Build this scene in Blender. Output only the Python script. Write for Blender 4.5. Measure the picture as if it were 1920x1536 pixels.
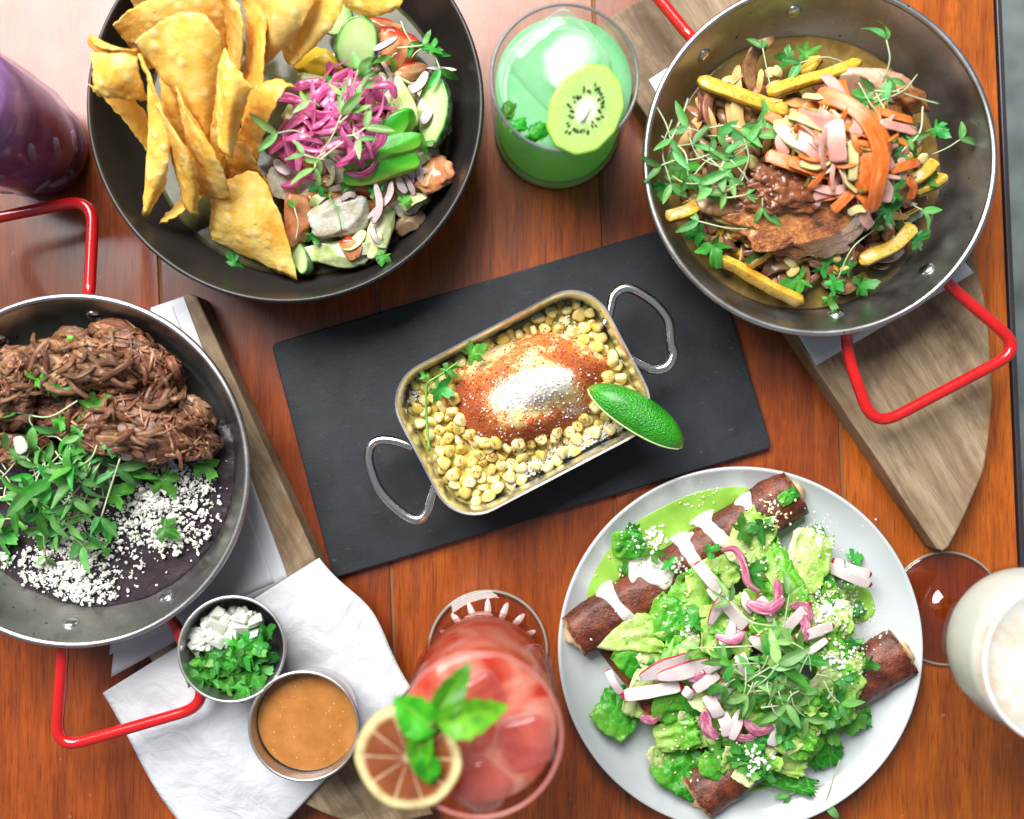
import bpy, math, random
import numpy as np
from mathutils import Vector, Matrix, Euler, noise
for _o in list(bpy.data.objects): bpy.data.objects.remove(_o)
R = math.radians; PI = math.pi
SC = bpy.context.scene
COL = SC.collection
random.seed(7)

# ---------------------------------------------------------------- camera
CAM_H = 0.75            # metres above the table top
FPX = 1838.0            # focal length in photograph pixels (1920 wide)
cd = bpy.data.cameras.new('camera'); cam = bpy.data.objects.new('camera', cd); COL.objects.link(cam)
cam.location = (0, 0, CAM_H); cam.rotation_euler = (0, 0, 0)
cd.sensor_width = 36; cd.lens = 36*FPX/1920
cd.clip_start = 0.01; cd.clip_end = 50
cd.dof.use_dof = True; cd.dof.focus_distance = 0.71; cd.dof.aperture_fstop = 2.3
SC.camera = cam

# ---------------------------------------------------------------- light
w = bpy.data.worlds.new('World'); SC.world = w; w.use_nodes = True
bg = w.node_tree.nodes['Background']; bg.inputs[0].default_value = (0.78, 0.88, 1.0, 1); bg.inputs[1].default_value = 0.26
def area(name, loc, target, sx, sy, power, col):
    l = bpy.data.lights.new(name, 'AREA'); l.shape = 'RECTANGLE'; l.size = sx; l.size_y = sy; l.energy = power; l.color = col
    o = bpy.data.objects.new(name, l); COL.objects.link(o); o.location = loc
    o.rotation_euler = (Vector(target)-Vector(loc)).to_track_quat('-Z', 'Y').to_euler()
    return o
area('window_light', (-0.70, 1.38, 1.90), (0, 0.05, 0), 1.9, 1.4, 158, (1.0, 0.985, 0.96))
vs = SC.view_settings; vs.view_transform = 'Standard'; vs.look = 'None'; vs.exposure = 0.0; vs.gamma = 1; vs.use_curve_mapping = False
cy = SC.cycles
SC.render.engine = 'CYCLES'
cy.use_denoising = True
try: cy.denoiser = 'OPENIMAGEDENOISE'
except Exception: pass
cy.max_bounces = 10; cy.transmission_bounces = 10; cy.glossy_bounces = 5; cy.diffuse_bounces = 4; cy.transparent_max_bounces = 12
cy.caustics_reflective = False; cy.caustics_refractive = False; cy.sample_clamp_indirect = 6
cy.blur_glossy = 0.5

# ---------------------------------------------------------------- helpers
def P(px, py, z=0.0):
    """photo pixel -> point at height z (camera looks straight down)"""
    d = (CAM_H - z)/FPX
    return Vector(((px-960)*d, -(py-768)*d, z))
def PX(n, z=0.0): return n*(CAM_H-z)/FPX      # a length of n photo pixels at height z

def N(v, s=1.0, seed=0.0):
    return noise.noise(Vector((v[0]*s+seed*7.13, v[1]*s-seed*3.7, v[2]*s+seed*1.9)))

def props(o, label=None, cat=None, group=None, kind=None):
    if label: o['label'] = label
    if cat: o['category'] = cat
    if group: o['group'] = group
    if kind: o['kind'] = kind
    return o

def thing(name, label, cat, loc=(0, 0, 0), group=None, rot=None):
    o = bpy.data.objects.new(name, None); COL.objects.link(o); o.location = loc; o.empty_display_size = 0.01
    if rot: o.rotation_euler = rot
    return props(o, label, cat, group)

def meshdata(name, verts, faces, mat, smooth=True, attr=None, mats=None, fmat=None):
    me = bpy.data.meshes.new(name); me.from_pydata([tuple(v) for v in verts], [], faces)
    if smooth: me.polygons.foreach_set('use_smooth', [True]*len(me.polygons))
    if mats:
        for m in mats: me.materials.append(m)
        if fmat: me.polygons.foreach_set('material_index', fmat)
    elif mat: me.materials.append(mat)
    if attr:
        for k, vals in attr.items():
            a = me.attributes.new(k, 'FLOAT', 'POINT'); a.data.foreach_set('value', [float(x) for x in vals])
    me.update()
    return me

def mk(name, verts, faces, mat, parent=None, smooth=True, attr=None, origin=None, label=None, cat=None, group=None, kind=None, sharp=None, mats=None, fmat=None):
    """verts are world coordinates; the object's origin goes to `origin` (or its parent's)"""
    base = Vector((0, 0, 0))
    if parent is not None:
        q = parent
        while q is not None: base += Vector(q.location); q = q.parent
    elif origin is not None: base = Vector(origin)
    else:
        xs = [v[0] for v in verts]; ys = [v[1] for v in verts]; zs = [v[2] for v in verts]
        base = Vector(((min(xs)+max(xs))/2, (min(ys)+max(ys))/2, min(zs)))
    me = meshdata(name, [Vector(v)-base for v in verts], faces, mat, smooth, attr, mats, fmat)
    o = bpy.data.objects.new(name, me); COL.objects.link(o)
    if parent is not None: o.parent = parent
    else: o.location = base
    if sharp is not None:
        try: me.set_sharp_from_angle(angle=R(sharp))
        except Exception: pass
    return props(o, label, cat, group, kind)

def inst(name, me, loc, rot=(0, 0, 0), sc=(1, 1, 1), parent=None, label=None, cat=None, group=None):
    o = bpy.data.objects.new(name, me); COL.objects.link(o); o.location = loc; o.rotation_euler = rot
    o.scale = sc if hasattr(sc, '__len__') else (sc, sc, sc)
    if parent is not None: o.parent = parent
    return props(o, label, cat, group)

def lathe(prof, c=(0, 0, 0), n=96, close=False, sx=1, sy=1):
    """prof: [(r, z)] -> verts, faces round the vertical axis through c; r=0 makes a pole"""
    V, F, rings = [], [], []
    for r, z in prof:
        if r <= 1e-7: rings.append([len(V)]); V.append(Vector((c[0], c[1], c[2]+z)))
        else:
            rings.append(list(range(len(V), len(V)+n)))
            for i in range(n):
                a = 2*PI*i/n; V.append(Vector((c[0]+r*math.cos(a)*sx, c[1]+r*math.sin(a)*sy, c[2]+z)))
    prs = list(zip(rings[:-1], rings[1:]))
    if close: prs.append((rings[-1], rings[0]))
    for a, b in prs:
        for i in range(n):
            j = (i+1) % n
            if len(a) == 1 and len(b) == 1: continue
            if len(a) == 1: F.append((a[0], b[j], b[i]))
            elif len(b) == 1: F.append((a[i], a[j], b[0]))
            else: F.append((a[i], a[j], b[j], b[i]))
    return V, F

def catmull(pts, n):
    """smooth curve through pts (Vectors), n samples per span"""
    pts = [Vector(p) for p in pts]
    if len(pts) == 2: return [pts[0].lerp(pts[1], i/n) for i in range(n+1)]
    e = [pts[0]*2-pts[1]]+pts+[pts[-1]*2-pts[-2]]
    out = []
    for k in range(1, len(e)-2):
        p0, p1, p2, p3 = e[k-1:k+3]
        for i in range(n):
            t = i/n
            out.append(0.5*((2*p1)+(p2-p0)*t+(2*p0-5*p1+4*p2-p3)*t*t+(3*p1-p0-3*p2+p3)*t**3))
    out.append(pts[-1]); return out

def sweep(path, sect, up=(0, 0, 1), roll=0.0, scale=None, cap=True, twist=0.0):
    """sweep a closed 2-D section [(side, up)] along path; scale(t)->(sw, su)"""
    V, F, T = [], [], []
    m = len(sect); n = len(path); up = Vector(up); prev = None
    for i, p in enumerate(path):
        d = (path[min(i+1, n-1)]-path[max(i-1, 0)])
        d = d.normalized() if d.length > 1e-9 else Vector((1, 0, 0))
        s = d.cross(up)
        if s.length < 0.15: s = prev if prev is not None else d.cross(Vector((0.3, 1, 0)))
        s = (s-d*s.dot(d)).normalized(); prev = s
        u = s.cross(d).normalized()
        a = roll+twist*i/max(1, n-1); ca, sa = math.cos(a), math.sin(a)
        s2 = s*ca+u*sa; u2 = u*ca-s*sa
        t = i/max(1, n-1); sw, su = scale(t) if scale else (1, 1)
        for (x, y) in sect:
            V.append(p+s2*(x*sw)+u2*(y*su)); T.append(t)
    for i in range(n-1):
        for k in range(m):
            l = (k+1) % m
            F.append((i*m+k, i*m+l, (i+1)*m+l, (i+1)*m+k))
    if cap:
        F.append(tuple(range(m))[::-1]); F.append(tuple(range((n-1)*m, n*m)))
    return V, F, T

def circ(r, n=8): return [(r*math.cos(2*PI*k/n), r*math.sin(2*PI*k/n)) for k in range(n)]
def rrect(w, h, r=None, k=2):
    """rounded rectangle section, full width w and height h"""
    r = min(w, h)*0.3 if r is None else r; out = []
    for cx, cyy, a0 in ((w/2-r, h/2-r, 0), (-w/2+r, h/2-r, 90), (-w/2+r, -h/2+r, 180), (w/2-r, -h/2+r, 270)):
        for i in range(k+1):
            a = R(a0+90*i/k); out.append((cx+r*math.cos(a), cyy+r*math.sin(a)))
    return out

_ico = {}
def ico(sub):
    if sub not in _ico:
        import bmesh
        bm = bmesh.new(); bmesh.ops.create_icosphere(bm, subdivisions=sub, radius=1)
        _ico[sub] = ([v.co.copy() for v in bm.verts], [tuple(v.index for v in f.verts) for f in bm.faces]); bm.free()
    return _ico[sub]

def blob(c, rx, ry, rz, sub=2, amp=0.15, fr=1.5, seed=0, rot=None, amp2=0.0, fr2=5):
    vs_, fs = ico(sub); M = (Euler(rot).to_matrix() if rot else Matrix.Identity(3)); c = Vector(c); V = []
    for v in vs_:
        k = 1+amp*N(v, fr, seed)+(amp2*N(v, fr2, seed+3) if amp2 else 0)
        V.append(c+M @ Vector((v.x*rx*k, v.y*ry*k, v.z*rz*k)))
    return V, list(fs)

def join(parts):
    V, F = [], []
    for v, f in parts:
        b = len(V); V += v; F += [tuple(i+b for i in q) for q in f]
    return V, F

def poly_prism(pts, z0, z1, bevel=0.0015):
    """flat plate from an outline (Vectors, x/y used), with a small bevelled top edge"""
    n = len(pts); c = sum((Vector((p[0], p[1], 0)) for p in pts), Vector())/n
    def ring(inset, z):
        out = []
        for i in range(n):
            a = Vector(pts[i-1][:2]); b = Vector(pts[i][:2]); d = Vector(pts[(i+1) % n][:2])
            n1 = (b-a); n2 = (d-b)
            n1 = Vector((n1.y, -n1.x)).normalized(); n2 = Vector((n2.y, -n2.x)).normalized()
            nn = n1+n2
            nn = nn.normalized() if nn.length > 1e-6 else n1
            out.append(Vector((b.x-nn.x*inset*sgn, b.y-nn.y*inset*sgn, z)))
        return out
    ar = sum(pts[i-1][0]*pts[i][1]-pts[i][0]*pts[i-1][1] for i in range(n))
    sgn = 1 if ar > 0 else -1
    rings = [ring(0, z0), ring(0, z1-bevel), ring(bevel*0.3, z1-bevel*0.3), ring(bevel, z1)]
    V = [v for r_ in rings for v in r_]; F = []
    for k in range(3):
        for i in range(n):
            j = (i+1) % n; q = (k*n+i, k*n+j, (k+1)*n+j, (k+1)*n+i)
            F.append(q if sgn > 0 else q[::-1])
    top = tuple(range(3*n, 4*n)); bot = tuple(range(n))
    F.append(top if sgn > 0 else top[::-1]); F.append(bot[::-1] if sgn > 0 else bot)
    return V, F

def curve_pts(pts, n=8, closed=False):
    if closed:
        k = len(pts); e = [pts[-1]]+list(pts)+[pts[0], pts[1]]; out = []
        for a in range(1, k+1):
            out += catmull([e[a-1], e[a], e[a+1], e[a+2]], n)[n:2*n]
        return out
    return catmull(pts, n)

# ---------------------------------------------------------------- materials
class Nd:
    def __init__(s, name):
        s.m = bpy.data.materials.new(name); s.m.use_nodes = True; s.t = s.m.node_tree
        s.b = s.t.nodes['Principled BSDF']; s.out = s.t.nodes['Material Output']
    def n(s, typ, **kw):
        x = s.t.nodes.new(typ)
        for k, v in kw.items():
            if k.startswith('i_'): x.inputs[k[2:].replace('_', ' ')].default_value = v
            elif k.startswith('n_'): x.inputs[int(k[2:])].default_value = v
            else: setattr(x, k, v)
        return x
    def l(s, a, b): s.t.links.new(a, b); return b
    def coord(s, rnd=True, which='Object'):
        tc = s.n('ShaderNodeTexCoord')
        if not rnd: return tc.outputs[which]
        oi = s.n('ShaderNodeObjectInfo'); mu = s.n('ShaderNodeMath', operation='MULTIPLY'); mu.inputs[1].default_value = 3.1
        s.l(oi.outputs['Random'], mu.inputs[0]); ad = s.n('ShaderNodeVectorMath', operation='ADD')
        s.l(tc.outputs[which], ad.inputs[0]); s.l(mu.outputs[0], ad.inputs[1]); return ad.outputs[0]
    def noise(s, vec, scale, detail=4, rough=0.55, dist=0.0):
        x = s.n('ShaderNodeTexNoise', i_Scale=scale, i_Detail=detail, i_Roughness=rough, i_Distortion=dist); s.l(vec, x.inputs['Vector']); return x.outputs[0]
    def voro(s, vec, scale, feature='F1', rnd=1.0):
        x = s.n('ShaderNodeTexVoronoi', feature=feature, i_Scale=scale, i_Randomness=rnd); s.l(vec, x.inputs['Vector']); return x.outputs['Distance']
    def ramp(s, f, stops, interp='LINEAR'):
        x = s.n('ShaderNodeValToRGB'); r = x.color_ramp; r.interpolation = interp
        while len(r.elements) < len(stops): r.elements.new(0.5)
        for e, (p, c) in zip(r.elements, stops):
            e.position = p; e.color = (c[0], c[1], c[2], 1) if hasattr(c, '__len__') else (c, c, c, 1)
        s.l(f, x.inputs[0]); return x.outputs[0]
    def mix(s, f, a, b, blend='MIX'):
        x = s.n('ShaderNodeMix', data_type='RGBA', blend_type=blend)
        for v, k in ((f, 0), (a, 6), (b, 7)):
            if isinstance(v, (int, float)): x.inputs[k].default_value = v if k == 0 else (v, v, v, 1)
            elif hasattr(v, '__len__'): x.inputs[k].default_value = (v[0], v[1], v[2], 1)
            else: s.l(v, x.inputs[k])
        return x.outputs[2]
    def math(s, op, a, b=None, clamp=False):
        x = s.n('ShaderNodeMath', operation=op, use_clamp=clamp)
        for v, k in ((a, 0), (b, 1)):
            if v is None: continue
            if isinstance(v, (int, float)): x.inputs[k].default_value = v
            else: s.l(v, x.inputs[k])
        return x.outputs[0]
    def attr(s, name): return s.n('ShaderNodeAttribute', attribute_name=name).outputs['Fac']
    def rand(s): return s.n('ShaderNodeObjectInfo').outputs['Random']
    def scale(s, vec, sc):
        x = s.n('ShaderNodeMapping'); x.inputs['Scale'].default_value = sc; s.l(vec, x.inputs[0]); return x.outputs[0]
    def bump(s, h, strength=0.3, dist=0.001, chain=None):
        x = s.n('ShaderNodeBump', i_Strength=strength, i_Distance=dist); s.l(h, x.inputs['Height'])
        if chain is not None: s.l(chain, x.inputs['Normal'])
        s.l(x.outputs[0], s.b.inputs['Normal']); return x.outputs[0]
    def set(s, **kw):
        names = dict(color='Base Color', rough='Roughness', metal='Metallic', ior='IOR', spec='Specular IOR Level', trans='Transmission Weight',
                     sss='Subsurface Weight', sssr='Subsurface Radius', ssss='Subsurface Scale', coat='Coat Weight', coatr='Coat Roughness', alpha='Alpha', aniso='Anisotropic', sheen='Sheen Weight')
        for k, v in kw.items():
            i = s.b.inputs[names[k]]
            if isinstance(v, (int, float)): i.default_value = v
            elif isinstance(v, tuple): i.default_value = (v[0], v[1], v[2], 1) if k == 'color' else v
            else: s.l(v, i)
        return s

def food(name, c1, c2, scale=120, rough=0.45, bump=0.3, bscale=350, sss=0.0, spec=0.35, var=0.25, lo=0.35, hi=0.65, c3=None, coat=0.0, bdist=0.0006, sssr=(1.0, 0.5, 0.3)):
    """mottled organic material: noise between two colours, brightness varied per object"""
    s = Nd(name); v = s.coord()
    st = [(lo, c1), (hi, c2)] if c3 is None else [(lo, c1), ((lo+hi)/2, c2), (hi, c3)]
    col = s.ramp(s.noise(v, scale, 5), st)
    hs = s.n('ShaderNodeHueSaturation'); s.l(col, hs.inputs['Color'])
    s.l(s.math('ADD', s.math('MULTIPLY', s.rand(), 2*var), 1-var), hs.inputs['Value'])
    s.set(color=hs.outputs[0], rough=rough, spec=spec, coat=coat)
    if coat: s.set(coatr=0.12)
    if sss: s.set(sss=sss, sssr=sssr, ssss=0.003)
    if bump: s.bump(s.noise(v, bscale, 4), bump, bdist)
    return s.m
# ================================================================ hard materials
def wood_mat(name, c_lo, c_hi, stretch=(26, 2.2, 26), rough=0.38, coat=0.8, fine=1.0, blot=0.45, bump=0.10):
    s = Nd(name); v = s.coord(True)
    g = s.noise(s.scale(v, stretch), 4.0, 7, 0.62, 0.5)
    f = s.noise(s.scale(v, (stretch[0]*14, stretch[1]*5, stretch[2]*14)), 4.0, 3, 0.6)
    col = s.ramp(g, [(0.28, c_lo), (0.72, c_hi)])
    col = s.mix(s.ramp(f, [(0.33, 0.7*fine), (0.5, 0.0)]), col, tuple(x*0.22 for x in c_lo))
    b = s.noise(v, 9.0, 5, 0.6)
    col = s.mix(s.ramp(b, [(0.4, blot), (0.62, 0.0)]), col, tuple(x*0.5 for x in c_lo))
    sc = s.noise(v, 160.0, 2, 0.5)                       # small nicks and pale flecks
    col = s.mix(s.ramp(sc, [(0.74, 0.0), (0.79, 0.3)]), col, (0.5, 0.33, 0.22))
    s.set(color=col, spec=0.25, coat=coat, coatr=0.20)
    s.l(s.ramp(s.noise(v, 35.0, 5, 0.65), [(0.3, rough-0.05), (0.7, rough+0.16)]), s.b.inputs['Roughness'])
    h = s.math('ADD', s.math('MULTIPLY', f, 0.6), s.math('MULTIPLY', s.noise(v, 60, 4), 0.5))
    s.bump(h, bump, 0.0008)
    return s.m
M_PLANK = [wood_mat('varnished_wood_%s' % k, a, b) for k, a, b in (
    ('red', (0.15, 0.024, 0.004), (0.36, 0.066, 0.008)), ('russet', (0.22, 0.038, 0.004), (0.50, 0.105, 0.009)),
    ('brown', (0.20, 0.034, 0.004), (0.44, 0.088, 0.009)), ('amber', (0.28, 0.054, 0.004), (0.58, 0.142, 0.010)))]
def board_mat():
    s = Nd('weathered_board'); v0 = s.coord(False); mp = s.n('ShaderNodeMapping'); mp.inputs['Rotation'].default_value = (0, 0, R(-32)); s.l(v0, mp.inputs[0]); v = mp.outputs[0]
    g = s.noise(s.scale(v, (34, 3.5, 20)), 3.0, 9, 0.70, 0.5)
    col = s.ramp(g, [(0.3, (0.15, 0.095, 0.052)), (0.5, (0.29, 0.205, 0.122)), (0.72, (0.42, 0.325, 0.215))])
    fi = s.noise(s.scale(v, (420, 16, 200)), 3.0, 3, 0.6); col = s.mix(s.ramp(fi, [(0.36, 0.35), (0.5, 0.0)]), col, (0.09, 0.055, 0.03))
    st = s.noise(v, 13, 6, 0.65, 0.5)
    col = s.mix(s.ramp(st, [(0.49, 0.0), (0.64, 0.75)]), col, (0.10, 0.055, 0.028))
    st2 = s.noise(v, 22, 4, 0.5, 0.4)
    col = s.mix(s.ramp(st2, [(0.63, 0.0), (0.72, 0.5)]), col, (0.20, 0.095, 0.02))
    scr = s.noise(s.scale(v, (240, 9, 60)), 3.0, 2, 0.5, 0.3)      # pale knife scratches
    col = s.mix(s.ramp(scr, [(0.70, 0.0), (0.76, 0.22)]), col, (0.5, 0.41, 0.30))
    s.set(color=col, rough=0.6, spec=0.35)
    s.bump(s.math('ADD', g, s.math('MULTIPLY', scr, -0.5)), 0.35, 0.0012)
    return s.m
M_BOARD = board_mat()
def slate_mat():
    s = Nd('black_slate'); v = s.coord(False)
    col = s.ramp(s.noise(v, 30, 6, 0.65), [(0.3, (0.016, 0.018, 0.022)), (0.7, (0.030, 0.033, 0.039))])
    ds = s.noise(v, 520, 2, 0.5); col = s.mix(s.ramp(ds, [(0.75, 0.0), (0.79, 0.18)]), col, (0.2, 0.2, 0.2))
    sm = s.noise(s.scale(v, (30, 60, 30)), 6, 3, 0.6)
    col = s.mix(s.ramp(sm, [(0.66, 0.0), (0.74, 0.25)]), col, (0.16, 0.16, 0.17))
    s.set(color=col, spec=0.25); s.l(s.ramp(s.noise(v, 45, 5), [(0.3, 0.42), (0.7, 0.60)]), s.b.inputs['Roughness'])
    s.bump(s.noise(v, 420, 5, 0.6), 0.25, 0.0006); return s.m
M_SLATE = slate_mat()
def steel_mat(name, col, rough, worn=0.0, scale=(3, 60, 60), bump=0.05):
    s = Nd(name); v = s.coord(False)
    br = s.noise(s.scale(v, scale), 18, 4, 0.6)
    c = s.ramp(br, [(0.3, tuple(x*0.82 for x in col)), (0.7, col)])
    if worn:
        c = s.mix(s.ramp(s.noise(v, 18, 6, 0.65, 0.6), [(0.42, 0.0), (0.70, worn)]), c, (0.12, 0.075, 0.04))
        c = s.mix(s.ramp(s.noise(v, 260, 2, 0.5), [(0.70, 0.0), (0.75, 0.8)]), c, (0.03, 0.022, 0.018))
    s.set(color=c, metal=1.0)
    s.l(s.ramp(s.noise(v, 40, 5), [(0.3, rough*0.8), (0.7, rough*1.25)]), s.b.inputs['Roughness'])
    s.bump(br, bump, 0.0004); return s.m
M_PAN = steel_mat('worn_carbon_steel', (0.58, 0.57, 0.565), 0.36, 0.38)
M_RIVET = steel_mat('polished_rivet', (0.72, 0.72, 0.72), 0.22)
M_CHROME = steel_mat('polished_steel', (0.84, 0.83, 0.81), 0.16, bump=0.01)
M_DISH = steel_mat('brushed_dish_steel', (0.86, 0.85, 0.83), 0.30, bump=0.03)
M_CUP = steel_mat('stainless_cup', (0.74, 0.735, 0.73), 0.42, bump=0.02)
def enamel(name, col, rough=0.18, coat=0.6):
    s = Nd(name); v = s.coord(False)
    c = s.mix(s.ramp(s.noise(v, 90, 3), [(0.45, 0.0), (0.75, 0.25)]), col, tuple(x*0.6 for x in col))
    s.set(color=c, rough=rough, spec=0.5, coat=coat, coatr=0.08); s.bump(s.noise(v, 150, 3), 0.04, 0.0006); return s.m
M_RED = enamel('red_enamel', (0.56, 0.010, 0.010))
def bowl_mat():
    s = Nd('black_stoneware'); v = s.coord(False)
    c = s.ramp(s.noise(v, 25, 5), [(0.3, (0.014, 0.0115, 0.011)), (0.7, (0.022, 0.019, 0.018))])
    c = s.mix(s.ramp(s.noise(v, 700, 2, 0.5), [(0.72, 0.0), (0.76, 0.5)]), c, (0.2, 0.18, 0.16))
    s.set(color=c, spec=0.5); s.l(s.ramp(s.noise(v, 30, 4), [(0.3, 0.30), (0.7, 0.42)]), s.b.inputs['Roughness']); s.bump(s.noise(v, 300, 3), 0.05, 0.0005); return s.m
M_BOWL = bowl_mat()
def plate_mat():
    s = Nd('white_glazed_ceramic'); v = s.coord(False)
    c = s.ramp(s.noise(v, 12, 5), [(0.3, (0.50, 0.54, 0.55)), (0.7, (0.58, 0.615, 0.63))])
    cr = s.voro(v, 55, 'DISTANCE_TO_EDGE'); sc = s.noise(s.scale(v, (14, 90, 30)), 9, 2, 0.5, 1.0)
    c = s.mix(s.ramp(sc, [(0.68, 0.0), (0.72, 0.25)]), c, (0.42, 0.44, 0.46))
    s.set(color=c, rough=0.12, spec=0.5, coat=0.3, coatr=0.05); return s.m
M_PLATE = plate_mat()
def paper_mat(name, col, trans, bump, bs):
    s = Nd(name); v = s.coord(False)
    c = s.ramp(s.noise(v, 22, 5, 0.6), [(0.3, tuple(x*0.93 for x in col)), (0.7, col)])
    s.set(color=c, rough=0.65, spec=0.25, sheen=0.0)
    a = s.noise(v, 26, 3, 0.5, 1.4); b = s.noise(v, bs, 4)
    s.bump(s.math('ADD', s.math('MULTIPLY', a, 1.3), s.math('ADD', s.math('MULTIPLY', b, 0.12), s.math('MULTIPLY', s.voro(v, 13, 'DISTANCE_TO_EDGE'), 1.6))), bump, 0.004)
    return s.m
M_PAPER = paper_mat('wax_paper', (0.62, 0.635, 0.67), 0, 0.5, 500)
M_NAPKIN = paper_mat('paper_napkin', (0.60, 0.62, 0.66), 0, 0.15, 900)
def glass_mat(name, tint=(0.97, 0.98, 0.98), edge=(0.88, 0.90, 0.90), refl=1.0, frost=0.0):
    """thin clear glass: see-through with a Fresnel reflection, a little darker where seen edge-on"""
    s = Nd(name); s.t.nodes.remove(s.b)
    lw = s.n('ShaderNodeLayerWeight', i_Blend=0.35); tr = s.n('ShaderNodeBsdfTransparent'); gl = s.n('ShaderNodeBsdfGlossy', i_Roughness=0.03)
    lw.inputs['Blend'].default_value = 0.5
    s.l(s.mix(s.math('POWER', lw.outputs['Facing'], 3.0), tint, edge), tr.inputs['Color'])
    mx = s.n('ShaderNodeMixShader')
    s.l(s.math('ADD', s.math('MULTIPLY', s.math('POWER', lw.outputs['Facing'], 5.0), 0.20*refl), 0.035*refl), mx.inputs[0]); s.l(tr.outputs[0], mx.inputs[1]); s.l(gl.outputs[0], mx.inputs[2])
    nz = s.noise(s.coord(False), 45, 2); bp = s.n('ShaderNodeBump', i_Strength=0.12, i_Distance=0.002); s.l(nz, bp.inputs['Height'])
    s.l(bp.outputs[0], gl.inputs['Normal'])
    if frost:
        df = s.n('ShaderNodeBsdfDiffuse'); df.inputs[0].default_value = (.85, .92, .88, 1); m2 = s.n('ShaderNodeMixShader')
        s.l(s.math('ADD', s.math('MULTIPLY', s.math('POWER', lw.outputs['Facing'], 1.5), frost), frost*.12, True), m2.inputs[0]); s.l(mx.outputs[0], m2.inputs[1]); s.l(df.outputs[0], m2.inputs[2]); mx = m2
    s.l(mx.outputs[0], s.out.inputs[0]); return s.m
M_GLASS = glass_mat('clear_glass')

# ================================================================ the setting: floor far below, table top of planks
def concrete_mat():
    s = Nd('painted_concrete'); v = s.coord(False)
    s.set(color=s.ramp(s.noise(v, 14, 6, 0.65), [(0.35, (0.10, 0.13, 0.13)), (0.6, (0.22, 0.26, 0.26))]), rough=0.7)
    s.bump(s.noise(v, 60, 5), 0.3, 0.004); return s.m
V, F = poly_prism([Vector((-1.6, -1.6)), Vector((1.6, -1.6)), Vector((1.6, 1.6)), Vector((-1.6, 1.6))], -0.80, -0.75, 0.002)
mk('floor', V, F, concrete_mat(), smooth=False, origin=(0, 0, -0.75), label='grey concrete floor below the table edge', kind='structure')

TILT = 0.043
def plank_x(px768, y):          # plank edge that crosses photo row 768 at column px768, at world y
    return (px768-960)*CAM_H/FPX - TILT*y
table = thing('table', 'varnished red brown plank table top', None); table['kind'] = 'structure'
edges = [-540, -115, 310, 720, 1145, 1574, 1899]
GAP = 0.0011
for i in range(6):
    a, b = edges[i], edges[i+1]
    y0, y1 = -0.62, 0.62
    pts = [Vector((plank_x(a, y0)+GAP, y0)), Vector((plank_x(b, y0)-GAP, y0)), Vector((plank_x(b, y1)-GAP, y1)), Vector((plank_x(a, y1)+GAP, y1))]
    V, F = poly_prism(pts, -0.03, 0.0, 0.0009)
    mk('plank', V, F, M_PLANK[[0, 2, 0, 1, 2, 3][i]], parent=table, smooth=False)
s = Nd('groove_filler'); s.set(color=(0.19, 0.085, 0.028), rough=0.7); M_FILL = s.m
for i in range(1, 6):
    y0, y1 = -0.62, 0.62; a = edges[i]
    V, F = poly_prism([Vector((plank_x(a, y0)-GAP*1.4, y0)), Vector((plank_x(a, y0)+GAP*1.4, y0)), Vector((plank_x(a, y1)+GAP*1.4, y1)), Vector((plank_x(a, y1)-GAP*1.4, y1))], -0.028, -0.0014, 0.0003)
    mk('groove_filler', V, F, M_FILL, parent=table, smooth=False)
s = Nd('dark_edge_metal'); s.set(color=(0.035, 0.028, 0.032), rough=0.35, spec=0.5); M_EDGE = s.m
a, b = 1901, 1911
V, F = poly_prism([Vector((plank_x(a, -0.62), -0.62)), Vector((plank_x(b, -0.62), -0.62)), Vector((plank_x(b, 0.62), 0.62)), Vector((plank_x(a, 0.62), 0.62))], -0.04, 0.0005, 0.001)
mk('edge_band', V, F, M_EDGE, parent=table, smooth=False)

# ================================================================ wooden boards, slate, papers
BZ = 0.025
def board(name, outline, label):
    pts = [P(x, y, BZ) for x, y in outline]
    V, F = poly_prism(pts, 0.0008, BZ, 0.0016)
    return mk(name, V, F, M_BOARD, smooth=False, label=label, cat='serving board', origin=(sum(p.x for p in pts)/len(pts), sum(p.y for p in pts)/len(pts), 0))
arc = curve_pts([Vector((x, y, 0)) for x, y in [(1107, 62), (1137, 37), (1197, 0), (1330, -58), (1480, -62), (1640, 30), (1760, 230), (1827, 480), (1849, 578), (1861, 706), (1859, 782), (1846, 876), (1827, 925), (1804, 978), (1779, 1026)]], 4)
out_r = [(v.x, v.y) for v in arc]+[(1768, 1034), (1757, 1030)]
b_r = board('serving_board', out_r, 'weathered half-moon wooden board under the pan of chicken and carrot slaw')
arc = curve_pts([Vector((x, y, 0)) for x, y in [(812, 1528), (700, 1548), (578, 1512), (400, 1395), (250, 1180), (190, 960), (190, 760), (240, 630), (345, 552)]], 5)
out_l = [(v.x, v.y) for v in arc]+[(352, 549), (369, 556)]
b_l = board('serving_board', out_l, 'weathered half-moon wooden board under the pan of shredded meat')

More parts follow.
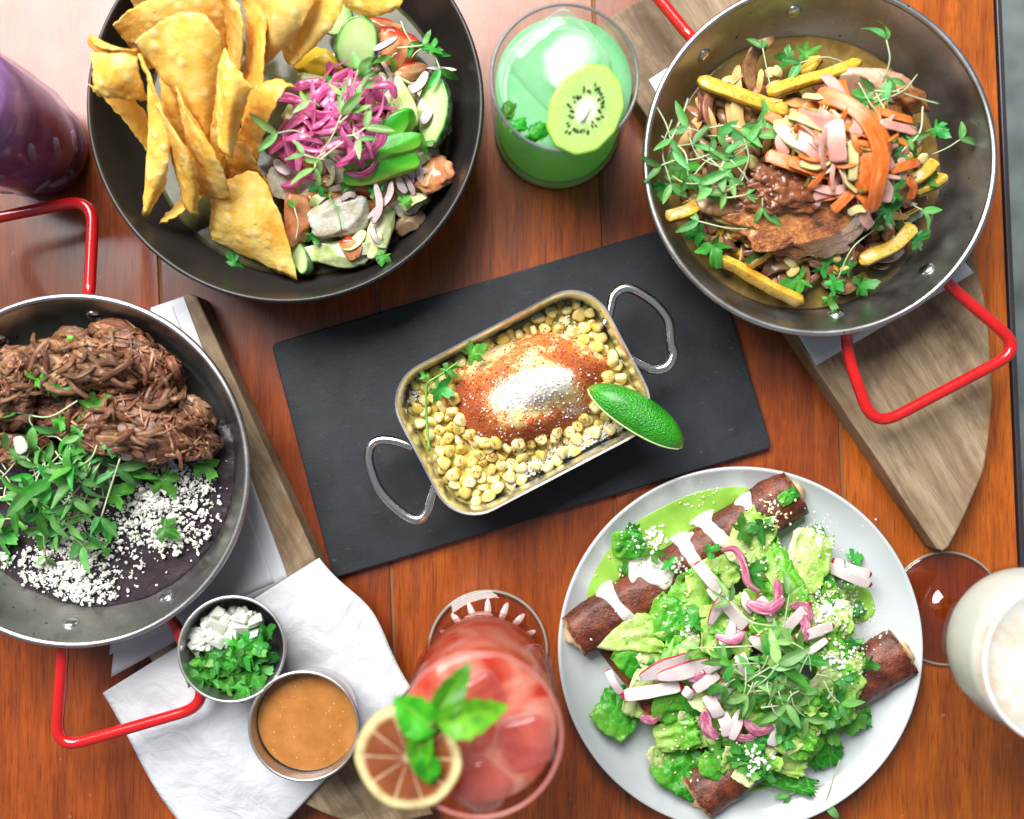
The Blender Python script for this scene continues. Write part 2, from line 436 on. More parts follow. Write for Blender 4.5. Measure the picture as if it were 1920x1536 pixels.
cs = []
for (x, y), (ux, uy), (wx, wy) in (((508, 645), (0.96, -0.28), (0.26, 0.965)), ((1316, 407), (-0.96, 0.28), (0.26, 0.965)), ((1448, 840), (-0.26, -0.965), (-0.96, 0.28)), ((625, 1085), (0.96, -0.28), (-0.26, -0.965))):
    r_ = 13
    c = (x+ux*r_+wx*r_, y+uy*r_+wy*r_)
    cs.append((x, y, ux, uy, wx, wy, r_))
pts = []
order = [0, 1, 2, 3]
for k in order:
    x, y, ux, uy, wx, wy, r_ = cs[k]
    # from the edge we arrive on to the edge we leave on (quadratic corner)
    if k == 0: a_, b_ = (wx, wy), (ux, uy)
    elif k == 1: a_, b_ = (ux, uy), (wx, wy)
    elif k == 2: a_, b_ = (ux, uy), (wx, wy)
    else: a_, b_ = (ux, uy), (wx, wy)
    for t in (0, .25, .5, .75, 1):
        qx = (1-t)**2*a_[0]*r_+t*t*b_[0]*r_; qy = (1-t)**2*a_[1]*r_+t*t*b_[1]*r_
        pts.append(P(x+qx, y+qy, 0.007))
V, F = poly_prism(pts, 0.0006, 0.007, 0.0012)
SLZ = 0.007
mk('slate_tray', V, F, M_SLATE, smooth=False, label='flat black slate tray carrying the steel dish of corn', cat='slate tray')

def inside(poly, x, y):
    c = False
    for i in range(len(poly)):
        x1, y1 = poly[i-1]; x2, y2 = poly[i]
        if (y1 > y) != (y2 > y) and x < (x2-x1)*(y-y1)/(y2-y1)+x1: c = not c
    return c
def pdist(poly, x, y):
    best = 1e9
    for i in range(len(poly)):
        x1, y1 = poly[i-1]; x2, y2 = poly[i]
        dx, dy = x2-x1, y2-y1; L = dx*dx+dy*dy
        t = 0 if L == 0 else max(0, min(1, ((x-x1)*dx+(y-y1)*dy)/L))
        best = min(best, math.hypot(x-x1-t*dx, y-y1-t*dy))
    return best
def sheet(name, quad, poly, lift, mat, label, cat, n=44, crumple=0.0, drop=0.02, fr=30, bowed=None, seed=0, thick=0.0002):
    """a sheet of paper laid over a board: quad = four photo corners (a, b, c, d); sags where no board carries it"""
    a, b, c, d = [Vector((q[0], q[1], 0)) for q in quad]; V, F = [], []
    for j in range(n+1):
        for i in range(n+1):
            u, v_ = i/n, j/n
            q = (a*(1-u)+b*u)*(1-v_)+(d*(1-u)+c*u)*v_
            if bowed:
                for (eu, ev, ox, oy) in bowed:
                    k = math.exp(-(((u-eu)/0.28)**2+((v_-ev)/0.28)**2)); q = q+Vector((ox*k, oy*k, 0))
            z = BZ+lift
            if not inside(poly, q.x, q.y):
                dd = pdist(poly, q.x, q.y)*CAM_H/FPX
                z = BZ+lift-drop*(1-math.exp(-(dd/0.035)**1.5))
            w3 = Vector((q.x/240, q.y/240, seed))
            z += crumple*(abs(N(w3, 3.1, seed))+0.5*abs(N(w3, 7.3, seed+2)))*1.6
            V.append(P(q.x, q.y, z))
    for j in range(n):
        for i in range(n):
            k = j*(n+1)+i; F.append((k, k+n+1, k+n+2, k+1))
    o = mk(name, V, F, mat, label=label, cat=cat)
    md = o.modifiers.new('thickness', 'SOLIDIFY'); md.thickness = thick; md.offset = 1
    return o
sheet('paper_napkin', [(283, 577), (344, 556), (541, 1085), (208, 1270)], out_l, 0.0007, M_NAPKIN, 'white paper napkin under the pan of shredded meat', 'napkin', crumple=0.0004, drop=0.012, seed=1)
sheet('paper_napkin', [(262, 600), (322, 572), (514, 1092), (205, 1228)], out_l, 0.0016, M_NAPKIN, 'folded white napkin layer lying beneath the meat pan', 'napkin', crumple=0.0004, drop=0.008, seed=2)
sheet('wax_paper', [(193, 1299), (598, 1047), (770, 1290), (425, 1660)], out_l, 0.0031, M_PAPER, 'crinkled white wax paper sheet under the two steel sauce cups', 'paper', n=70, crumple=0.0012, drop=0.016, bowed=[(1, .5, 14, -22), (0, .5, -12, 8)], seed=3)
sheet('paper_napkin', [(1216, 150), (1420, 20), (1826, 512), (1530, 686)], out_r, 0.0007, M_NAPKIN, 'white paper napkin folded under the pan of chicken and carrot slaw', 'napkin', crumple=0.0004, drop=0.01, seed=4)
sheet('paper_napkin', [(1250, 200), (1430, 60), (1800, 478), (1486, 626)], out_r, 0.0016, M_NAPKIN, 'second napkin layer lying beneath the chicken pan', 'napkin', crumple=0.0003, drop=0.006, seed=5)
# ================================================================ pans, bowl, plate, dish, cups
def fillet(pts, r, k=6):
    """polyline with rounded corners"""
    out = [pts[0]]
    for a, b, c in zip(pts[:-2], pts[1:-1], pts[2:]):
        d1 = (a-b); d2 = (c-b); m = min(r, d1.length*0.48, d2.length*0.48)
        p = b+d1.normalized()*m; q = b+d2.normalized()*m
        for i in range(k+1):
            t = i/k; out.append(p*(1-t)**2+b*2*t*(1-t)+q*t*t)
    out.append(pts[-1]); return out
def densify(path, n):
    out = []
    for a, b in zip(path[:-1], path[1:]):
        for i in range(n): out.append(a.lerp(b, i/n))
    return out+[path[-1]]

PAN_R, PAN_Z0, PAN_H = 0.1227, 0.0275, 0.0475
PANPROF = [(0.096, 0.0018), (0.1005, 0.006), (0.1065, 0.0185), (0.1135, 0.032), (0.1195, 0.0435), (0.1205, 0.0455)]
def pan(cpx, label, handles, rivets):
    c = P(cpx[0], cpx[1], PAN_Z0+PAN_H); c = Vector((c.x, c.y, PAN_Z0))
    t = thing('paella_pan', label, 'pan', c)
    prof = [(0, 0.0018)]+PANPROF
    top = PAN_H-0.0022; rr = 0.0024
    bead = [(PAN_R-rr+rr*math.cos(R(x)), top+rr*math.sin(R(x))) for x in (180, 140, 100, 60, 20, -20, -60, -100, -140)]
    outer = [(0.1205, 0.0435), (0.1147, 0.0315), (0.108, 0.0175), (0.1022, 0.005), (0.0975, 0.0002), (0, 0.0)]
    V, F = lathe(prof+bead+outer, c, 160)
    mk('body', V, F, M_PAN, parent=t)
    def rad(z):
        for (r0, z0), (r1, z1) in zip(PANPROF[:-1], PANPROF[1:]):
            if z0 <= z <= z1: return r0+(r1-r0)*(z-z0)/(z1-z0)
        return PANPROF[-1][0]
    for hp in handles:
        pts = [P(x, y, z) for x, y, z in hp]
        ends = []
        for q in (pts[0], pts[-1]):
            d = Vector((q.x-c.x, q.y-c.y, 0)).normalized(); ends.append(Vector((c.x, c.y, PAN_Z0+0.031))+d*(rad(0.031)+0.0055))
        path = densify(fillet([ends[0]]+pts+[ends[1]], 0.021, 8), 2)
        V, F, _ = sweep(path, circ(0.0042, 14))
        mk('handle', V, F, M_RED, parent=t)
    for (x, y) in rivets:
        # where the sight line of that pixel meets the sloping wall
        z = 0.033
        for _ in range(20):
            q = P(x, y, PAN_Z0+z); r_ = math.hypot(q.x-c.x, q.y-c.y)
            z += max(-0.004, min(0.004, (r_-rad(max(0.007, min(0.045, z))))*0.8)); z = max(0.008, min(0.044, z))
        d = Vector((q.x-c.x, q.y-c.y, 0)).normalized()
        nrm = (-d*0.88+Vector((0, 0, 0.47))).normalized()
        o = Vector((c.x, c.y, PAN_Z0+z))+d*rad(z)
        u = nrm.orthogonal().normalized(); w_ = nrm.cross(u); V = []; F = []
        rings = [(0.0056, -0.001), (0.0056, 0.0006), (0.0050, 0.0014), (0.0035, 0.0021), (0.0016, 0.0024)]
        for rr_, h in rings:
            for k in range(18):
                a = 2*PI*k/18; V.append(o+nrm*h+u*rr_*math.cos(a)+w_*rr_*math.sin(a))
        for a in range(4):
            for k in range(18): F.append((a*18+k, a*18+(k+1) % 18, (a+1)*18+(k+1) % 18, (a+1)*18+k))
        F.append(tuple(range(72, 90)))
        mk('rivet', V, F, M_RIVET, parent=t)
    return t, c
panR, CR = pan((1539, 297), 'round steel pan with red handles holding chicken, zucchini and carrot slaw',
    [[(1587, 640, .053), (1594, 680, .052), (1637, 803, .050), (1918, 655, .050), (1783, 538, .053)], [(1291, 66, .053), (1180, -70, .050), (1400, -190, .050), (1490, -60, .053)]],
    [(1488, 22), (1320, 105), (1567, 588), (1737, 505)])
panL, CL = pan((135, 883), 'round steel pan with red handles holding shredded meat and black beans',
    [[(118, 1222, .053), (104, 1405, .049), (392, 1322, .0475), (330, 1172, .051)], [(168, 545, .053), (176, 372, .050), (-90, 425, .050), (-20, 560, .053)]],
    [(132, 1168), (312, 1118), (176, 592), (2, 640)])

# black bowl
BOWL_Z = 0.0755
c = P(534, 195, BOWL_Z); CB = Vector((c.x, c.y, 0.0))
inn = [(0, 0.007), (0.05, 0.007), (0.080, 0.0095), (0.100, 0.019), (0.1155, 0.032), (0.1265, 0.050), (0.1330, 0.0715)]
rim = [(0.1338, 0.0745), (0.1352, 0.0757), (0.1367, 0.0745), (0.1372, 0.0715)]
outr = [(0.1325, 0.052), (0.122, 0.032), (0.106, 0.016), (0.088, 0.0055), (0.07, 0.001), (0.066, 0.0006), (0.06, 0.0012), (0, 0.0014)]
V, F = lathe(inn+rim+outr, CB, 160)
mk('bowl', V, F, M_BOWL, origin=CB, label='wide matte black bowl holding tortilla chips and ceviche', cat='bowl')

# white plate
PL_Z = 0.0235
c = P(1389, 1218, PL_Z); CP = Vector((c.x, c.y, 0.0))
V, F = lathe([(0, 0.0075), (0.085, 0.0075), (0.102, 0.0085), (0.118, 0.0125), (0.1285, 0.0185), (0.1325, 0.0222), (0.1338, 0.0233), (0.1350, 0.0232), (0.1356, 0.0222), (0.1345, 0.0198), (0.125, 0.0115), (0.105, 0.0045), (0.09, 0.0008), (0.084, 0.0006), (0.08, 0.0025), (0, 0.0025)], CP, 160)
mk('plate', V, F, M_PLATE, origin=CP, label='round white glazed plate of enchiladas under green salad', cat='plate')

# steel oblong dish for the corn
DISH_A = R(27.6); DZ = SLZ+0.0005; DISH_H = 0.050
c = P(980, 755, DZ+DISH_H); CD = Vector((c.x, c.y, DZ))
def rr_outline(w, h, r, n=10):
    out = []
    for sx, sy, a0 in ((1, 1, 0), (-1, 1, 90), (-1, -1, 180), (1, -1, 270)):
        for i in range(n+1):
            a = R(a0+90*i/n); out.append(((w/2-r)*sx+r*math.cos(a), (h/2-r)*sy+r*math.sin(a)))
    return out
def dish_pt(x, y, z):
    ca, sa = math.cos(DISH_A), math.sin(DISH_A); return Vector((CD.x+x*ca-y*sa, CD.y+x*sa+y*ca, CD.z+z))
def loft(levels, cap0=True, cap1=True):
    V, F = [], []; n = None
    for (w_, h_, r_, z) in levels:
        ring = rr_outline(w_, h_, r_); n = len(ring); V += [dish_pt(x, y, z) for x, y in ring]
    for k in range(len(levels)-1):
        for i in range(n): F.append((k*n+i, k*n+(i+1) % n, (k+1)*n+(i+1) % n, (k+1)*n+i))
    if cap0: F.append(tuple(range(n))[::-1])
    if cap1: F.append(tuple(range((len(levels)-1)*n, len(levels)*n)))
    return V, F
W0, H0 = 0.1675, 0.1165
dish = thing('oblong_dish', 'oblong polished steel dish with two loop handles holding corn', 'dish', CD)
lv = [(W0-.022, H0-.022, .018, 0.0), (W0-.014, H0-.014, .022, .003), (W0-.005, H0-.005, .028, DISH_H-.004), (W0-.0008, H0-.0008, .030, DISH_H-.0016), (W0, H0, .030, DISH_H-.0007), (W0-.0008, H0-.0008, .030, DISH_H), (W0-.0034, H0-.0034, .029, DISH_H-.0002), (W0-.0055, H0-.0055, .0275, DISH_H-.0025), (W0-.0075, H0-.0075, .027, DISH_H-.008), (W0-.016, H0-.016, .021, .0042), (W0-.024, H0-.024, .017, .0015)]
V, F = loft(lv)
mk('body', V, F, M_DISH, parent=dish, sharp=50)
hz = DZ+0.038
for hp in ([(1133, 610), (1139, 598), (1144, 578), (1151, 553), (1172, 540), (1201, 550), (1233, 574), (1253, 603), (1257, 641), (1262, 664), (1252, 686), (1230, 693), (1205, 686), (1182, 674)],
           [(775, 838), (752, 830), (735, 826), (712, 825), (696, 835), (691, 857), (696, 882), (709, 915), (734, 945), (766, 970), (788, 973), (802, 956), (808, 936), (818, 905)]):
    path = catmull([P(x, y, hz) for x, y in hp], 5)
    V, F, _ = sweep(path, circ(0.0036, 14))
    mk('handle', V, F, M_CHROME, parent=dish)

# steel sauce cups
def cup(px, py, zb, h, tilt, label, rad=0.0368):
    """tilt: (rx, ry) radians"""
    top = P(px, py, zb+h)
    t = thing('sauce_cup', label, 'sauce cup', (top.x, top.y, zb), rot=(tilt[0], tilt[1], 0))
    k = rad/0.0368
    prof = [(0, 0.0012), (0.0255*k, 0.0012), (0.0275*k, 0.003), (0.0318*k, 0.022), (0.0352*k, h-0.002)]
    bead = [(0.0358*k+0.0012*math.cos(R(a)), h-0.0012+0.0012*math.sin(R(a))) for a in (150, 110, 70, 30, -10, -50, -90)]
    outer = [(0.0360*k, h-0.003), (0.0327*k, 0.022), (0.0283*k, 0.0025), (0.026*k, 0.0), (0, 0.0)]
    V, F = lathe(prof+bead+outer, (0, 0, 0), 96)
    me = meshdata('cup_body', V, F, M_CUP); o = bpy.data.objects.new('body', me); COL.objects.link(o); o.parent = t
    return t
ZPAPER = BZ+0.0052
cup1 = cup(425, 1224, ZPAPER+0.001, 0.043, (R(-3), R(4.5)), 'steel sauce cup of diced onion and chopped cilantro resting by the red handle')
cup2 = cup(571, 1361, ZPAPER+0.0006, 0.043, (R(1), R(-1)), 'steel sauce cup filled with smooth orange salsa', 0.0388)
# ================================================================ drinks
def liquid(name, c1, c2, rough=0.08, sss=0.5, scale=30, spec=0.5, dist=1.0, coat=0.0):
    s = Nd(name); v = s.coord(False)
    s.set(color=s.ramp(s.noise(v, scale, 3, 0.5, dist), [(0.35, c1), (0.65, c2)]), rough=rough, spec=spec, sss=sss, sssr=(1, .8, .6), ssss=0.006, coat=coat)
    s.bump(s.noise(v, 60, 2), 0.08, 0.001); return s.m
def axis_lathe(prof, base, n=96): return lathe(prof, base, n)

# ---- green kiwi drink in a tumbler
g0 = P(1044, 239, 0.0006); HG = 0.112; rG = 0.0487
tg = thing('tumbler', 'straight clear tumbler of milky green drink with a kiwi slice', 'drink', g0)
outer = [(0, 0.0), (rG-.003, 0.0), (rG-.0006, .0015), (rG, .004), (rG, HG-.001), (rG-.0006, HG), (rG-.0016, HG-.0002), (rG-.0022, HG-.002), (rG-.0024, .015), (rG-.005, .012), (0, .0115)]
V, F = axis_lathe(outer, g0); mk('glass', V, F, M_GLASS, parent=tg)
s = Nd('glass_lip'); s.set(color=(0.16, 0.17, 0.17), rough=0.08, spec=0.8, alpha=0.75); M_LIP = s.m
V, F = lathe([(rG-.0011+.0012*math.cos(R(a)), HG+.0001+.0012*math.sin(R(a))) for a in range(0, 360, 45)], g0, 96, close=True); mk('lip', V, F, M_LIP, parent=tg)
M_GREEN = liquid('green_liqueur', (0.10, 0.52, 0.20), (0.17, 0.60, 0.29), sss=0.6)
M_GREENLOW = liquid('green_liqueur_deep', (0.06, 0.44, 0.03), (0.09, 0.50, 0.06), sss=0.6)
rl = rG-.0034; zl = 0.0985
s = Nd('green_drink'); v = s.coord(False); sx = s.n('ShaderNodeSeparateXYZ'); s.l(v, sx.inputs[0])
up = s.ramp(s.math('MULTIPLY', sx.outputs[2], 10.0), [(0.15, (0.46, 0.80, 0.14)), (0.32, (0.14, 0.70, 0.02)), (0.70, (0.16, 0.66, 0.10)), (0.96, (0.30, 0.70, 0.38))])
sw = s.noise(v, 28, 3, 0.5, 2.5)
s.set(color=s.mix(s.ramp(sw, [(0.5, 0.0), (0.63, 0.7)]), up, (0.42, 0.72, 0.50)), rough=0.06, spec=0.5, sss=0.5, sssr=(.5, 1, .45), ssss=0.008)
def glow(s, amt, col):
    """let light pass through a cloudy body"""
    tl = s.n('ShaderNodeBsdfTranslucent'); mx = s.n('ShaderNodeMixShader', n_0=amt); tl.inputs[0].default_value = (*col, 1)
    s.l(s.b.outputs[0], mx.inputs[1]); s.l(tl.outputs[0], mx.inputs[2]); s.l(mx.outputs[0], s.out.inputs[0])
glow(s, .45, (.55, .95, .42))
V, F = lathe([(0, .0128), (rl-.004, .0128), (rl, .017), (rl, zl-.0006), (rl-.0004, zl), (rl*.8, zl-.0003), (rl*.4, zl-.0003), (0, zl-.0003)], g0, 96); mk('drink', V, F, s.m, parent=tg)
s = Nd('glass_foot'); s.set(color=(0.50, 0.74, 0.36), rough=0.05, spec=0.6); glow(s, .55, (.75, .95, .55))
V, F = lathe([(0, .0012), (rG-.004, .0012), (rG-.0012, .003), (rG-.0012, .0095), (rG-.004, .0112), (0, .0112)], g0, 96); mk('foot_tint', V, F, s.m, parent=tg)
# ice cube, frosty core
M_ICE = glass_mat('ice', (0.95, 0.99, 0.96), (0.92, 0.97, 0.94), 0.9, 0.55)
def ice_cube(name, cx, cy, z, half, rotz, tilt, mat, label, seed=0, depth=0.7):
    import bmesh
    n = 9; V, F = [], []
    vs_, fs = ico(4); M = Euler((tilt[0], tilt[1], rotz)).to_matrix(); c = P(cx, cy, z)
    for v in vs_:
        p = 5.0; m = (abs(v.x)**p+abs(v.y)**p+abs(v.z)**p)**(-1/p); q = Vector(v)*m
        q *= 1+0.02*N(q, 2, seed); V.append(c+M @ Vector((q.x*half, q.y*half, q.z*half*depth)))
    return mk(name, V, fs, mat, label=label, cat='ice cube')
ice_cube('ice_cube', 1049, 120, 0.0955, 0.0275, R(40), (R(4), R(-3)), M_ICE, 'large clear ice cube floating in the green drink', 1, 0.45)
s = Nd('ice_frost'); v = s.coord(False); nz = s.noise(v, 260, 5, 0.7)
tr = s.n('ShaderNodeBsdfTransparent'); mx = s.n('ShaderNodeMixShader'); s.set(color=(0.86, 0.93, 0.90), rough=0.6)
s.l(s.math('MULTIPLY', s.attr('t'), s.ramp(nz, [(0.3, 0.55), (0.6, 1.0)]), True), mx.inputs[0]); s.l(tr.outputs[0], mx.inputs[1]); s.l(s.b.outputs[0], mx.inputs[2]); s.l(mx.outputs[0], s.out.inputs[0]); M_FROST = s.m
n = 40; V, F, T = [], [], []
fc = P(1066, 110, 0.1082)
for j in range(n+1):
    for i in range(n+1):
        x, y = i/n*2-1, j/n*2-1; a = R(-50)
        p = Vector((x, y, 0)); V.append(fc+Vector((x*.024*math.cos(a)-y*.026*math.sin(a), x*.024*math.sin(a)+y*.026*math.cos(a), 0.0004*N((x, y, 0), 3))))
        d = math.hypot(x, y)+0.45*N((x, y, 0), 1.6, 5); T.append(max(0, min(1, (0.75-d)*2.2)))
for j in range(n):
    for i in range(n): k = j*(n+1)+i; F.append((k, k+1, k+n+2, k+n+1))
mk('frost', V, F, M_FROST, parent=bpy.data.objects['ice_cube'], attr={'t': T})

# kiwi slice, hooked on the rim
def radial_mat(name, fn):
    s = Nd(name); fn(s); return s.m
def kiwi(s):
    t = s.attr('t'); ang = s.attr('a'); v = s.coord(False)
    wob = s.math('ADD', t, s.math('MULTIPLY', s.math('SUBTRACT', s.noise(v, 120, 3), 0.5), 0.10))
    col = s.ramp(wob, [(0.22, (0.86, 0.90, 0.66)), (0.29, (0.50, 0.72, 0.30)), (0.40, (0.26, 0.52, 0.10)), (0.62, (0.36, 0.66, 0.12)), (0.93, (0.44, 0.74, 0.14)), (0.985, (0.30, 0.60, 0.05))])
    st = s.n('ShaderNodeTexNoise', i_Scale=1.0, i_Detail=2.0); cb = s.n('ShaderNodeCombineXYZ'); s.l(s.math('MULTIPLY', ang, 34.0), cb.inputs[0]); s.l(s.math('MULTIPLY', t, 1.4), cb.inputs[1]); s.l(cb.outputs[0], st.inputs[0])
    band = s.ramp(t, [(0.22, 0.0), (0.34, 1.0), (0.85, 0.35), (1.0, 0.0)])
    col = s.mix(s.math('MULTIPLY', band, s.ramp(st.outputs[0], [(0.42, 0.0), (0.60, 0.75)])), col, (0.72, 0.85, 0.42))
    s.set(color=col, rough=0.28, sss=0.3, sssr=(.6, 1, .3), ssss=0.003, spec=0.5); s.bump(st.outputs[0], 0.15, 0.0006)
M_KIWI = radial_mat('kiwi_flesh', kiwi)
s = Nd('kiwi_seed'); s.set(color=(0.018, 0.008, 0.006), rough=0.3); M_SEED = s.m
def disc_slice(name, c, ax, ay, nrm, thick, mat, label, cat, wob=0.03, seed=0, n=72, parent=None, sharp_edges=0):
    """round slice: ax, ay in-plane half-axes (Vectors), attribute t = 0..1 radius and a = angle"""
    V, F, T, A = [], [], [], []
    rs = [0.12, 0.24, 0.36, 0.5, 0.64, 0.78, 0.9, 0.97, 1.0]
    def ring(r, h, t):
        for k in range(n):
            a = 2*PI*k/n; w_ = 1+wob*N((math.cos(a), math.sin(a), 0), 1.5, seed)
            if sharp_edges:
                w_ *= 1-0.035*abs(math.sin(a*sharp_edges/2))
            V.append(c+ax*(r*w_*math.cos(a))+ay*(r*w_*math.sin(a))+nrm*h); T.append(t); A.append(abs(a-PI)/PI*2)
    V.append(c+nrm*thick/2); T.append(0); A.append(0)
    for r in rs[:-1]: ring(r, thick/2, r)
    ring(0.995, thick*0.36, 0.99); ring(1.0, 0, 1.0); ring(0.995, -thick*0.36, 0.99); ring(0.9, -thick/2, 0.9); ring(0.4, -thick/2, .4)
    V.append(c-nrm*thick/2); T.append(0); A.append(0); m = 13
    for k in range(n): F.append((0, 1+k, 1+(k+1) % n))
    for q in range(m-1):
        for k in range(n): F.append((1+q*n+k, 1+(q+1)*n+k, 1+(q+1)*n+(k+1) % n, 1+q*n+(k+1) % n))
    last = 1+m*n
    for k in range(n): F.append((last, 1+(m-1)*n+(k+1) % n, 1+(m-1)*n+k))
    return mk(name, V, F, mat, attr={'t': T, 'a': A}, label=label, cat=cat, parent=parent)
kc = P(1097, 207, 0.1165)
kn = Vector((0.10, -0.24, 1)).normalized(); ka = Vector((0.74, 0.0, 0)); 
def inplane(deg, nrm):
    d = Vector((math.cos(R(deg)), math.sin(R(deg)), 0)); return (d-nrm*d.dot(nrm)).normalized()
ax_, ay_ = inplane(65, kn)*PX(88, .116), inplane(155, kn)*PX(70, .116)
kw = disc_slice('kiwi_slice', kc, ax_, ay_, kn, 0.0065, M_KIWI, 'round kiwi slice with black seeds on the rim of the green drink', 'kiwi slice', 0.05, 3, sharp_edges=11)
rnd = random.Random(5)
vs_, fs = ico(1)
me_seed = meshdata('kiwi_seed', [Vector((v.x*.0016, v.y*.0008, v.z*.0006)) for v in vs_], fs, M_SEED)
for k in range(46):
    a = 2*PI*k/46+rnd.uniform(-.06, .06); r_ = rnd.choice([.33, .37, .42, .46, .4])+(rnd.random() < .12)*.1
    sx_ = 1.25; p = kc+ax_*(r_*1.12*math.cos(a))+ay_*(r_*math.sin(a))+kn*0.0034
    d = ax_*math.cos(a)+ay_*math.sin(a)
    o = inst('seed', me_seed, p-Vector(kw.location), (0, 0, math.atan2(d.y, d.x)), rnd.uniform(.75, 1.1), parent=kw)
# white core
V, F = blob(kc+kn*0.0030, 0.0085, 0.0022, 0.0008, 2, .1); Mr = Matrix.Rotation(R(65), 3, 'Z')
V = [kc+kn*0.0030+Mr @ (v-kc-kn*0.0022) for v in V]
s = Nd('kiwi_core'); s.set(color=(0.86, 0.90, 0.70), rough=0.4, sss=0.3, ssss=.003); mk('core', V, F, s.m, parent=kw)

# ---- purple drink in a cut highball
p0 = P(86, 285, 0.0006); HP = 0.150
tp = thing('highball_glass', 'tall cut glass of purple drink beside the black bowl', 'drink', p0)
prof = [(0, 0), (.030, 0), (.0345, .002), (.0362, .006), (.0352, .012), (.0365, .016), (.0395, .026), (.0418, .045), (.0425, .07), (.0430, .10), (.0432, HP)]
V, F = lathe(prof+[(.0416, HP), (.0410, .10), (.0402, .06), (.037, .03), (.033, .019), (0, .018)], p0, 96)
V = [v+Vector((v.x-p0.x, v.y-p0.y, 0)).normalized()*(0.0009*math.sin(9*math.atan2(v.y-p0.y, v.x-p0.x)+(v.z-p0.z)*150)*max(0, math.sin((v.z-p0.z)/.15*PI)) if (v.z-p0.z) > .003 and math.hypot(v.x-p0.x, v.y-p0.y) > .034 else 0) for v in V]
mk('glass', V, F, glass_mat('cut_glass', (0.95, 0.93, 0.97), (0.80, 0.74, 0.84)), parent=tp)
M_PURPLE = liquid('purple_drink', (0.22, 0.095, 0.24), (0.38, 0.21, 0.44), rough=0.1, sss=0.6, scale=22, dist=2.0)
V, F = lathe([(0, .0185), (.0325, .0195), (.0362, .03), (.0394, .06), (.0402, .10), (.0406, .140), (0, .140)], p0, 64); mk('drink', V, F, M_PURPLE, parent=tp)
s = Nd('purple_foot'); s.set(color=(0.10, 0.035, 0.07), rough=0.06, spec=0.7); V, F = lathe([(0, .001), (.030, .001), (.034, .004), (.0345, .009), (.033, .014), (0, .017)], p0, 64); mk('foot_tint', V, F, s.m, parent=tp)
# cut leaf ornaments on the glass wall
s = Nd('cut_leaf_glass'); s.set(color=(0.33, 0.24, 0.36), rough=0.12, spec=0.8, alpha=0.55); M_CUT = s.m
for (ang, zz, ln, wd, rl_) in ((-62, .046, .0085, .0036, 25), (-50, .037, .0075, .0034, -50), (-20, .066, .010, .004, 60), (-35, .090, .011, .004, 70), (-100, .05, .009, .0036, 10), (-80, .085, .010, .004, 40), (-5, .045, .008, .0034, 30)):
    a = R(ang); rad_ = 0.0432; nn = Vector((math.cos(a), math.sin(a), 0)); tt = Vector((-math.sin(a), math.cos(a), 0)); c_ = p0+nn*rad_+Vector((0, 0, zz)); ca, sa = math.cos(R(rl_)), math.sin(R(rl_))
    ring = []
    for k in range(16):
        q = 2*PI*k/16; x, y = ln*math.cos(q), wd*math.sin(q)*abs(math.cos(q/2-PI/4))**0.3
        u_, w_ = x*ca-y*sa, x*sa+y*ca; ring.append(c_+tt*u_+Vector((0, 0, w_))-nn*(u_*u_*11))
    mk('cut_leaf', ring+[c_+nn*.0007]+[v-nn*.0012 for v in ring], [(k, (k+1) % 16, 16) for k in range(16)]+[(k, 17+k, 17+(k+1) % 16, (k+1) % 16) for k in range(16)], M_CUT, parent=tp)

# ---- red drink on a foot
r0 = P(915, 1217, 0.0006); HR = 0.198
tr_ = thing('footed_glass', 'tall footed glass of red drink topped with mint and dried citrus', 'drink', r0)
V, F = lathe([(0, 0), (.042, 0), (.0452, .0012), (.0458, .0026), (.0450, .0036), (.036, .0048), (.022, .009), (.0135, .016), (.0105, .024), (.012, .034), (.020, .041), (.0295, .046)], r0, 96)
mk('foot', V, F, glass_mat('foot_glass', (0.97, 0.92, 0.90), (0.60, 0.50, 0.48), 1.3), parent=tr_)
s = Nd('moulded_petal_glass'); s.set(color=(0.85, 0.72, 0.68), rough=0.1, spec=0.8, alpha=0.5); M_PETAL = s.m
for k in range(16):
    a = 2*PI*k/16; d = Vector((math.cos(a), math.sin(a), 0)); t_ = Vector((-d.y, d.x, 0)); ring = []
    for q in range(14):
        w_ = 2*PI*q/14; rr_ = .030+.0095*math.cos(w_); ring.append(r0+d*rr_+t_*(.0026*math.sin(w_))+Vector((0, 0, .0052+(.0375-rr_)*.28)))
    top = r0+d*.030+Vector((0, 0, .0092)); mk('petal', ring+[top], [(q, (q+1) % 14, 14) for q in range(14)], M_PETAL, parent=tr_)
bowlp = [(.0305, .047), (.0375, .056), (.0430, .070), (.0462, .090), (.0470, .120), (.0468, .160), (.0470, HR)]
V, F = lathe(bowlp+[(.0462, HR+.0006), (.0454, HR), (.0452, .16), (.0452, .12), (.0444, .09), (.041, .071), (.035, .057), (.029, .0485), (0, .0475)], r0, 120)
V = [v+(Vector((v.x-r0.x, v.y-r0.y, 0)).normalized()*(0.0011*(abs(math.sin(10*math.atan2(v.y-r0.y, v.x-r0.x)+(v.z-.05)*110))+abs(math.sin(10*math.atan2(v.y-r0.y, v.x-r0.x)-(v.z-.05)*110))-1)) if .048 < v.z-r0.z < .1 else Vector()) for v in V]
mk('glass', V, F, glass_mat('bowl_glass', (0.98, 0.96, 0.95), (0.86, 0.66, 0.62), 0.9), parent=tr_)
V, F = lathe([(.0462+.0011*math.cos(R(a)), HR+.0004+.0011*math.sin(R(a))) for a in range(0, 360, 45)], r0, 96, close=True)
s = Nd('red_lip'); s.set(color=(0.55, 0.20, 0.17), rough=0.08, alpha=0.8); mk('lip', V, F, s.m, parent=tr_)
s = Nd('red_drink'); v = s.coord(False); sw = s.noise(v, 26, 3, 0.5, 1.6)
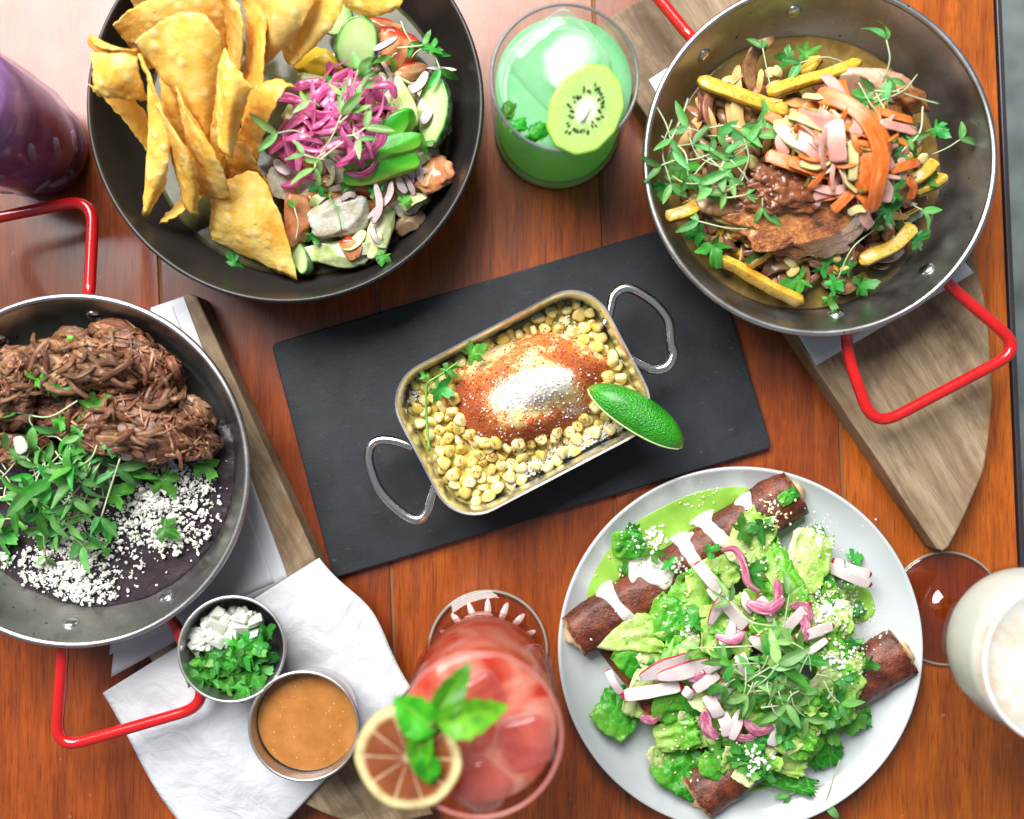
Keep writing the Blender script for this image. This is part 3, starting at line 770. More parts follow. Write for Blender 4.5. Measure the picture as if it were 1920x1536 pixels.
s.set(color=s.ramp(sw, [(0.34, (0.60, 0.060, 0.030)), (0.46, (0.76, 0.22, 0.15)), (0.60, (0.86, 0.45, 0.36))]), rough=0.07, spec=0.5, sss=0.7, sssr=(1, .3, .2), ssss=0.02); glow(s, .3, (1, .35, .25))
V, F = lathe([(0, .0495), (.0275, .050), (.034, .058), (.0402, .072), (.0436, .09), (.0444, .12), (.0443, .182), (.0436, .1835), (.03, .183), (0, .183)], r0, 96)
mk('drink', V, F, s.m, parent=tr_)
M_REDICE = glass_mat('red_ice', (0.93, 0.55, 0.48), (0.98, 0.72, 0.66), 1.2, 0.35)
for (x, y, h_, rz, lab) in ((985, 1385, .0155, 15, 'half-melted ice cube by the rim of the red drink'), (905, 1470, .0145, 50, 'half-melted ice cube in the red drink next to the citrus wheel'), (905, 1300, .012, 30, 'half-melted ice cube under the mint in the red drink')):
    ice_cube('ice_cube', x, y, 0.181, h_, R(rz), (R(8), R(5)), M_REDICE, lab, x % 7, 0.6)
def citrus(s):
    t = s.attr('t'); ang = s.attr('a'); v = s.coord(False)
    col = s.ramp(t, [(0.05, (0.55, 0.42, 0.22)), (0.12, (0.20, 0.045, 0.014)), (0.78, (0.25, 0.065, 0.016)), (0.86, (0.70, 0.56, 0.26)), (0.94, (0.80, 0.68, 0.36)), (1.0, (0.55, 0.36, 0.08))])
    sg = s.math('ABSOLUTE', s.math('SINE', s.math('MULTIPLY', ang, PI*2.5)))
    band = s.ramp(t, [(0.80, 1.0), (0.86, 0.0)])
    col = s.mix(s.math('MULTIPLY', band, s.ramp(sg, [(0.06, 0.8), (0.20, 0.0)])), col, (0.66, 0.50, 0.30))
    nz = s.noise(v, 140, 4); col = s.mix(s.ramp(nz, [(0.45, 0.0), (0.7, 0.35)]), col, (0.12, 0.03, 0.01))
    s.set(color=col, rough=0.5, sss=0.1, ssss=.003); s.bump(s.math('ADD', sg, nz), 0.4, 0.0012)
M_CITRUS = radial_mat('dried_citrus', citrus)
cn = Vector((-0.10, -0.06, 1)).normalized()
disc_slice('citrus_wheel', P(766, 1418, .2015), inplane(0, cn)*PX(101, .2), inplane(90, cn)*PX(101, .2), cn, 0.0035, M_CITRUS, 'dried citrus wheel resting on the rim of the red drink', 'citrus wheel', 0.04, 8)

# ---- white frothy drink in a stemmed glass
w0 = P(1772, 1140, 0.0006)
tw = thing('stemmed_glass', 'stemmed glass of white frothy drink dusted with cinnamon', 'drink', w0)
V, F = lathe([(0, 0), (.040, 0), (.0432, .0008), (.0436, .0020), (.041, .0028), (.025, .0042), (.012, .0075), (.0072, .014), (.0052, .028), (.0050, .05), (.0062, .064), (.011, .070)], w0, 96)
mk('stem', V, F, glass_mat('amber_glass', (0.88, 0.72, 0.42), (0.55, 0.42, 0.20), 2.6), parent=tw)
M_FRIM = Nd('foot_rim_glass').set(color=(.42, .40, .34), rough=.06, spec=.9, alpha=.6).m
V, F = lathe([(.0428+.0011*math.cos(R(a)), .0016+.0011*math.sin(R(a))) for a in range(0, 360, 45)], w0, 96, close=True); mk('foot_rim', V, F, M_FRIM, parent=tw)
V, F = lathe([(.0448+.0012*math.cos(R(a)), .0026+.0012*math.sin(R(a))) for a in range(0, 360, 45)], r0, 96, close=True); mk('foot_rim', V, F, M_FRIM, parent=tr_)
bw = [(.010, .070), (.024, .076), (.042, .092), (.0515, .112), (.0535, .128), (.0525, .148), (.0503, .165)]
V, F = lathe([(0, .0695)]+bw+[(.0496, .1658), (.0488, .1650), (.0511, .148), (.0522, .128), (.0502, .112), (.041, .0935), (.023, .0785), (0, .074)], w0, 96)
mk('glass', V, F, glass_mat('milky_glass', (0.985, 0.985, 0.98), (0.96, 0.955, 0.94), 0.6), parent=tw)
s = Nd('white_froth'); v = s.coord(False); nz = s.noise(v, 45, 5, 0.65)
sx = s.n('ShaderNodeSeparateXYZ'); s.l(v, sx.inputs[0])
top = s.math('GREATER_THAN', sx.outputs[2], 0.1535)
col = s.mix(s.math('MULTIPLY', top, s.ramp(nz, [(0.48, 0.0), (0.62, 0.8)])), s.ramp(s.noise(v, 30, 3), [(0.35, (0.64, 0.65, 0.58)), (0.65, (0.70, 0.69, 0.63))]), (0.66, 0.48, 0.30))
col = s.mix(s.math('MULTIPLY', top, s.ramp(s.noise(v, 420, 2), [(0.66, 0.0), (0.72, 0.6)])), col, (0.35, 0.2, 0.1))
s.set(color=col, rough=0.5, sss=0.3, ssss=.006); s.bump(s.noise(v, 300, 3), 0.15, 0.0006)
V, F = lathe([(0, .0755), (.022, .0800), (.040, .0950), (.0490, .113), (.0513, .128), (.0503, .147), (.0493, .1535), (.0475, .1545), (.03, .1550), (0, .1552)], w0, 96)
mk('drink', V, F, s.m, parent=tw)
V, F = lathe([(.0496+.0013*math.cos(R(a)), .1655+.0013*math.sin(R(a))) for a in range(0, 360, 45)], w0, 96, close=True)
s = Nd('white_glass_lip'); s.set(color=(.80, .80, .79), rough=.08, spec=.7); mk('lip', V, F, s.m, parent=tw)
# ================================================================ food kit
RN = random.Random(11)
def u(a, b): return RN.uniform(a, b)

# ---- leaf materials
def leaf_mat(name, c1, c2, vein, rough=0.42, trans=0.25):
    s = Nd(name); v = s.coord(); t = s.attr('t')
    col = s.ramp(s.noise(v, 160, 4), [(0.3, c1), (0.7, c2)])
    hs = s.n('ShaderNodeHueSaturation'); s.l(col, hs.inputs['Color']); s.l(s.math('ADD', s.math('MULTIPLY', s.rand(), 0.9), 0.65), hs.inputs['Value']); s.l(s.math('ADD', s.math('MULTIPLY', s.math('FRACT', s.math('MULTIPLY', s.rand(), 7.3)), 0.05), 0.468), hs.inputs['Hue'])
    col = s.mix(s.ramp(t, [(0.0, 0.75), (0.12, 0.0)]), hs.outputs[0], vein)
    s.set(color=col, rough=rough, spec=0.45); s.bump(s.noise(v, 320, 3), 0.25, 0.0006)
    tl = s.n('ShaderNodeBsdfTranslucent'); s.l(s.mix(0.5, col, (0.25, 0.55, 0.05)), tl.inputs[0]); mx = s.n('ShaderNodeMixShader', n_0=trans)
    s.l(s.b.outputs[0], mx.inputs[1]); s.l(tl.outputs[0], mx.inputs[2]); s.l(mx.outputs[0], s.out.inputs[0]); return s.m
M_CIL = leaf_mat('cilantro_leaf', (0.018, 0.19, 0.016), (0.06, 0.36, 0.045), (0.10, 0.34, 0.08))
M_MICRO = leaf_mat('microgreen_leaf', (0.055, 0.26, 0.050), (0.13, 0.40, 0.10), (0.28, 0.52, 0.20))
M_MICROPALE = leaf_mat('pale_microgreen_leaf', (0.14, 0.38, 0.09), (0.26, 0.52, 0.17), (0.42, 0.62, 0.30))
M_MINT = leaf_mat('mint_leaf', (0.02, 0.26, 0.008), (0.10, 0.46, 0.015), (0.24, 0.58, 0.05))
M_STEM = food('pale_stem', (0.38, 0.50, 0.26), (0.58, 0.66, 0.42), 80, 0.4, 0, sss=0.2)
M_GSTEM = food('green_stem', (0.10, 0.36, 0.05), (0.22, 0.50, 0.10), 80, 0.4, 0)

def lance(L, W, bend, fold, nu=9, nv=4):
    """lance-shaped leaf along +x from the origin; attribute t is 0 on the midrib"""
    V, F, T = [], [], []
    for i in range(nu+1):
        x = i/nu; w = W*0.5*(math.sin(PI*min(1, x**0.75))**0.85 if 0 < x < 1 else 0.04)+W*0.03
        for j in range(nv+1):
            y = j/nv*2-1
            V.append(Vector((L*x*math.cos(bend*x*0.5), w*y, L*x*math.sin(bend*x*0.5)+abs(y)*w*fold+0.04*W*math.sin(x*9+y*2)))); T.append(abs(y))
    for i in range(nu):
        for j in range(nv):
            k = i*(nv+1)+j; F.append((k, k+nv+1, k+nv+2, k+1))
    return V, F, T
LANCE = []
for k in range(8):
    V, F, T = lance(0.0135*u(.8, 1.2), 0.0039*u(.8, 1.15), u(-1.3, 0.6), u(0.15, 0.6)); LANCE.append((V, F, T))
LANCE_ME = {}
def lance_me(k, mat):
    if (k, mat.name) not in LANCE_ME: LANCE_ME[(k, mat.name)] = meshdata('leaf', LANCE[k][0], LANCE[k][1], mat, attr={'t': LANCE[k][2]})
    return LANCE_ME[(k, mat.name)]

def sprig(base, head, label, group, size=1.0, mat=None, stem=None, sag=0.0, nleaf=2, rad=0.00055, name='microgreen_sprig'):
    """a seedling: thin stem from base to head with narrow leaves opening at the head"""
    base = Vector(base); head = Vector(head); mat = mat or M_MICRO; stem = stem or M_STEM
    t = thing(name, label, 'microgreen', base, group)
    d = head-base; side = Vector((-d.y, d.x, 0)); side = side.normalized() if side.length > 1e-6 else Vector((1, 0, 0))
    mid = base.lerp(head, 0.5)+side*u(-.18, .18)*d.length+Vector((0, 0, sag+u(0, .12)*d.length))
    path = catmull([base, mid, head], 5)
    V, F, _ = sweep(path, circ(rad, 5)); mk('stem', V, F, stem, parent=t)
    d = path[-1]-path[-3]; az = math.atan2(d.y, d.x); el = math.atan2(d.z, math.hypot(d.x, d.y))
    offs = [u(.35, .9), -u(.35, .9), u(-.2, .2)][:nleaf]
    for k, a in enumerate(offs):
        inst('leaf', lance_me(RN.randrange(8), mat), head-base, (u(-.7, .7), -min(.6, max(-.4, el*.5+u(-.3, .35))), az+a), size*u(.8, 1.2), parent=t)
    return t

def cil_leaf(L, seed):
    """three-lobed toothed leaf lying in x/y, stalk end at the origin"""
    r_ = random.Random(seed); V, F, T = [Vector((0.30*L, 0, 0))], [], [0.0]; n = 90; rings = (0.25, 0.5, 0.75, 1.0)
    ph = r_.uniform(0, 6); cz = r_.uniform(-.5, .3); w1 = r_.uniform(.75, 1.05)
    prof = []; lobes = [(0, .76, .70), (1.25+r_.uniform(-.15, .15), .70*w1, .66), (-1.25+r_.uniform(-.15, .15), .70*w1, .66), (2.2, .46, .5), (-2.2, .46, .5)]
    for k in range(n):
        a = 2*PI*k/n-PI
        r = max(0.30, *[lk*math.exp(-((a-ak)/wk)**2) for ak, lk, wk in lobes])
        r *= 1-0.17*abs(math.sin(6.0*a+ph))-0.08*abs(math.sin(15*a))-0.04*r_.random()
        if abs(a) > 2.5: r *= max(.25, 1-(abs(a)-2.5)*1.3)
        prof.append((a, r*L))
    for q in rings:
        for a, r in prof:
            x, y = r*q*math.cos(a), r*q*math.sin(a)
            z = cz*(x*x+y*y)/L+0.10*L*math.sin(3*a+ph)*q*q+0.05*L*math.sin(x/L*9+ph)
            V.append(Vector((x+0.30*L, y, z))); lob = min(abs(math.remainder(a, 2*PI/3)), 1)
            T.append(min(1, lob*0.9+(1-q)*0.05))
    for k in range(n): F.append((0, 1+k, 1+(k+1) % n))
    for q in range(3):
        for k in range(n): F.append((1+q*n+k, 1+(q+1)*n+k, 1+(q+1)*n+(k+1) % n, 1+q*n+(k+1) % n))
    return V, F, T
CIL_ME = []
for k in range(8):
    V, F, T = cil_leaf(0.020, 40+k); CIL_ME.append(meshdata('cilantro_leaf', V, F, M_CIL, attr={'t': T}))
def cilantro(px, py, z, size_px, deg, label, group, tilt=None, k=None):
    tl = tilt if tilt else (u(-.35, .35), u(-.35, .35))
    sc = PX(size_px, z)/0.020
    c = P(px, py, z); M = Euler((tl[0], tl[1], R(deg))).to_matrix(); c = c-M @ Vector((0.006*sc, 0, 0))
    return inst('cilantro_leaf', CIL_ME[RN.randrange(8) if k is None else k], c, (tl[0], tl[1], R(deg)), sc, label=label, cat='herb leaf', group=group)

# ---- strips, sticks and shreds
def strip(name, pts, w, th, mat, label, cat, group=None, roll=0.0, twist=0.0, taper=0.25, n=6, wob=0.0, sec=None, seed=0):
    """ribbon of food through points (px, py, z); w, th in photo pixels at that height; attributes t along, s across"""
    z0 = pts[0][2]; path = catmull([P(*p) for p in pts], n)
    W, H = PX(w, z0), PX(th, z0)
    sc_ = sec if sec else rrect(1, 1, 0.13, 2)
    if wob:
        path = [p+Vector((N(p*60, 1, seed), N(p*60, 1, seed+4), 0.5*N(p*60, 1, seed+8)))*wob for p in path]
    def sc(t):
        e = min(1.0, (min(t, 1-t)/max(1e-4, taper))**0.6*(1-0.35)+0.35) if taper else 1
        k = 1+0.12*N((t*4, seed, 0), 1.3, seed); return W*e*k, H*(0.5+0.5*e)
    V, F, T = sweep(path, sc_, roll=roll, twist=twist, scale=sc)
    m = len(sc_); S = [abs(sc_[i % m][0])*2 for i in range(len(V))]; A = [(i % m)/m for i in range(len(V))]
    return mk(name, V, F, mat, attr={'t': T, 's': S, 'a': A}, label=label, cat=cat, group=group)
CRES = [(0.5, 0.10), (0.40, 0.40), (0.0, 0.5), (-0.40, 0.40), (-0.5, 0.10), (-0.30, -0.15), (0, -0.05), (0.30, -0.15)]

def ruffle(name, px, py, z, w, h, deg, mat, label, cat, group, tilt=(0, 0), ruff=0.25, bend=0.3, seed=0, pal=(0, 1), n=(16, 12), th=0.0004):
    """torn piece of salad leaf: a crumpled sheet with an uneven edge; attribute t runs from rib to leaf edge"""
    W, H = PX(w, z), PX(h, z); c = P(px, py, z); M = Euler((tilt[0], tilt[1], R(deg))).to_matrix(); V, F, T = [], [], []
    nx, ny = n
    for j in range(ny+1):
        for i in range(nx+1):
            x, y = i/nx*2-1, j/ny*2-1
            X, Y = x, y; e = max(abs(x), abs(y))
            cr = 1-.16*max(0, abs(x)+abs(y)-1.35)                                  # cut corners
            X += .10*N((y*1.5, seed, 0), 1.2, seed); Y += .10*N((x*1.5, seed, 4), 1.2, seed+1)
            mg = max(0, x)**6*.10+max(0, y)**8*.05                                 # leaf margin is toothed, cut sides are straight
            rag = cr*(1+mg*2.2*N((X*6, Y*6, seed), 1.4, seed+2))
            rd = 1-2*abs(N((X*1.5, Y*1.5, seed), 1.1, seed+5)); r2 = 1-2*abs(N((X*3.4, Y*3.4, seed), 1.2, seed+7))
            zz = ruff*min(W, H)*0.5*(.70*rd+.30*r2*(.4+.6*e)+.25*e*math.sin(Y*9+seed)*max(0, X))-bend*min(W, H)*0.35*(X*X*.4+Y*Y)
            V.append(c+M @ Vector((X*W*.5*rag, Y*H*.5*rag, zz))); T.append(pal[0]+(pal[1]-pal[0])*max(0, min(1, 0.5+0.5*X+0.15*N((X*3, Y*3, 0), 1, seed))))
    for j in range(ny):
        for i in range(nx): k = j*(nx+1)+i; F.append((k, k+1, k+nx+2, k+nx+1))
    o = mk(name, V, F, mat, attr={'t': T}, label=label, cat=cat, group=group)
    md = o.modifiers.new('thickness', 'SOLIDIFY'); md.thickness = th; md.offset = 0
    return o

def chunk(name, px, py, z, sx, sy, sz, deg, mat, label, cat, group=None, tilt=(0, 0), boxy=3.0, amp=0.10, fr=1.6, seed=0, sub=3, amp2=0.03, ncut=5):
    """cut lump: half sizes sx, sy in photo pixels, sz in metres, superellipsoid with noise"""
    vs_, fs = ico(sub); M = Euler((tilt[0], tilt[1], R(deg))).to_matrix(); c = P(px, py, z); a, b = PX(sx, z), PX(sy, z); V = []; T = []
    rc = random.Random(seed*17+3); cuts = [(Vector((rc.uniform(-1, 1), rc.uniform(-1, 1), rc.uniform(-.3, 1))).normalized(), rc.uniform(.62, .9)) for _ in range(ncut)]
    for v in vs_:
        m = (abs(v.x)**boxy+abs(v.y)**boxy+abs(v.z)**boxy)**(-1/boxy); q = Vector(v)*m; q *= 1+amp*N(q, fr, seed)+amp2*N(q, 6, seed+2)
        for (cn_, cd_) in cuts:
            e = q.dot(cn_)-cd_
            if e > 0: q = q-cn_*e*0.96
        V.append(c+M @ Vector((q.x*a, q.y*b, q.z*sz))); T.append(q.y*.5+.5)
    return mk(name, V, fs, mat, attr={'t': T}, label=label, cat=cat, group=group)

def crumbs(name, pts, mat, label, cat=None, kind='stuff', sub=1, parent=None, amp=0.35):
    """one mass of loose crumbs: pts = [(Vector, radius)]"""
    V, F = [], []
    vs_, fs = ico(sub)
    for c, r in pts:
        b = len(V); sd = RN.random()*50; ax, ay, az = u(.75, 1.25), u(.75, 1.25), u(.65, 1.0); a = u(0, 6.3); ca, sa = math.cos(a), math.sin(a)
        for v in vs_:
            k = r*(1+amp*1.5*N(v, 2.3, sd)); x, y = v.x*ax*k, v.y*ay*k; V.append((c[0]+x*ca-y*sa, c[1]+x*sa+y*ca, c[2]+v.z*az*k))
        F += [tuple(i+b for i in f) for f in fs]
    return mk(name, V, F, mat, label=label, cat=cat, kind=kind, parent=parent, smooth=False)

def patch(rows, nu=14, nv=14, bump=0.0, seed=0, z0=None, jag=0.0):
    """surface through a 3 x 3 grid of points (px, py, z)"""
    g = [[P(*p) for p in r] for r in rows]
    def L(t): return (2*(t-.5)*(t-1), -4*t*(t-1), 2*t*(t-.5))
    V, F = [], []
    for j in range(nv+1):
        b = L(j/nv)
        for i in range(nu+1):
            a = L(i/nu); q = Vector()
            for y in range(3):
                for x in range(3): q += g[y][x]*(a[x]*b[y])
            e = max(abs(i/nu*2-1), abs(j/nv*2-1))
            q += Vector((N(q, 70, seed), N(q, 70, seed+3), N(q, 70, seed+6)))*bump+Vector((N(q, 260, seed), N(q, 260, seed+3), N(q, 200, seed+6)))*(jag*e**6+bump*0.35)
            V.append(q)
    for j in range(nv):
        for i in range(nu): k = j*(nu+1)+i; F.append((k, k+1, k+nu+2, k+nu+1))
    return V, F

def surf(px, py, dg=None):
    """what lies under that sight line: world point, normal, object"""
    o_ = Vector((0, 0, CAM_H)); d_ = (P(px, py, 0)-o_).normalized(); hit, loc, nrm, _, ob, _ = SC.ray_cast(dg, o_, d_); return (loc, nrm, ob) if hit else (P(px, py, .01), Vector((0, 0, 1)), None)
def depsgraph():
    bpy.context.view_layer.update(); return bpy.context.evaluated_depsgraph_get()

# ---- shared food materials
M_GRAIN = food('fine_white_cheese', (0.80, 0.78, 0.70), (0.88, 0.87, 0.81), 200, 0.8, 0.0, var=0.0)
M_CHEESE = food('white_crumbled_cheese', (0.74, 0.73, 0.66), (0.84, 0.83, 0.77), 200, 0.7, 0.3, sss=0.25, var=0.05)
def carrot_mat():
    s = Nd('carrot'); a = s.attr('a'); t = s.attr('t'); v = s.coord()
    cb = s.n('ShaderNodeCombineXYZ'); s.l(s.math('MULTIPLY', a, 22.0), cb.inputs[0]); s.l(s.math('MULTIPLY', t, 2.5), cb.inputs[1]); s.l(s.math('MULTIPLY', s.rand(), 30.0), cb.inputs[2])
    f = s.noise(cb.outputs[0], 1.3, 5, .65)
    col = s.ramp(s.math('ADD', s.math('MULTIPLY', f, .7), s.math('MULTIPLY', s.noise(v, 130, 3), .3)), [(0.35, (0.52, 0.085, 0.010)), (0.52, (0.72, 0.18, 0.030)), (0.68, (0.80, 0.34, 0.12))])
    s.set(color=col, rough=.3, sss=.3, sssr=(1, .5, .2), ssss=.003); s.bump(f, .5, .0008); return s.m
M_CARROT = carrot_mat()
M_PALEPINK = food('pale_pink_onion', (0.58, 0.25, 0.21), (0.70, 0.43, 0.35), 60, 0.28, 0.1, sss=0.35, var=0.12)
def pick_mat():
    s = Nd('pickled_onion'); v = s.coord(); a = s.attr('a'); t = s.attr('t')
    cb = s.n('ShaderNodeCombineXYZ'); s.l(s.math('MULTIPLY', a, 9.0), cb.inputs[0]); s.l(s.math('MULTIPLY', t, 2.0), cb.inputs[1]); s.l(s.rand(), cb.inputs[2])
    col = s.ramp(s.noise(cb.outputs[0], 1.6, 3), [(0.3, (0.42, 0.035, 0.15)), (0.5, (0.60, 0.10, 0.27)), (0.72, (0.76, 0.30, 0.44))])
    s.set(color=col, rough=0.22, sss=0.35, sssr=(1, .35, .5), ssss=.003, spec=.55); return s.m
M_PICK = pick_mat()
def plum_mat():
    s = Nd('plum_onion'); a = s.attr('a'); t = s.attr('t')
    cb = s.n('ShaderNodeCombineXYZ'); s.l(s.math('MULTIPLY', a, 9.0), cb.inputs[0]); s.l(s.math('MULTIPLY', t, 2.0), cb.inputs[1]); s.l(s.math('MULTIPLY', s.rand(), 30.0), cb.inputs[2])
    s.set(color=s.ramp(s.noise(cb.outputs[0], 1.6, 4), [(0.3, (0.30, 0.03, 0.10)), (0.5, (0.50, 0.15, 0.24)), (0.7, (0.70, 0.42, 0.46))]), rough=0.2, sss=0.4, sssr=(1, .4, .5), ssss=.003); return s.m
M_PLUM = plum_mat()
def redonion_mat():
    s = Nd('red_onion'); sc = s.attr('s'); v = s.coord()
    col = s.mix(s.ramp(sc, [(0.84, 0.0), (0.98, 1.0)]), s.ramp(s.noise(v, 80, 3), [(0.3, (0.56, 0.40, 0.42)), (0.7, (0.74, 0.64, 0.60))]), (0.16, 0.015, 0.06))
    s.set(color=col, rough=0.25, sss=0.25, ssss=.002); return s.m
M_REDONION = redonion_mat()
def radish_mat():
    s = Nd('radish'); t = s.attr('t'); sc = s.attr('s'); v = s.coord()
    e = s.math('ABSOLUTE', s.math('SUBTRACT', t, 0.5))
    col = s.mix(s.ramp(e, [(0.435, 0.0), (0.455, 1.0)], 'EASE'), s.ramp(s.noise(v, 70, 3), [(0.3, (0.66, 0.53, 0.53)), (0.7, (0.74, 0.66, 0.64))]), (0.50, 0.012, 0.055))
    s.set(color=col, rough=0.25, sss=0.3, ssss=.003); return s.m
M_RADISH = radish_mat()
def radish_edge():
    s = Nd('radish_slice'); a = s.attr('a'); v = s.coord()
    e = s.math('ABSOLUTE', s.math('SUBTRACT', a, 0.40))
    col = s.mix(s.ramp(e, [(0.06, 1.0), (0.13, 0.0)], 'EASE'), s.ramp(s.noise(v, 70, 3), [(0.3, (0.66, 0.53, 0.54)), (0.7, (0.74, 0.66, 0.64))]), (0.50, 0.012, 0.055))
    s.set(color=col, rough=0.25, sss=0.3, ssss=.003); return s.m
M_RADISHE = radish_edge()
def corn_mat():
    s = Nd('corn_kernel'); v = s.coord()
    col = s.ramp(s.noise(v, 140, 3), [(0.3, (0.80, 0.58, 0.12)), (0.55, (0.85, 0.71, 0.25)), (0.75, (0.88, 0.81, 0.50))])
    hs = s.n('ShaderNodeHueSaturation'); s.l(col, hs.inputs['Color']); s.l(s.math('ADD', s.math('MULTIPLY', s.rand(), .35), .78), hs.inputs['Value']); s.l(s.math('ADD', s.math('MULTIPLY', s.rand(), -.30), 1.15), hs.inputs['Saturation'])
    s.set(color=hs.outputs[0], rough=0.22, sss=0.15, sssr=(1, .7, .2), ssss=.002, spec=.5, coat=.3, coatr=.1); return s.m
M_CORN = corn_mat()
CORN_ME = []
for k in range(6):
    vs_, fs = ico(3); V = []
    for v in vs_:
        m = (abs(v.x)**3.4+abs(v.y)**3.4+abs(v.z)**3.4)**(-1/3.4); q = Vector(v)*m
        tp = 1-0.42*max(0, -q.x); q = Vector((q.x*.0055, q.y*.0049*tp, q.z*.0030*tp)); dm = math.exp(-((q.x-.004)**2+q.y**2)/1.2e-5)
        q *= 1+.06*N(v, 1.8, k); V.append(q-Vector((.0006*dm, 0, 0)))
    CORN_ME.append(meshdata('corn_kernel', V, fs, M_CORN))
def kernel(px, py, z, label, group, sc=1.0):
    return inst('corn_kernel', CORN_ME[RN.randrange(6)], P(px, py, z), (RN.gauss(0, .5), RN.gauss(0, .5), u(0, 6.3)), sc*u(.85, 1.12), label=label, cat='corn kernel', group=group)
# ================================================================ bowl: tortilla chips and ceviche
def chip_mat():
    s = Nd('tortilla_chip'); v = s.coord()
    col = s.ramp(s.noise(v, 48, 6, 0.7), [(0.30, (0.70, 0.29, 0.032)), (0.48, (0.86, 0.49, 0.085)), (0.68, (0.93, 0.67, 0.22))])
    bl = s.voro(v, 95); col = s.mix(s.ramp(bl, [(0.10, 0.6), (0.34, 0.0)]), col, (0.92, 0.74, 0.40))
    sp = s.noise(v, 300, 2, 0.5); col = s.mix(s.ramp(sp, [(0.70, 0.0), (0.76, 0.7)]), col, (0.20, 0.06, 0.015))
    ed = s.noise(v, 18, 3); col = s.mix(s.ramp(ed, [(0.60, 0.0), (0.80, 0.4)]), col, (0.42, 0.14, 0.02))
    hs = s.n('ShaderNodeHueSaturation'); s.l(col, hs.inputs['Color']); s.l(s.math('ADD', s.math('MULTIPLY', s.rand(), .26), .92), hs.inputs['Value'])
    s.set(color=hs.outputs[0], rough=0.42, spec=0.4, sss=0.18, sssr=(1, .6, .2), ssss=.003)
    s.bump(s.math('ADD', s.math('MULTIPLY', s.ramp(bl, [(0.05, 1.0), (0.4, 0.0)]), 0.8), s.math('MULTIPLY', s.noise(v, 420, 4), 0.5)), 0.6, 0.0011); return s.m
M_CHIP = chip_mat()
LBZ = 0.030
s = Nd('ceviche_broth'); v = s.coord(False)
s.set(color=s.ramp(s.noise(v, 40, 4, .5, 1.0), [(0.35, (0.040, 0.038, 0.014)), (0.7, (0.10, 0.10, 0.04))]), rough=0.12, spec=0.22); s.bump(s.noise(v, 60, 2), 0.12, 0.001)
V, F = lathe([(0, LBZ-.006), (.100, LBZ-.006), (.1122, LBZ-.0008), (.1128, LBZ+.0001), (.1095, LBZ), (0, LBZ)], CB, 96)
mk('broth', V, F, s.m, label='pool of clear greenish broth in the black bowl', cat='broth')
chipn = [0]
CHL = {
 'roll': 'tortilla chip rolled into a tube against the bowl rim', 'big': 'broad round-topped tortilla chip standing foremost in the pile of chips',
 'back': 'wide pale tortilla chip with a long straight edge behind the round-topped chip', 'dip': 'blistered brown tortilla chip lying half in the broth',
 'kink': 'kite-shaped tortilla chip folded lengthwise beside the round-topped chip', 'curl': 'curled tortilla chip turned towards the pink pickled onions'}
def chip(rows, lab=None, bump=0.0008, seed=None):
    chipn[0] += 1; sd = seed or chipn[0]*3.3
    V, F = patch(rows, 34, 34, bump, sd, jag=0.0010)
    o = mk('tortilla_chip', V, F, M_CHIP, label=CHL.get(lab, lab), cat='tortilla chip', group='tortilla chips in the black bowl')
    md = o.modifiers.new('thickness', 'SOLIDIFY'); md.thickness = 0.0008; md.offset = 0
    return o
# 3 rows of 3 points: photo column, photo row, height
chip([[(238, -20, .085), (330, -40, .088), (420, -30, .085)], [(250, 8, .078), (320, -5, .08), (420, 0, .078)], [(262, 22, .070), (330, 30, .07), (420, 30, .068)]], lab='narrow tortilla chip behind all others at the bowl rim')

chip([[(212, 48, .092), (300, -12, .100), (420, -30, .103)], [(236, 78, .078), (330, 50, .088), (430, 20, .092)], [(275, 130, .055), (350, 120, .060), (425, 105, .062)]], 'back')

chip([[(405, -20, .108), (428, -6, .108), (448, 10, .105)], [(424, 50, .085), (440, 50, .096), (455, 66, .104)], [(424, 125, .06), (438, 135, .068), (449, 143, .075)]], lab='tall tortilla chip fold standing between the pale chip and the brown one')

chip([[(440, -20, .104), (470, -25, .106), (500, -20, .104)], [(462, 60, .085), (482, 78, .096), (494, 130, .098)], [(446, 225, .055), (462, 246, .062), (478, 236, .068)]], lab='long brown curved tortilla chip beside the kite-shaped one')

chip([[(470, -30, .112), (535, -40, .116), (598, -25, .112)], [(478, 30, .098), (518, 45, .106), (566, 48, .104)], [(485, 122, .075), (492, 128, .077), (500, 120, .078)]], lab='large pale yellow triangular tortilla chip with its point over the dark gap')

chip([[(570, -10, .104), (612, -20, .108), (640, -14, .108)], [(545, 60, .088), (590, 50, .098), (628, 45, .100)], [(528, 92, .074), (544, 122, .078), (562, 105, .080)]], lab='pale triangular tortilla chip next to the yellow mango piece')

chip([[(640, -14, .070), (700, -30, .074), (752, -18, .074)], [(645, 0, .066), (695, 6, .070), (754, 8, .072)], [(648, 12, .06), (690, 31, .062), (735, 22, .066)]], lab='tortilla chip lying flat above the cucumber slice')

chip([[(167, 80, .098), (170, 66, .104), (176, 84, .110)], [(200, 120, .094), (216, 92, .110), (216, 96, .113)], [(255, 165, .075), (258, 112, .102), (256, 92, .106)]], 'roll')

chip([[(171, 100, .098), (176, 150, .105), (184, 180, .096)], [(214, 96, .110), (218, 140, .112), (226, 186, .099)], [(257, 92, .104), (262, 140, .104), (279, 188, .090)]], 'roll')

chip([[(166, 156, .092), (186, 178, .088), (225, 184, .082)], [(205, 196, .086), (240, 208, .078), (268, 206, .070)], [(262, 262, .068), (280, 290, .060), (295, 292, .055)]], lab='wavy tortilla chip hanging below the rolled chip')

chip([[(253, 80, .118), (350, 22, .126), (414, 68, .120)], [(305, 148, .100), (362, 130, .110), (413, 128, .103)], [(382, 236, .080), (388, 258, .080), (395, 225, .082)]], 'big')

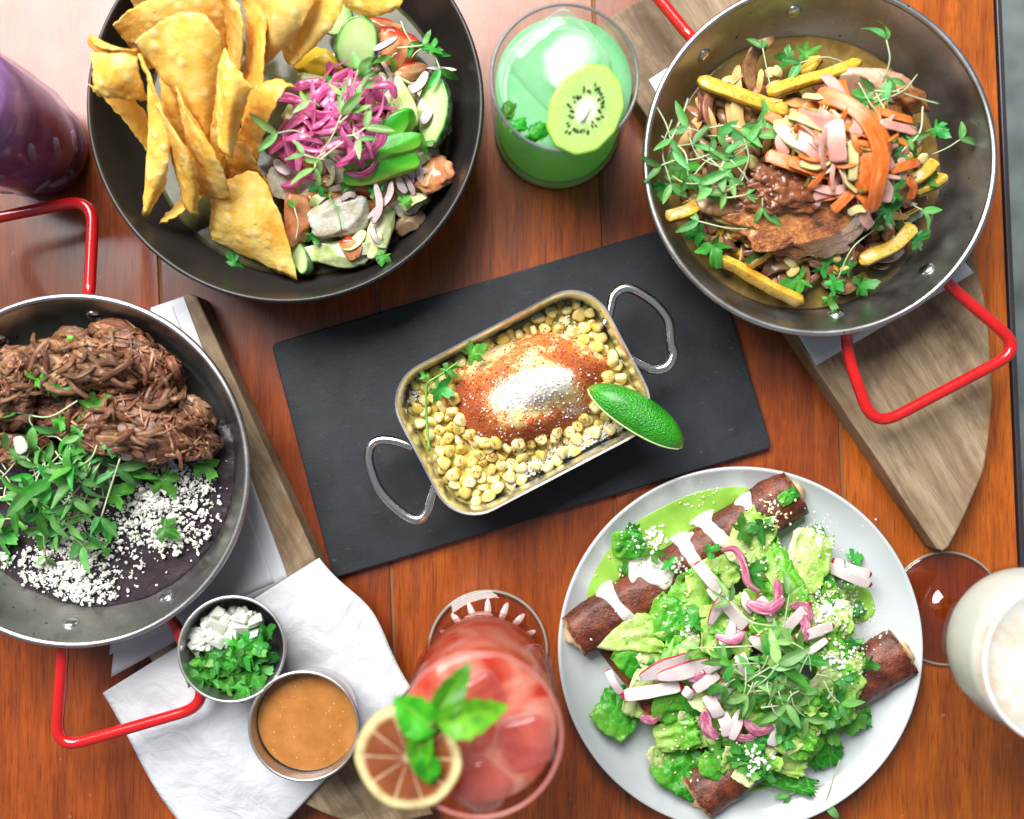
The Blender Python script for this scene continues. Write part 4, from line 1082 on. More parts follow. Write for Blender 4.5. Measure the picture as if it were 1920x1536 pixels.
chip([[(298, 150, .086), (316, 142, .094), (334, 156, .088)], [(306, 215, .080), (324, 205, .086), (342, 215, .078)], [(318, 270, .062), (336, 275, .064), (352, 272, .062)]], lab='short orange tortilla chip arching under the round-topped chip')

chip([[(256, 100, .112), (290, 178, .104), (300, 210, .100)], [(278, 180, .098), (303, 250, .096), (318, 300, .086)], [(268, 402, .060), (276, 404, .060), (292, 380, .055)]], lab='longest upright tortilla chip ending in a crooked point')

chip([[(292, 190, .104), (320, 240, .106), (336, 262, .098)], [(312, 260, .088), (346, 300, .098), (368, 318, .090)], [(345, 380, .058), (356, 400, .062), (370, 402, .062)]], lab='upright tortilla chip with a pale twisted tip in the middle of the upright row')

chip([[(330, 162, .104), (352, 215, .106), (372, 240, .098)], [(346, 250, .085), (376, 280, .096), (412, 305, .094)], [(368, 355, .058), (400, 372, .064), (432, 375, .068)]], lab='upright triangular tortilla chip with a broad square foot')

chip([[(426, 92, .122), (434, 116, .122), (474, 166, .118)], [(408, 150, .108), (430, 190, .118), (458, 205, .104)], [(411, 282, .088), (424, 292, .090), (436, 298, .088)]], 'kink')

chip([[(486, 160, .090), (520, 150, .096), (556, 166, .086)], [(462, 215, .085), (500, 200, .094), (520, 190, .098)], [(440, 268, .062), (465, 290, .060), (482, 304, .058)]], 'curl')

chip([[(425, 285, .070), (445, 268, .080), (462, 276, .078)], [(418, 310, .060), (455, 305, .068), (488, 318, .066)], [(426, 335, .052), (470, 345, .052), (512, 366, .052)]], lab='small tortilla chip lying on the half-sunk chip')

chip([[(395, 392, .050), (412, 350, .066), (462, 322, .074)], [(396, 440, .040), (460, 420, .058), (512, 368, .068)], [(404, 452, .033), (500, 500, .036), (557, 525, .042)]], 'dip')

chip([[(300, 420, .050), (340, 400, .056), (388, 362, .058)], [(306, 410, .050), (345, 385, .054), (380, 350, .054)], [(310, 400, .044), (345, 372, .044), (372, 340, .044)]], lab='thin tortilla chip sliver lying flat under the upright row')

chip([[(375, 230, .080), (396, 240, .082), (415, 250, .080)], [(384, 275, .070), (405, 278, .074), (420, 285, .070)], [(395, 330, .055), (412, 335, .056), (428, 330, .055)]], lab='short tortilla chip stub behind the kite-shaped chip')

chip([[(300, 20, .080), (345, 10, .084), (400, 15, .084)], [(320, 150, .06), (365, 150, .062), (420, 150, .062)], [(340, 290, .042), (380, 300, .042), (420, 290, .042)]], lab='dark tortilla chip deep inside the pile')

# ---- ceviche
M_FISH = food('white_fish', (0.50, 0.45, 0.32), (0.66, 0.63, 0.50), 90, 0.25, 0.8, 160, sss=0.3, var=0.15, coat=0.2, c3=(0.78, 0.77, 0.68), bdist=.0016)
M_CABB = food('pale_cabbage', (0.36, 0.46, 0.14), (0.60, 0.65, 0.34), 70, 0.25, 0.5, c3=(0.76, 0.77, 0.55), coat=.2, bscale=140, bdist=.0014, sss=0.3, var=0.12)
def tom_mat():
    s = Nd('tomato'); v = s.coord(); t = s.attr('t')
    col = s.ramp(s.noise(v, 70, 4, .6, 1.0), [(0.3, (0.50, 0.13, 0.05)), (0.5, (0.62, 0.26, 0.11)), (0.7, (0.70, 0.42, 0.22))])
    col = s.mix(s.ramp(t, [(0.80, 0.0), (0.88, 1.0)]), col, (0.55, 0.05, 0.015))
    s.set(color=col, rough=0.18, sss=0.35, sssr=(1, .4, .2), ssss=.003, coat=.3, coatr=.08); s.bump(s.noise(v, 180, 3), .3, .0008); return s.m
M_TOM = tom_mat()
M_MANGO = food('mango', (0.66, 0.42, 0.02), (0.78, 0.56, 0.06), 90, 0.3, 0.15, sss=0.3)
def avo_mat():
    s = Nd('avocado'); t = s.attr('t'); v = s.coord()
    col = s.mix(0.15, s.ramp(t, [(0.0, (0.50, 0.62, 0.12)), (0.30, (0.22, 0.52, 0.05)), (0.6, (0.05, 0.36, 0.015)), (1.0, (0.02, 0.24, 0.008))]), s.ramp(s.noise(v, 100, 4), [(0.3, (0.04, 0.40, 0.015)), (0.7, (0.10, 0.50, 0.03))]))
    s.set(color=col, rough=0.3, sss=0.25, sssr=(.4, 1, .2), ssss=.003); s.bump(s.noise(v, 160, 3), 0.3, 0.001); return s.m
M_AVO = avo_mat()
M_AVOPALE = food('pale_avocado', (0.52, 0.62, 0.20), (0.72, 0.76, 0.40), 60, 0.35, 0.15, sss=0.3)
def cuke(s):
    t = s.attr('t'); v = s.coord()
    col = s.ramp(t, [(0.0, (0.58, 0.68, 0.34)), (0.55, (0.52, 0.70, 0.28)), (0.84, (0.40, 0.64, 0.18)), (0.91, (0.10, 0.34, 0.04)), (0.965, (0.012, 0.10, 0.010))])
    s.set(color=s.mix(s.ramp(s.noise(v, 120, 3), [(0.4, 0.0), (0.7, 0.3)]), col, (0.72, 0.80, 0.55)), rough=0.25, sss=0.3, ssss=.003)
M_CUKE = radial_mat('cucumber', cuke)
for i in range(84):     # the bed of fish, cabbage and tomato lumps
    a = u(0, 6.28); r_ = math.sqrt(u(0, 1)); px, py = 695+140*r_*math.cos(a), 290+195*r_*math.sin(a)
    if math.hypot(px-560, py-231) > 262: continue
    d = math.hypot((px-660)/150, (py-270)/200); z = LBZ+.001+.016*max(0, 1-d*d)
    m, cat, nm, lab = RN.choice([(M_FISH, 'fish', 'fish_piece', 'small cube of white fish in the ceviche bed'), (M_CABB, 'cabbage', 'cabbage_piece', 'limp pale cabbage scrap in the ceviche bed'), (M_TOM, 'tomato', 'tomato_piece', 'diced tomato lump in the ceviche bed'), (M_FISH, 'fish', 'fish_piece', 'small cube of white fish in the ceviche bed')])
    chunk(nm, px, py, z+u(0, .004), u(26, 46), u(16, 28), u(.0022, .005), u(0, 180), m, lab, cat, 'lumps in the ceviche bed', (u(-.5, .5), u(-.5, .5)), 4, .22, seed=i, sub=3, amp2=.07)
def slab(px, py, z, sx, sy, deg, mat, nm, lab, cat, sz=.004, tilt=(0, 0), seed=1, boxy=3): return chunk(nm, px, py, z, sx, sy, sz, deg, mat, lab, cat, None, tilt, boxy, 0.24, 1.8, seed, 4, 0.09)
slab(639, 406, .052, 58, 36, 8, M_FISH, 'fish_piece', 'large pale flake of white fish below the pickled onion', 'fish', .006, (.1, .1), 3)
slab(628, 474, .042, 64, 24, -6, M_CABB, 'cabbage_piece', 'pale glistening cabbage wedge at the broth edge', 'cabbage', .007, (.2, 0), 5)
slab(714, 440, .046, 26, 52, -22, M_CABB, 'cabbage_piece', 'thin green and white cabbage leaf standing beside the fish flake', 'cabbage', .004, (0, .5), 7)
slab(556, 405, .045, 26, 54, -6, M_TOM, 'tomato_wedge', 'upright orange tomato wedge next to the half-sunk chip', 'tomato', .006, (0, .3), 9)
slab(810, 325, .046, 40, 33, 30, M_TOM, 'tomato_wedge', 'glossy tomato wedge with a red skin near the bowl wall', 'tomato', .006, (-.2, .3), 11)
slab(744, 95, .052, 42, 36, -15, M_TOM, 'tomato_wedge', 'orange tomato slice next to the cucumber under the chips', 'tomato', .005, (.2, .15), 13)
slab(770, 135, .050, 34, 16, 18, M_TOM, 'tomato_wedge', 'pale curved tomato sliver below the purple onion strip', 'tomato', .005, (.3, .1), 14)
slab(715, 55, .040, 40, 22, 0, M_TOM, 'tomato_wedge', 'tomato slice half hidden under the top chip', 'tomato', .005, (0, 0), 15)
slab(601, 118, .056, 46, 27, -14, M_MANGO, 'mango_piece', 'yellow mango piece beside the cucumber slice', 'mango', .007, (.2, .1), 17)
slab(662, 466, .050, 22, 22, 20, M_TOM, 'tomato_piece', 'small square tomato piece on the cabbage wedge', 'tomato', .003, (.2, 0), 19)
slab(535, 340, .044, 32, 36, 10, M_FISH, 'fish_piece', 'flat fish flake between chip and pickled onion', 'fish', .005, (0, .2), 21)
slab(765, 415, .036, 32, 20, 30, food('mushroom', (0.30, 0.19, 0.10), (0.45, 0.32, 0.2), 70, .3, .2, sss=.2), 'mushroom_piece', 'brown mushroom cap lying in the broth', 'mushroom', .006, (0, 0), 23)
def cuke_slice(px, py, z, ax, ay, deg, tilt, lab, seed):
    nn = (Euler((tilt[0], tilt[1], 0)).to_matrix() @ Vector((0, 0, 1))).normalized()
    return disc_slice('cucumber_slice', P(px, py, z), inplane(deg, nn)*PX(ax, z), inplane(deg+90, nn)*PX(ay, z), nn, .0085, M_CUKE, lab, 'cucumber', 0.06, seed)
cuke_slice(668, 82, .058, 52, 38, 75, (.25, .25), 'thick cucumber slice beside the tomato and the topmost chips', 1)
cuke_slice(816, 210, .052, 68, 33, 84, (0, -.45), 'long oval cucumber slice leaning on the bowl wall', 2)
cuke_slice(568, 484, .038, 34, 17, 115, (0, -.5), 'dark green cucumber end next to the tip of the half-sunk chip', 3)
cuke_slice(630, 35, .052, 34, 30, 30, (.3, .2), 'pale cucumber slice peeking out below the top chip', 4)
for (x, y, a, b, dg, z, sd, lab) in ((715, 318, 74, 22, 14, .064, 1, 'narrowest bright green avocado slice of the fan'), (718, 285, 78, 24, 20, .070, 2, 'middle bright green avocado slice of the fan'), (735, 245, 56, 26, 34, .070, 3, 'shortest bright green avocado slice of the fan')):
    chunk('avocado_slice', x, y, z, a, b, .0045, dg, M_AVO, lab, 'avocado', 'fanned avocado slices', (.5, 0), 2.8, .06, 1.5, sd, 4, .03)
slab(757, 190, .062, 22, 52, 12, M_AVOPALE, 'avocado_piece', 'pale yellow green avocado wedge behind the pink onions', 'avocado', .006, (0, -.3), 31)
slab(590, 165, .060, 38, 32, 20, M_AVOPALE, 'avocado_piece', 'pale avocado chunk above the pink onions', 'avocado', .007, (.2, .1), 33)
slab(562, 212, .058, 30, 26, 40, M_AVOPALE, 'avocado_piece', 'small pale avocado chunk beside the curled chip', 'avocado', .006, (0, .3), 35)
# pickled onion tangle
for i in range(62):
    a = u(0, 6.28); r_ = math.sqrt(u(0, 1)); px, py = 626+98*r_*math.cos(a)*.95, 232+92*r_*math.sin(a)
    z = .064+.022*(1-r_*r_)+u(-.003, .004); th = u(0, 6.28); L = u(50, 95); k = u(-.9, .9)
    pts = [(px+L*t*math.cos(th)-k*L*(t*t-.25)*math.sin(th)*1.4, py+L*t*math.sin(th)+k*L*(t*t-.25)*math.cos(th)*1.4, z+.006*(1-4*t*t)*u(.4, 1)) for t in (-.5, -.25, 0, .25, .5)]
    strip('pickled_onion', pts, u(9, 23), u(2.5, 4), M_PICK, 'magenta pickled onion strip in the tangle on the ceviche', 'onion', 'pickled onion strips on the ceviche', roll=u(-.7, .7), twist=u(-.8, .8), sec=CRES, seed=i)
for i, p in enumerate(([(600, 335, .060), (575, 330, .055), (548, 345, .052), (527, 350, .050)], [(505, 265, .066), (530, 290, .064), (560, 320, .06)], [(690, 165, .080), (730, 160, .080), (742, 185, .076)], [(655, 322, .062), (680, 325, .060), (700, 345, .055)])):
    strip('pickled_onion', p, 16, 6, M_PICK, 'magenta pickled onion strip trailing off the tangle on the ceviche', 'onion', 'pickled onion strips trailing off', roll=u(-.4, .4), sec=CRES, seed=80+i)
for i, (p, w_) in enumerate(((((704, 345, .060), (712, 385, .058), (700, 420, .055)), 15), (((735, 340, .058), (728, 372, .056), (690, 410, .054)), 14), (((700, 95, .066), (722, 84, .066), (745, 70, .064)), 12), (((770, 175, .058), (790, 155, .058), (800, 135, .056)), 17), (((790, 232, .058), (800, 218, .058), (805, 205, .056)), 18), (((515, 300, .055), (530, 318, .055), (545, 325, .054)), 20), (((780, 300, .056), (785, 320, .055), (790, 345, .052)), 14), (((800, 128, .052), (830, 130, .052), (856, 132, .052)), 8), (((745, 330, .056), (752, 350, .054), (762, 362, .052)), 16), (((640, 375, .056), (655, 365, .057), (668, 368, .055)), 12))):
    strip('red_onion', p, w_, 6, M_REDONION, 'white and purple red onion strip among the ceviche', 'onion', 'red onion strips in the ceviche', roll=u(-.3, .3), seed=i)
for i in range(34):     # limp shreds lying over the bed
    a = u(0, 6.28); r_ = math.sqrt(u(0.12, 1)); px, py = 690+140*r_*math.cos(a), 300+190*r_*math.sin(a); th = u(0, 6.28); L = u(30, 70); k = u(-.9, .9)
    if math.hypot((px-560)/.99, py-231) > 290: continue
    z = .042+.012*max(0, 1-r_)+u(0, .006); pts = [(px+L*t*math.cos(th)-k*L*(t*t-.25)*math.sin(th), py+L*t*math.sin(th)+k*L*(t*t-.25)*math.cos(th), z+.004*(1-4*t*t)) for t in (-.5, -.17, .17, .5)]
    if RN.random() < .45: strip('red_onion', pts, u(9, 15), 4, M_REDONION, 'limp purple edged onion shred over the ceviche bed', 'onion', 'onion shreds over the ceviche bed', roll=u(-.8, .8), twist=u(-1, 1), seed=i)
    else: strip('cabbage_shred', pts, u(12, 26), 4, M_CABB, 'limp pale cabbage shred over the ceviche bed', 'cabbage', 'cabbage shreds over the ceviche bed', roll=u(-.8, .8), twist=u(-1, 1), wob=.002, seed=i)
# greens on the ceviche
for (bx, by, hx, hy) in ((640, 200, 672, 130), (600, 290, 640, 215), (585, 260, 520, 250), (640, 255, 685, 240), (610, 300, 570, 290), (645, 265, 600, 300), (665, 240, 672, 262), (610, 285, 590, 315), (650, 215, 640, 180), (675, 205, 680, 165), (600, 200, 580, 190), (620, 250, 660, 210)):
    sprig(P(bx, by, .088), P(hx, hy, .094), 'pale microgreen sprig lying across the pickled onions', 'microgreens on the ceviche', 1.15, M_MICROPALE)
for (bx, by, hx, hy) in ((752, 40, 772, 80), (745, 90, 795, 85), (770, 110, 810, 95), (795, 95, 825, 130), (745, 100, 735, 108)):
    sprig(P(bx, by, .064), P(hx, hy, .062), 'microgreen sprig at the tomato and onion side of the ceviche', 'microgreens by the bowl wall', 1.1, M_CIL)
for i, (x, y, sz, dg) in enumerate(((700, 360, 40, 30), (760, 380, 36, 80), (600, 350, 36, 200), (790, 270, 40, 10), (585, 440, 34, 300), (720, 480, 34, 250), (655, 350, 34, 90), (745, 300, 30, 140))):
    cilantro(x, y, .060-.00006*max(0, y-300), sz, dg, 'torn cilantro leaf caught in the ceviche', 'cilantro leaves in the ceviche')
sprig(P(555, 450, .05), P(552, 390, .056), 'single seedling standing between chip tip and tomato wedge', None, .9, M_CIL, nleaf=2)
sprig(P(640, 432, .058), P(618, 370, .060), 'thin curled seedling on the white fish flake', None, .6, M_CIL, M_GSTEM)
sprig(P(712, 462, .04), P(690, 496, .034), 'seedling dipping into the broth at the bowl wall', None, 1.0, M_MICRO)
cilantro(440, 492, .0325, 46, 200, 'cilantro leaf floating in the broth near the half-sunk chip', None, (0, 0))
cilantro(806, 92, .066, 40, 60, 'dark cilantro leaf beside the cucumber slice', None)
cilantro(625, 165, .082, 40, 120, 'cilantro leaf behind the pink onion tangle', None)
cilantro(685, 140, .080, 40, 70, 'light cilantro leaf next to the cucumber slice', None)
# ================================================================ steel dish: corn with mayonnaise, cheese and chilli
def dloc(px, py, z):
    """photo pixel at height z -> dish-aligned x, y"""
    q = P(px, py, z)-CD; ca, sa = math.cos(-DISH_A), math.sin(-DISH_A); return q.x*ca-q.y*sa, q.x*sa+q.y*ca
CLZ = 0.0315
s = Nd('corn_broth'); v = s.coord(False); s.set(color=s.ramp(s.noise(v, 60, 4), [(0.35, (0.42, 0.33, 0.05)), (0.7, (0.62, 0.52, 0.15))]), rough=0.06, spec=0.5, sss=.2, ssss=.004); s.bump(s.noise(v, 90, 2), 0.2, 0.001)
zz = CLZ-DZ
V, F = loft([(W0-.0140, H0-.0140, .021, zz-.004), (W0-.0104, H0-.0104, .0245, zz), ])
mk('broth', V, F, s.m, label='shallow yellow corn broth in the steel dish', cat='broth', smooth=False)
# mound of mayonnaise
MC = (988, 728)
def mound_h(px, py):
    """height of the mayonnaise mound above the broth"""
    dx, dy = px-MC[0], -(py-MC[1]); a = R(16); x = (dx*math.cos(a)+dy*math.sin(a))/168; y = (-dx*math.sin(a)+dy*math.cos(a))/112
    d = math.hypot(x, y); w_ = 1+.16*N((x, y, 0), 1.7, 3)
    h = .034*max(0, 1-(d/w_)**2.4)
    h *= 1+.26*N((x*1.6, y*1.6, 1), 1.3, 21)
    h += .0025*max(0, 1-((dx-10)/110)**2-((dy-10)/60)**2)
    return h
def g2(px, py, cx, cy, rx, ry, deg=0):
    a = R(deg); dx, dy = px-cx, -(py-cy); x = (dx*math.cos(a)+dy*math.sin(a))/rx; y = (-dx*math.sin(a)+dy*math.cos(a))/ry; return math.exp(-(x*x+y*y))
def chili_amt(px, py):
    return min(1, 1.25*g2(px, py, 872, 765, 42, 55, 20)+.8*g2(px, py, 905, 850, 60, 36, 35)+.75*g2(px, py, 1040, 795, 90, 26, 22)+.75*g2(px, py, 1075, 680, 62, 26, -35)+.35*g2(px, py, 1010, 640, 70, 22, 20)+.55*g2(px, py, 1120, 700, 26, 40, 0)+.6*g2(px, py, 940, 700, 50, 22, 40)+.6*g2(px, py, 990, 840, 60, 24, 25)+.12)
def chee_amt(px, py): return min(1, 1.3*g2(px, py, 985, 733, 66, 32, 14)+1.0*g2(px, py, 1040, 712, 36, 20, 14)+.55*g2(px, py, 1080, 770, 40, 22, 20)+.45*g2(px, py, 935, 825, 30, 18, 0))
n = 90; V, F, A1, A2, idx = [], [], [], [], {}
for j in range(n+1):
    for i in range(n+1):
        px, py = 800+i/n*370, 590+j/n*290
        h = mound_h(px, py)
        if h <= 0.0004: continue
        z = CLZ-.002+h+.0007*N((px/14, py/14, 0), 1, 2)+.0014*N((px/40, py/40, 0), 1, 5)
        idx[(i, j)] = len(V); V.append(P(px, py, z)); A1.append(chili_amt(px, py)); A2.append(chee_amt(px, py))
for j in range(n):
    for i in range(n):
        q = [(i, j), (i, j+1), (i+1, j+1), (i+1, j)]
        if all(k in idx for k in q): F.append(tuple(idx[k] for k in q))
s = Nd('mayonnaise_with_chilli'); v = s.coord(False)
base = s.ramp(s.noise(v, 90, 4), [(0.3, (0.84, 0.60, 0.22)), (0.7, (0.90, 0.76, 0.42))])
gr = s.noise(v, 900, 3, 0.7); cl = s.noise(v, 110, 4, 0.65)
f = s.math('ADD', s.math('MULTIPLY', s.attr('chili'), 1.28), s.math('ADD', s.math('MULTIPLY', s.math('SUBTRACT', gr, .5), 1.7), s.math('MULTIPLY', s.math('SUBTRACT', cl, .5), 2.6)))
col = s.mix(s.ramp(f, [(0.40, 0.0), (0.62, 0.92)]), base, s.mix(s.ramp(s.attr('chili'), [(0.55, 0.0), (0.95, .85)]), s.ramp(gr, [(0.35, (0.44, 0.065, 0.009)), (0.7, (0.72, 0.22, 0.040))]), s.ramp(gr, [(0.35, (0.20, 0.018, 0.005)), (0.7, (0.42, 0.06, 0.012))])))
fw = s.math('ADD', s.attr('white'), s.math('MULTIPLY', s.math('SUBTRACT', s.noise(v, 700, 3, .7), .5), 1.5))
col = s.mix(s.ramp(fw, [(0.42, 0.0), (0.62, 1.0)]), col, (0.80, 0.76, 0.68))
s.set(color=col, rough=0.6, spec=.25); s.bump(s.math('ADD', gr, s.math('MULTIPLY', cl, .8)), 0.3, 0.0010)
mk('mayonnaise', V, F, s.m, attr={'chili': A1, 'white': A2}, label='mound of mayonnaise dusted red with chilli over the corn', cat='mayonnaise')
# kernels round and under the mound
def in_dish(px, py, z, m=0.0):
    x, y = dloc(px, py, z); w_, h_ = W0/2-.0070-.0016-m, H0/2-.0070-.0016-m
    r_ = .018; ax_, ay_ = max(0, abs(x)-(w_-r_)), max(0, abs(y)-(h_-r_)); return abs(x) < w_ and abs(y) < h_ and math.hypot(ax_, ay_) < r_
pl = []; tries = 0; CDUST = []
while len(pl) < 420 and tries < 22000:
    tries += 1; px, py = u(740, 1215), u(560, 960)
    h = mound_h(px, py); z = CLZ-.001+u(0, .0065)+(h*.8 if h > 0 else 0)
    if not in_dish(px, py, z): continue
    if h > (.010 if (py-728) > .55*(px-1010)+60 else .0035): continue
    if any((px-a)**2+(py-b)**2+((z-c_)*4200)**2 < 19.5**2 for a, b, c_ in pl): continue
    pl.append((px, py, z))
for px, py, z in pl:
    sc = 1.0; up = px > 1000 and py < 700
    kernel(px, py, z, 'yellow corn kernel speckled with chilli powder in the steel dish' if chili_amt(px, py) > .42 else 'plain pale yellow corn kernel in the steel dish', 'chilli-speckled corn kernels' if chili_amt(px, py) > .42 else 'plain corn kernels', .9)
    if chili_amt(px, py) > .25: CDUST.append((px, py, z))
# chilli powder grains and grated cheese, far too many to count
s = Nd('chilli_powder'); v = s.coord(False); s.set(color=s.ramp(s.noise(v, 500, 2), [(0.3, (0.30, 0.035, 0.006)), (0.7, (0.56, 0.13, 0.025))]), rough=0.8); M_CHILI = s.m
def top_z(px, py):
    h = mound_h(px, py); return CLZ-.002+h+.0007*N((px/14, py/14, 0), 1, 2)+.0014*N((px/40, py/40, 0), 1, 5) if h > .0015 else None
pts = []
while len(pts) < 1900:
    px, py = u(800, 1170), u(590, 880)
    z = top_z(px, py)
    if z and RN.random() < chili_amt(px, py)**1.4*(1-.8*chee_amt(px, py)): pts.append((P(px, py, z+.0003), u(.00022, .0007)*(1 if RN.random() < .85 else 1.6)))
for (kx, ky, kz) in CDUST:
    for _ in range(int(22*chili_amt(kx, ky))): a = u(0, 6.28); r_ = u(0, 8); pts.append((P(kx+r_*math.cos(a), ky+r_*math.sin(a), kz+.0031*math.sqrt(max(0, 1-(r_/11)**2))+.0003), u(.0002, .0005)))
crumbs('chilli_powder', pts, M_CHILI, 'red chilli powder scattered over the mayonnaise and corn', sub=1)
pts = []
while len(pts) < 500:
    px, py = u(800, 1170), u(590, 890); z = top_z(px, py)
    if z and RN.random() < chee_amt(px, py)**1.2+.06*chili_amt(px, py): pts.append((P(px, py, z+.0004), u(.0003, .0009)))
while len(pts) < 1300:     # pale crumbs gathered along the lower wall of the dish
    t = u(0, 1); px, py = 985+t*190+u(-26, 26), 905-t*100+u(-28, 28); z = CLZ+.003+u(0, .002)+.45*mound_h(px, py)
    if in_dish(px, py, z, -.001): pts.append((P(px, py, z), u(.0004, .0011)))
for (cx, cy, m_) in ((775, 745, 90), (1060, 610, 60), (930, 655, 60), (990, 655, 60)):
    for _ in range(m_):
        gx, gy = cx+RN.gauss(0, 11), cy+RN.gauss(0, 11)
        if in_dish(gx, gy, CLZ+.005): pts.append((P(gx, gy, CLZ+.004+u(0, .002)), u(.0004, .0010)))
crumbs('grated_cheese', pts, M_GRAIN, 'fine grated white cheese over the mayonnaise and corn', sub=1)
# lime wedge, skin up
def lime_mat():
    s = Nd('lime_skin'); v = s.coord(False); n1 = s.noise(v, 60, 4); po = s.voro(v, 700)
    col = s.ramp(n1, [(0.3, (0.010, 0.20, 0.004)), (0.7, (0.030, 0.36, 0.008))])
    col = s.mix(s.ramp(po, [(0.15, 0.35), (0.35, 0.0)]), col, (0.10, 0.36, 0.03))
    tip = s.attr('t'); col = s.mix(s.ramp(tip, [(0.86, 0.0), (1.0, 0.8)]), col, (0.22, 0.34, 0.03))
    s.set(color=col, rough=0.36, spec=0.5, coat=0.5, coatr=0.25, sss=.1, ssss=.002); s.bump(po, 0.9, 0.0010); return s.m
s = Nd('lime_flesh'); s.set(color=(0.45, 0.58, 0.12), rough=.25, sss=.4, ssss=.004); M_LFLESH = s.m
L0, L1 = P(1108, 722, .062), P(1286, 832, .060); lc = (L0+L1)/2; lx = (L1-L0).normalized(); lh = (L1-L0).length/2; lup = Vector((.22, .42, 1)); ly = lup.cross(lx).normalized(); lz = lx.cross(ly).normalized()
V, F, T, FM = [], [], [], []; nu, nv = 26, 18; half = R(68)
for i in range(nu+1):
    t = -1+2*i/nu; rr_ = (1-abs(t)**2.3)**.62*.0162+(0.0022*max(0, (abs(t)-.9)*10) if i not in (0, nu) else .0012)
    for j in range(nv+1):
        a = -half+2*half*j/nv; V.append(lc+lx*(t*lh)+ly*(rr_*math.sin(a)*.98)+lz*(rr_*math.cos(a)*1.12-.006)); T.append(abs(t))
for i in range(nu):
    for j in range(nv): k = i*(nv+1)+j; F.append((k, k+nv+1, k+nv+2, k+1))
lw_ = thing('lime_wedge', 'green lime wedge lying skin up across the rim of the corn dish', 'lime wedge', lc)
lm = lime_mat(); mk('peel', V, F, lm, parent=lw_, attr={'t': T})
V2, F2 = [], []
for i in range(nu+1):
    t = -1+2*i/nu; e0 = V[i*(nv+1)]; e1 = V[i*(nv+1)+nv]; m_ = lc+lx*(t*lh)-lz*.006
    V2 += [e0, m_.lerp((e0+e1)/2, .0), e1]
for i in range(nu): F2 += [(3*i, 3*i+1, 3*i+4, 3*i+3), (3*i+1, 3*i+2, 3*i+5, 3*i+4)]
fl = mk('flesh', V2, F2, M_LFLESH, parent=lw_)
s = Nd('lime_pith'); s.set(color=(.62, .72, .34), rough=.5, sss=.2, ssss=.002)
for e_ in (0,):
    pp = [V[i*(nv+1)+e_] for i in range(nu+1)]; Vp, Fp, _ = sweep(pp, circ(.0006, 6)); mk('pith', Vp, Fp, s.m, parent=lw_)
# cilantro sprig
cs_ = thing('cilantro_sprig', 'cilantro sprig with a long bare stem lying on the corn', 'herb sprig', P(803, 845, .046))
V, F, _ = sweep(catmull([P(805, 846, .046), P(800, 790, .048), P(799, 735, .052), P(803, 716, .055)], 6), circ(.0010, 7)); mk('stem', V, F, M_GSTEM, parent=cs_)
V, F, _ = sweep(catmull([P(803, 716, .055), P(830, 700, .056), P(858, 680, .057)], 6), circ(.0007, 7)); mk('stem', V, F, M_GSTEM, parent=cs_)
b0 = Vector(cs_.location)
for (x, y, z, sz, dg, tl, k) in ((884, 664, .0585, 56, 30, (.15, -.2), 0), (838, 695, .057, 40, 35, (-.4, .2), 2), (822, 728, .053, 50, -25, (.2, .1), 4), (797, 708, .057, 24, 125, (.5, 0), 5)):
    sc = PX(sz, z)/.020; M = Euler((tl[0], tl[1], R(dg))).to_matrix(); c = P(x, y, z)-M @ Vector((.006*sc, 0, 0)); inst('leaf', CIL_ME[k], c-b0, (tl[0], tl[1], R(dg)), sc, parent=cs_)
# ================================================================ steel pan: shredded meat, black beans, cheese, greens
PZ = PAN_Z0+.0022
BNZ = PZ+.006
s = Nd('black_bean_puree'); v = s.coord(False)
s.set(color=s.ramp(s.noise(v, 45, 5, .6), [(0.3, (0.022, 0.013, 0.019)), (0.7, (0.042, 0.026, 0.034))]), rough=0.38, spec=0.4); s.bump(s.math('ADD', s.noise(v, 70, 4, .6), s.math('MULTIPLY', s.noise(v, 22, 3), 1.5)), 0.4, 0.003)
V, F, idx = [], [], {}; n = 80
pc = P(135, 883, PAN_Z0+PAN_H); 
for j in range(n+1):
    for i in range(n+1):
        x, y = (i/n*2-1)*.105, (j/n*2-1)*.105; r_ = math.hypot(x, y); rm = .1015
        if r_ > rm*1.0001+.003: continue
        lim = .030+.010*N((x*30, y*30, 0), 1)
        if y > lim: continue
        k = min(1, rm/max(r_, 1e-6)); x, y = x*k, y*k
        z = BNZ+.0012*N((x*60, y*60, 0), 1, 4)+.0015*N((x*22, y*22, 0), 1, 8)-.0035*max(0, 1-(lim-y)/.008)
        idx[(i, j)] = len(V); V.append(Vector((CL.x+x, CL.y+y, z)))
for j in range(n):
    for i in range(n):
        q = [(i, j), (i+1, j), (i+1, j+1), (i, j+1)]
        if all(k in idx for k in q): F.append(tuple(idx[k] for k in q))
o = mk('bean_puree', V, F, s.m, label='smooth dark purple black bean puree in the meat pan', cat='beans')
md = o.modifiers.new('thickness', 'SOLIDIFY'); md.thickness = .005; md.offset = -1

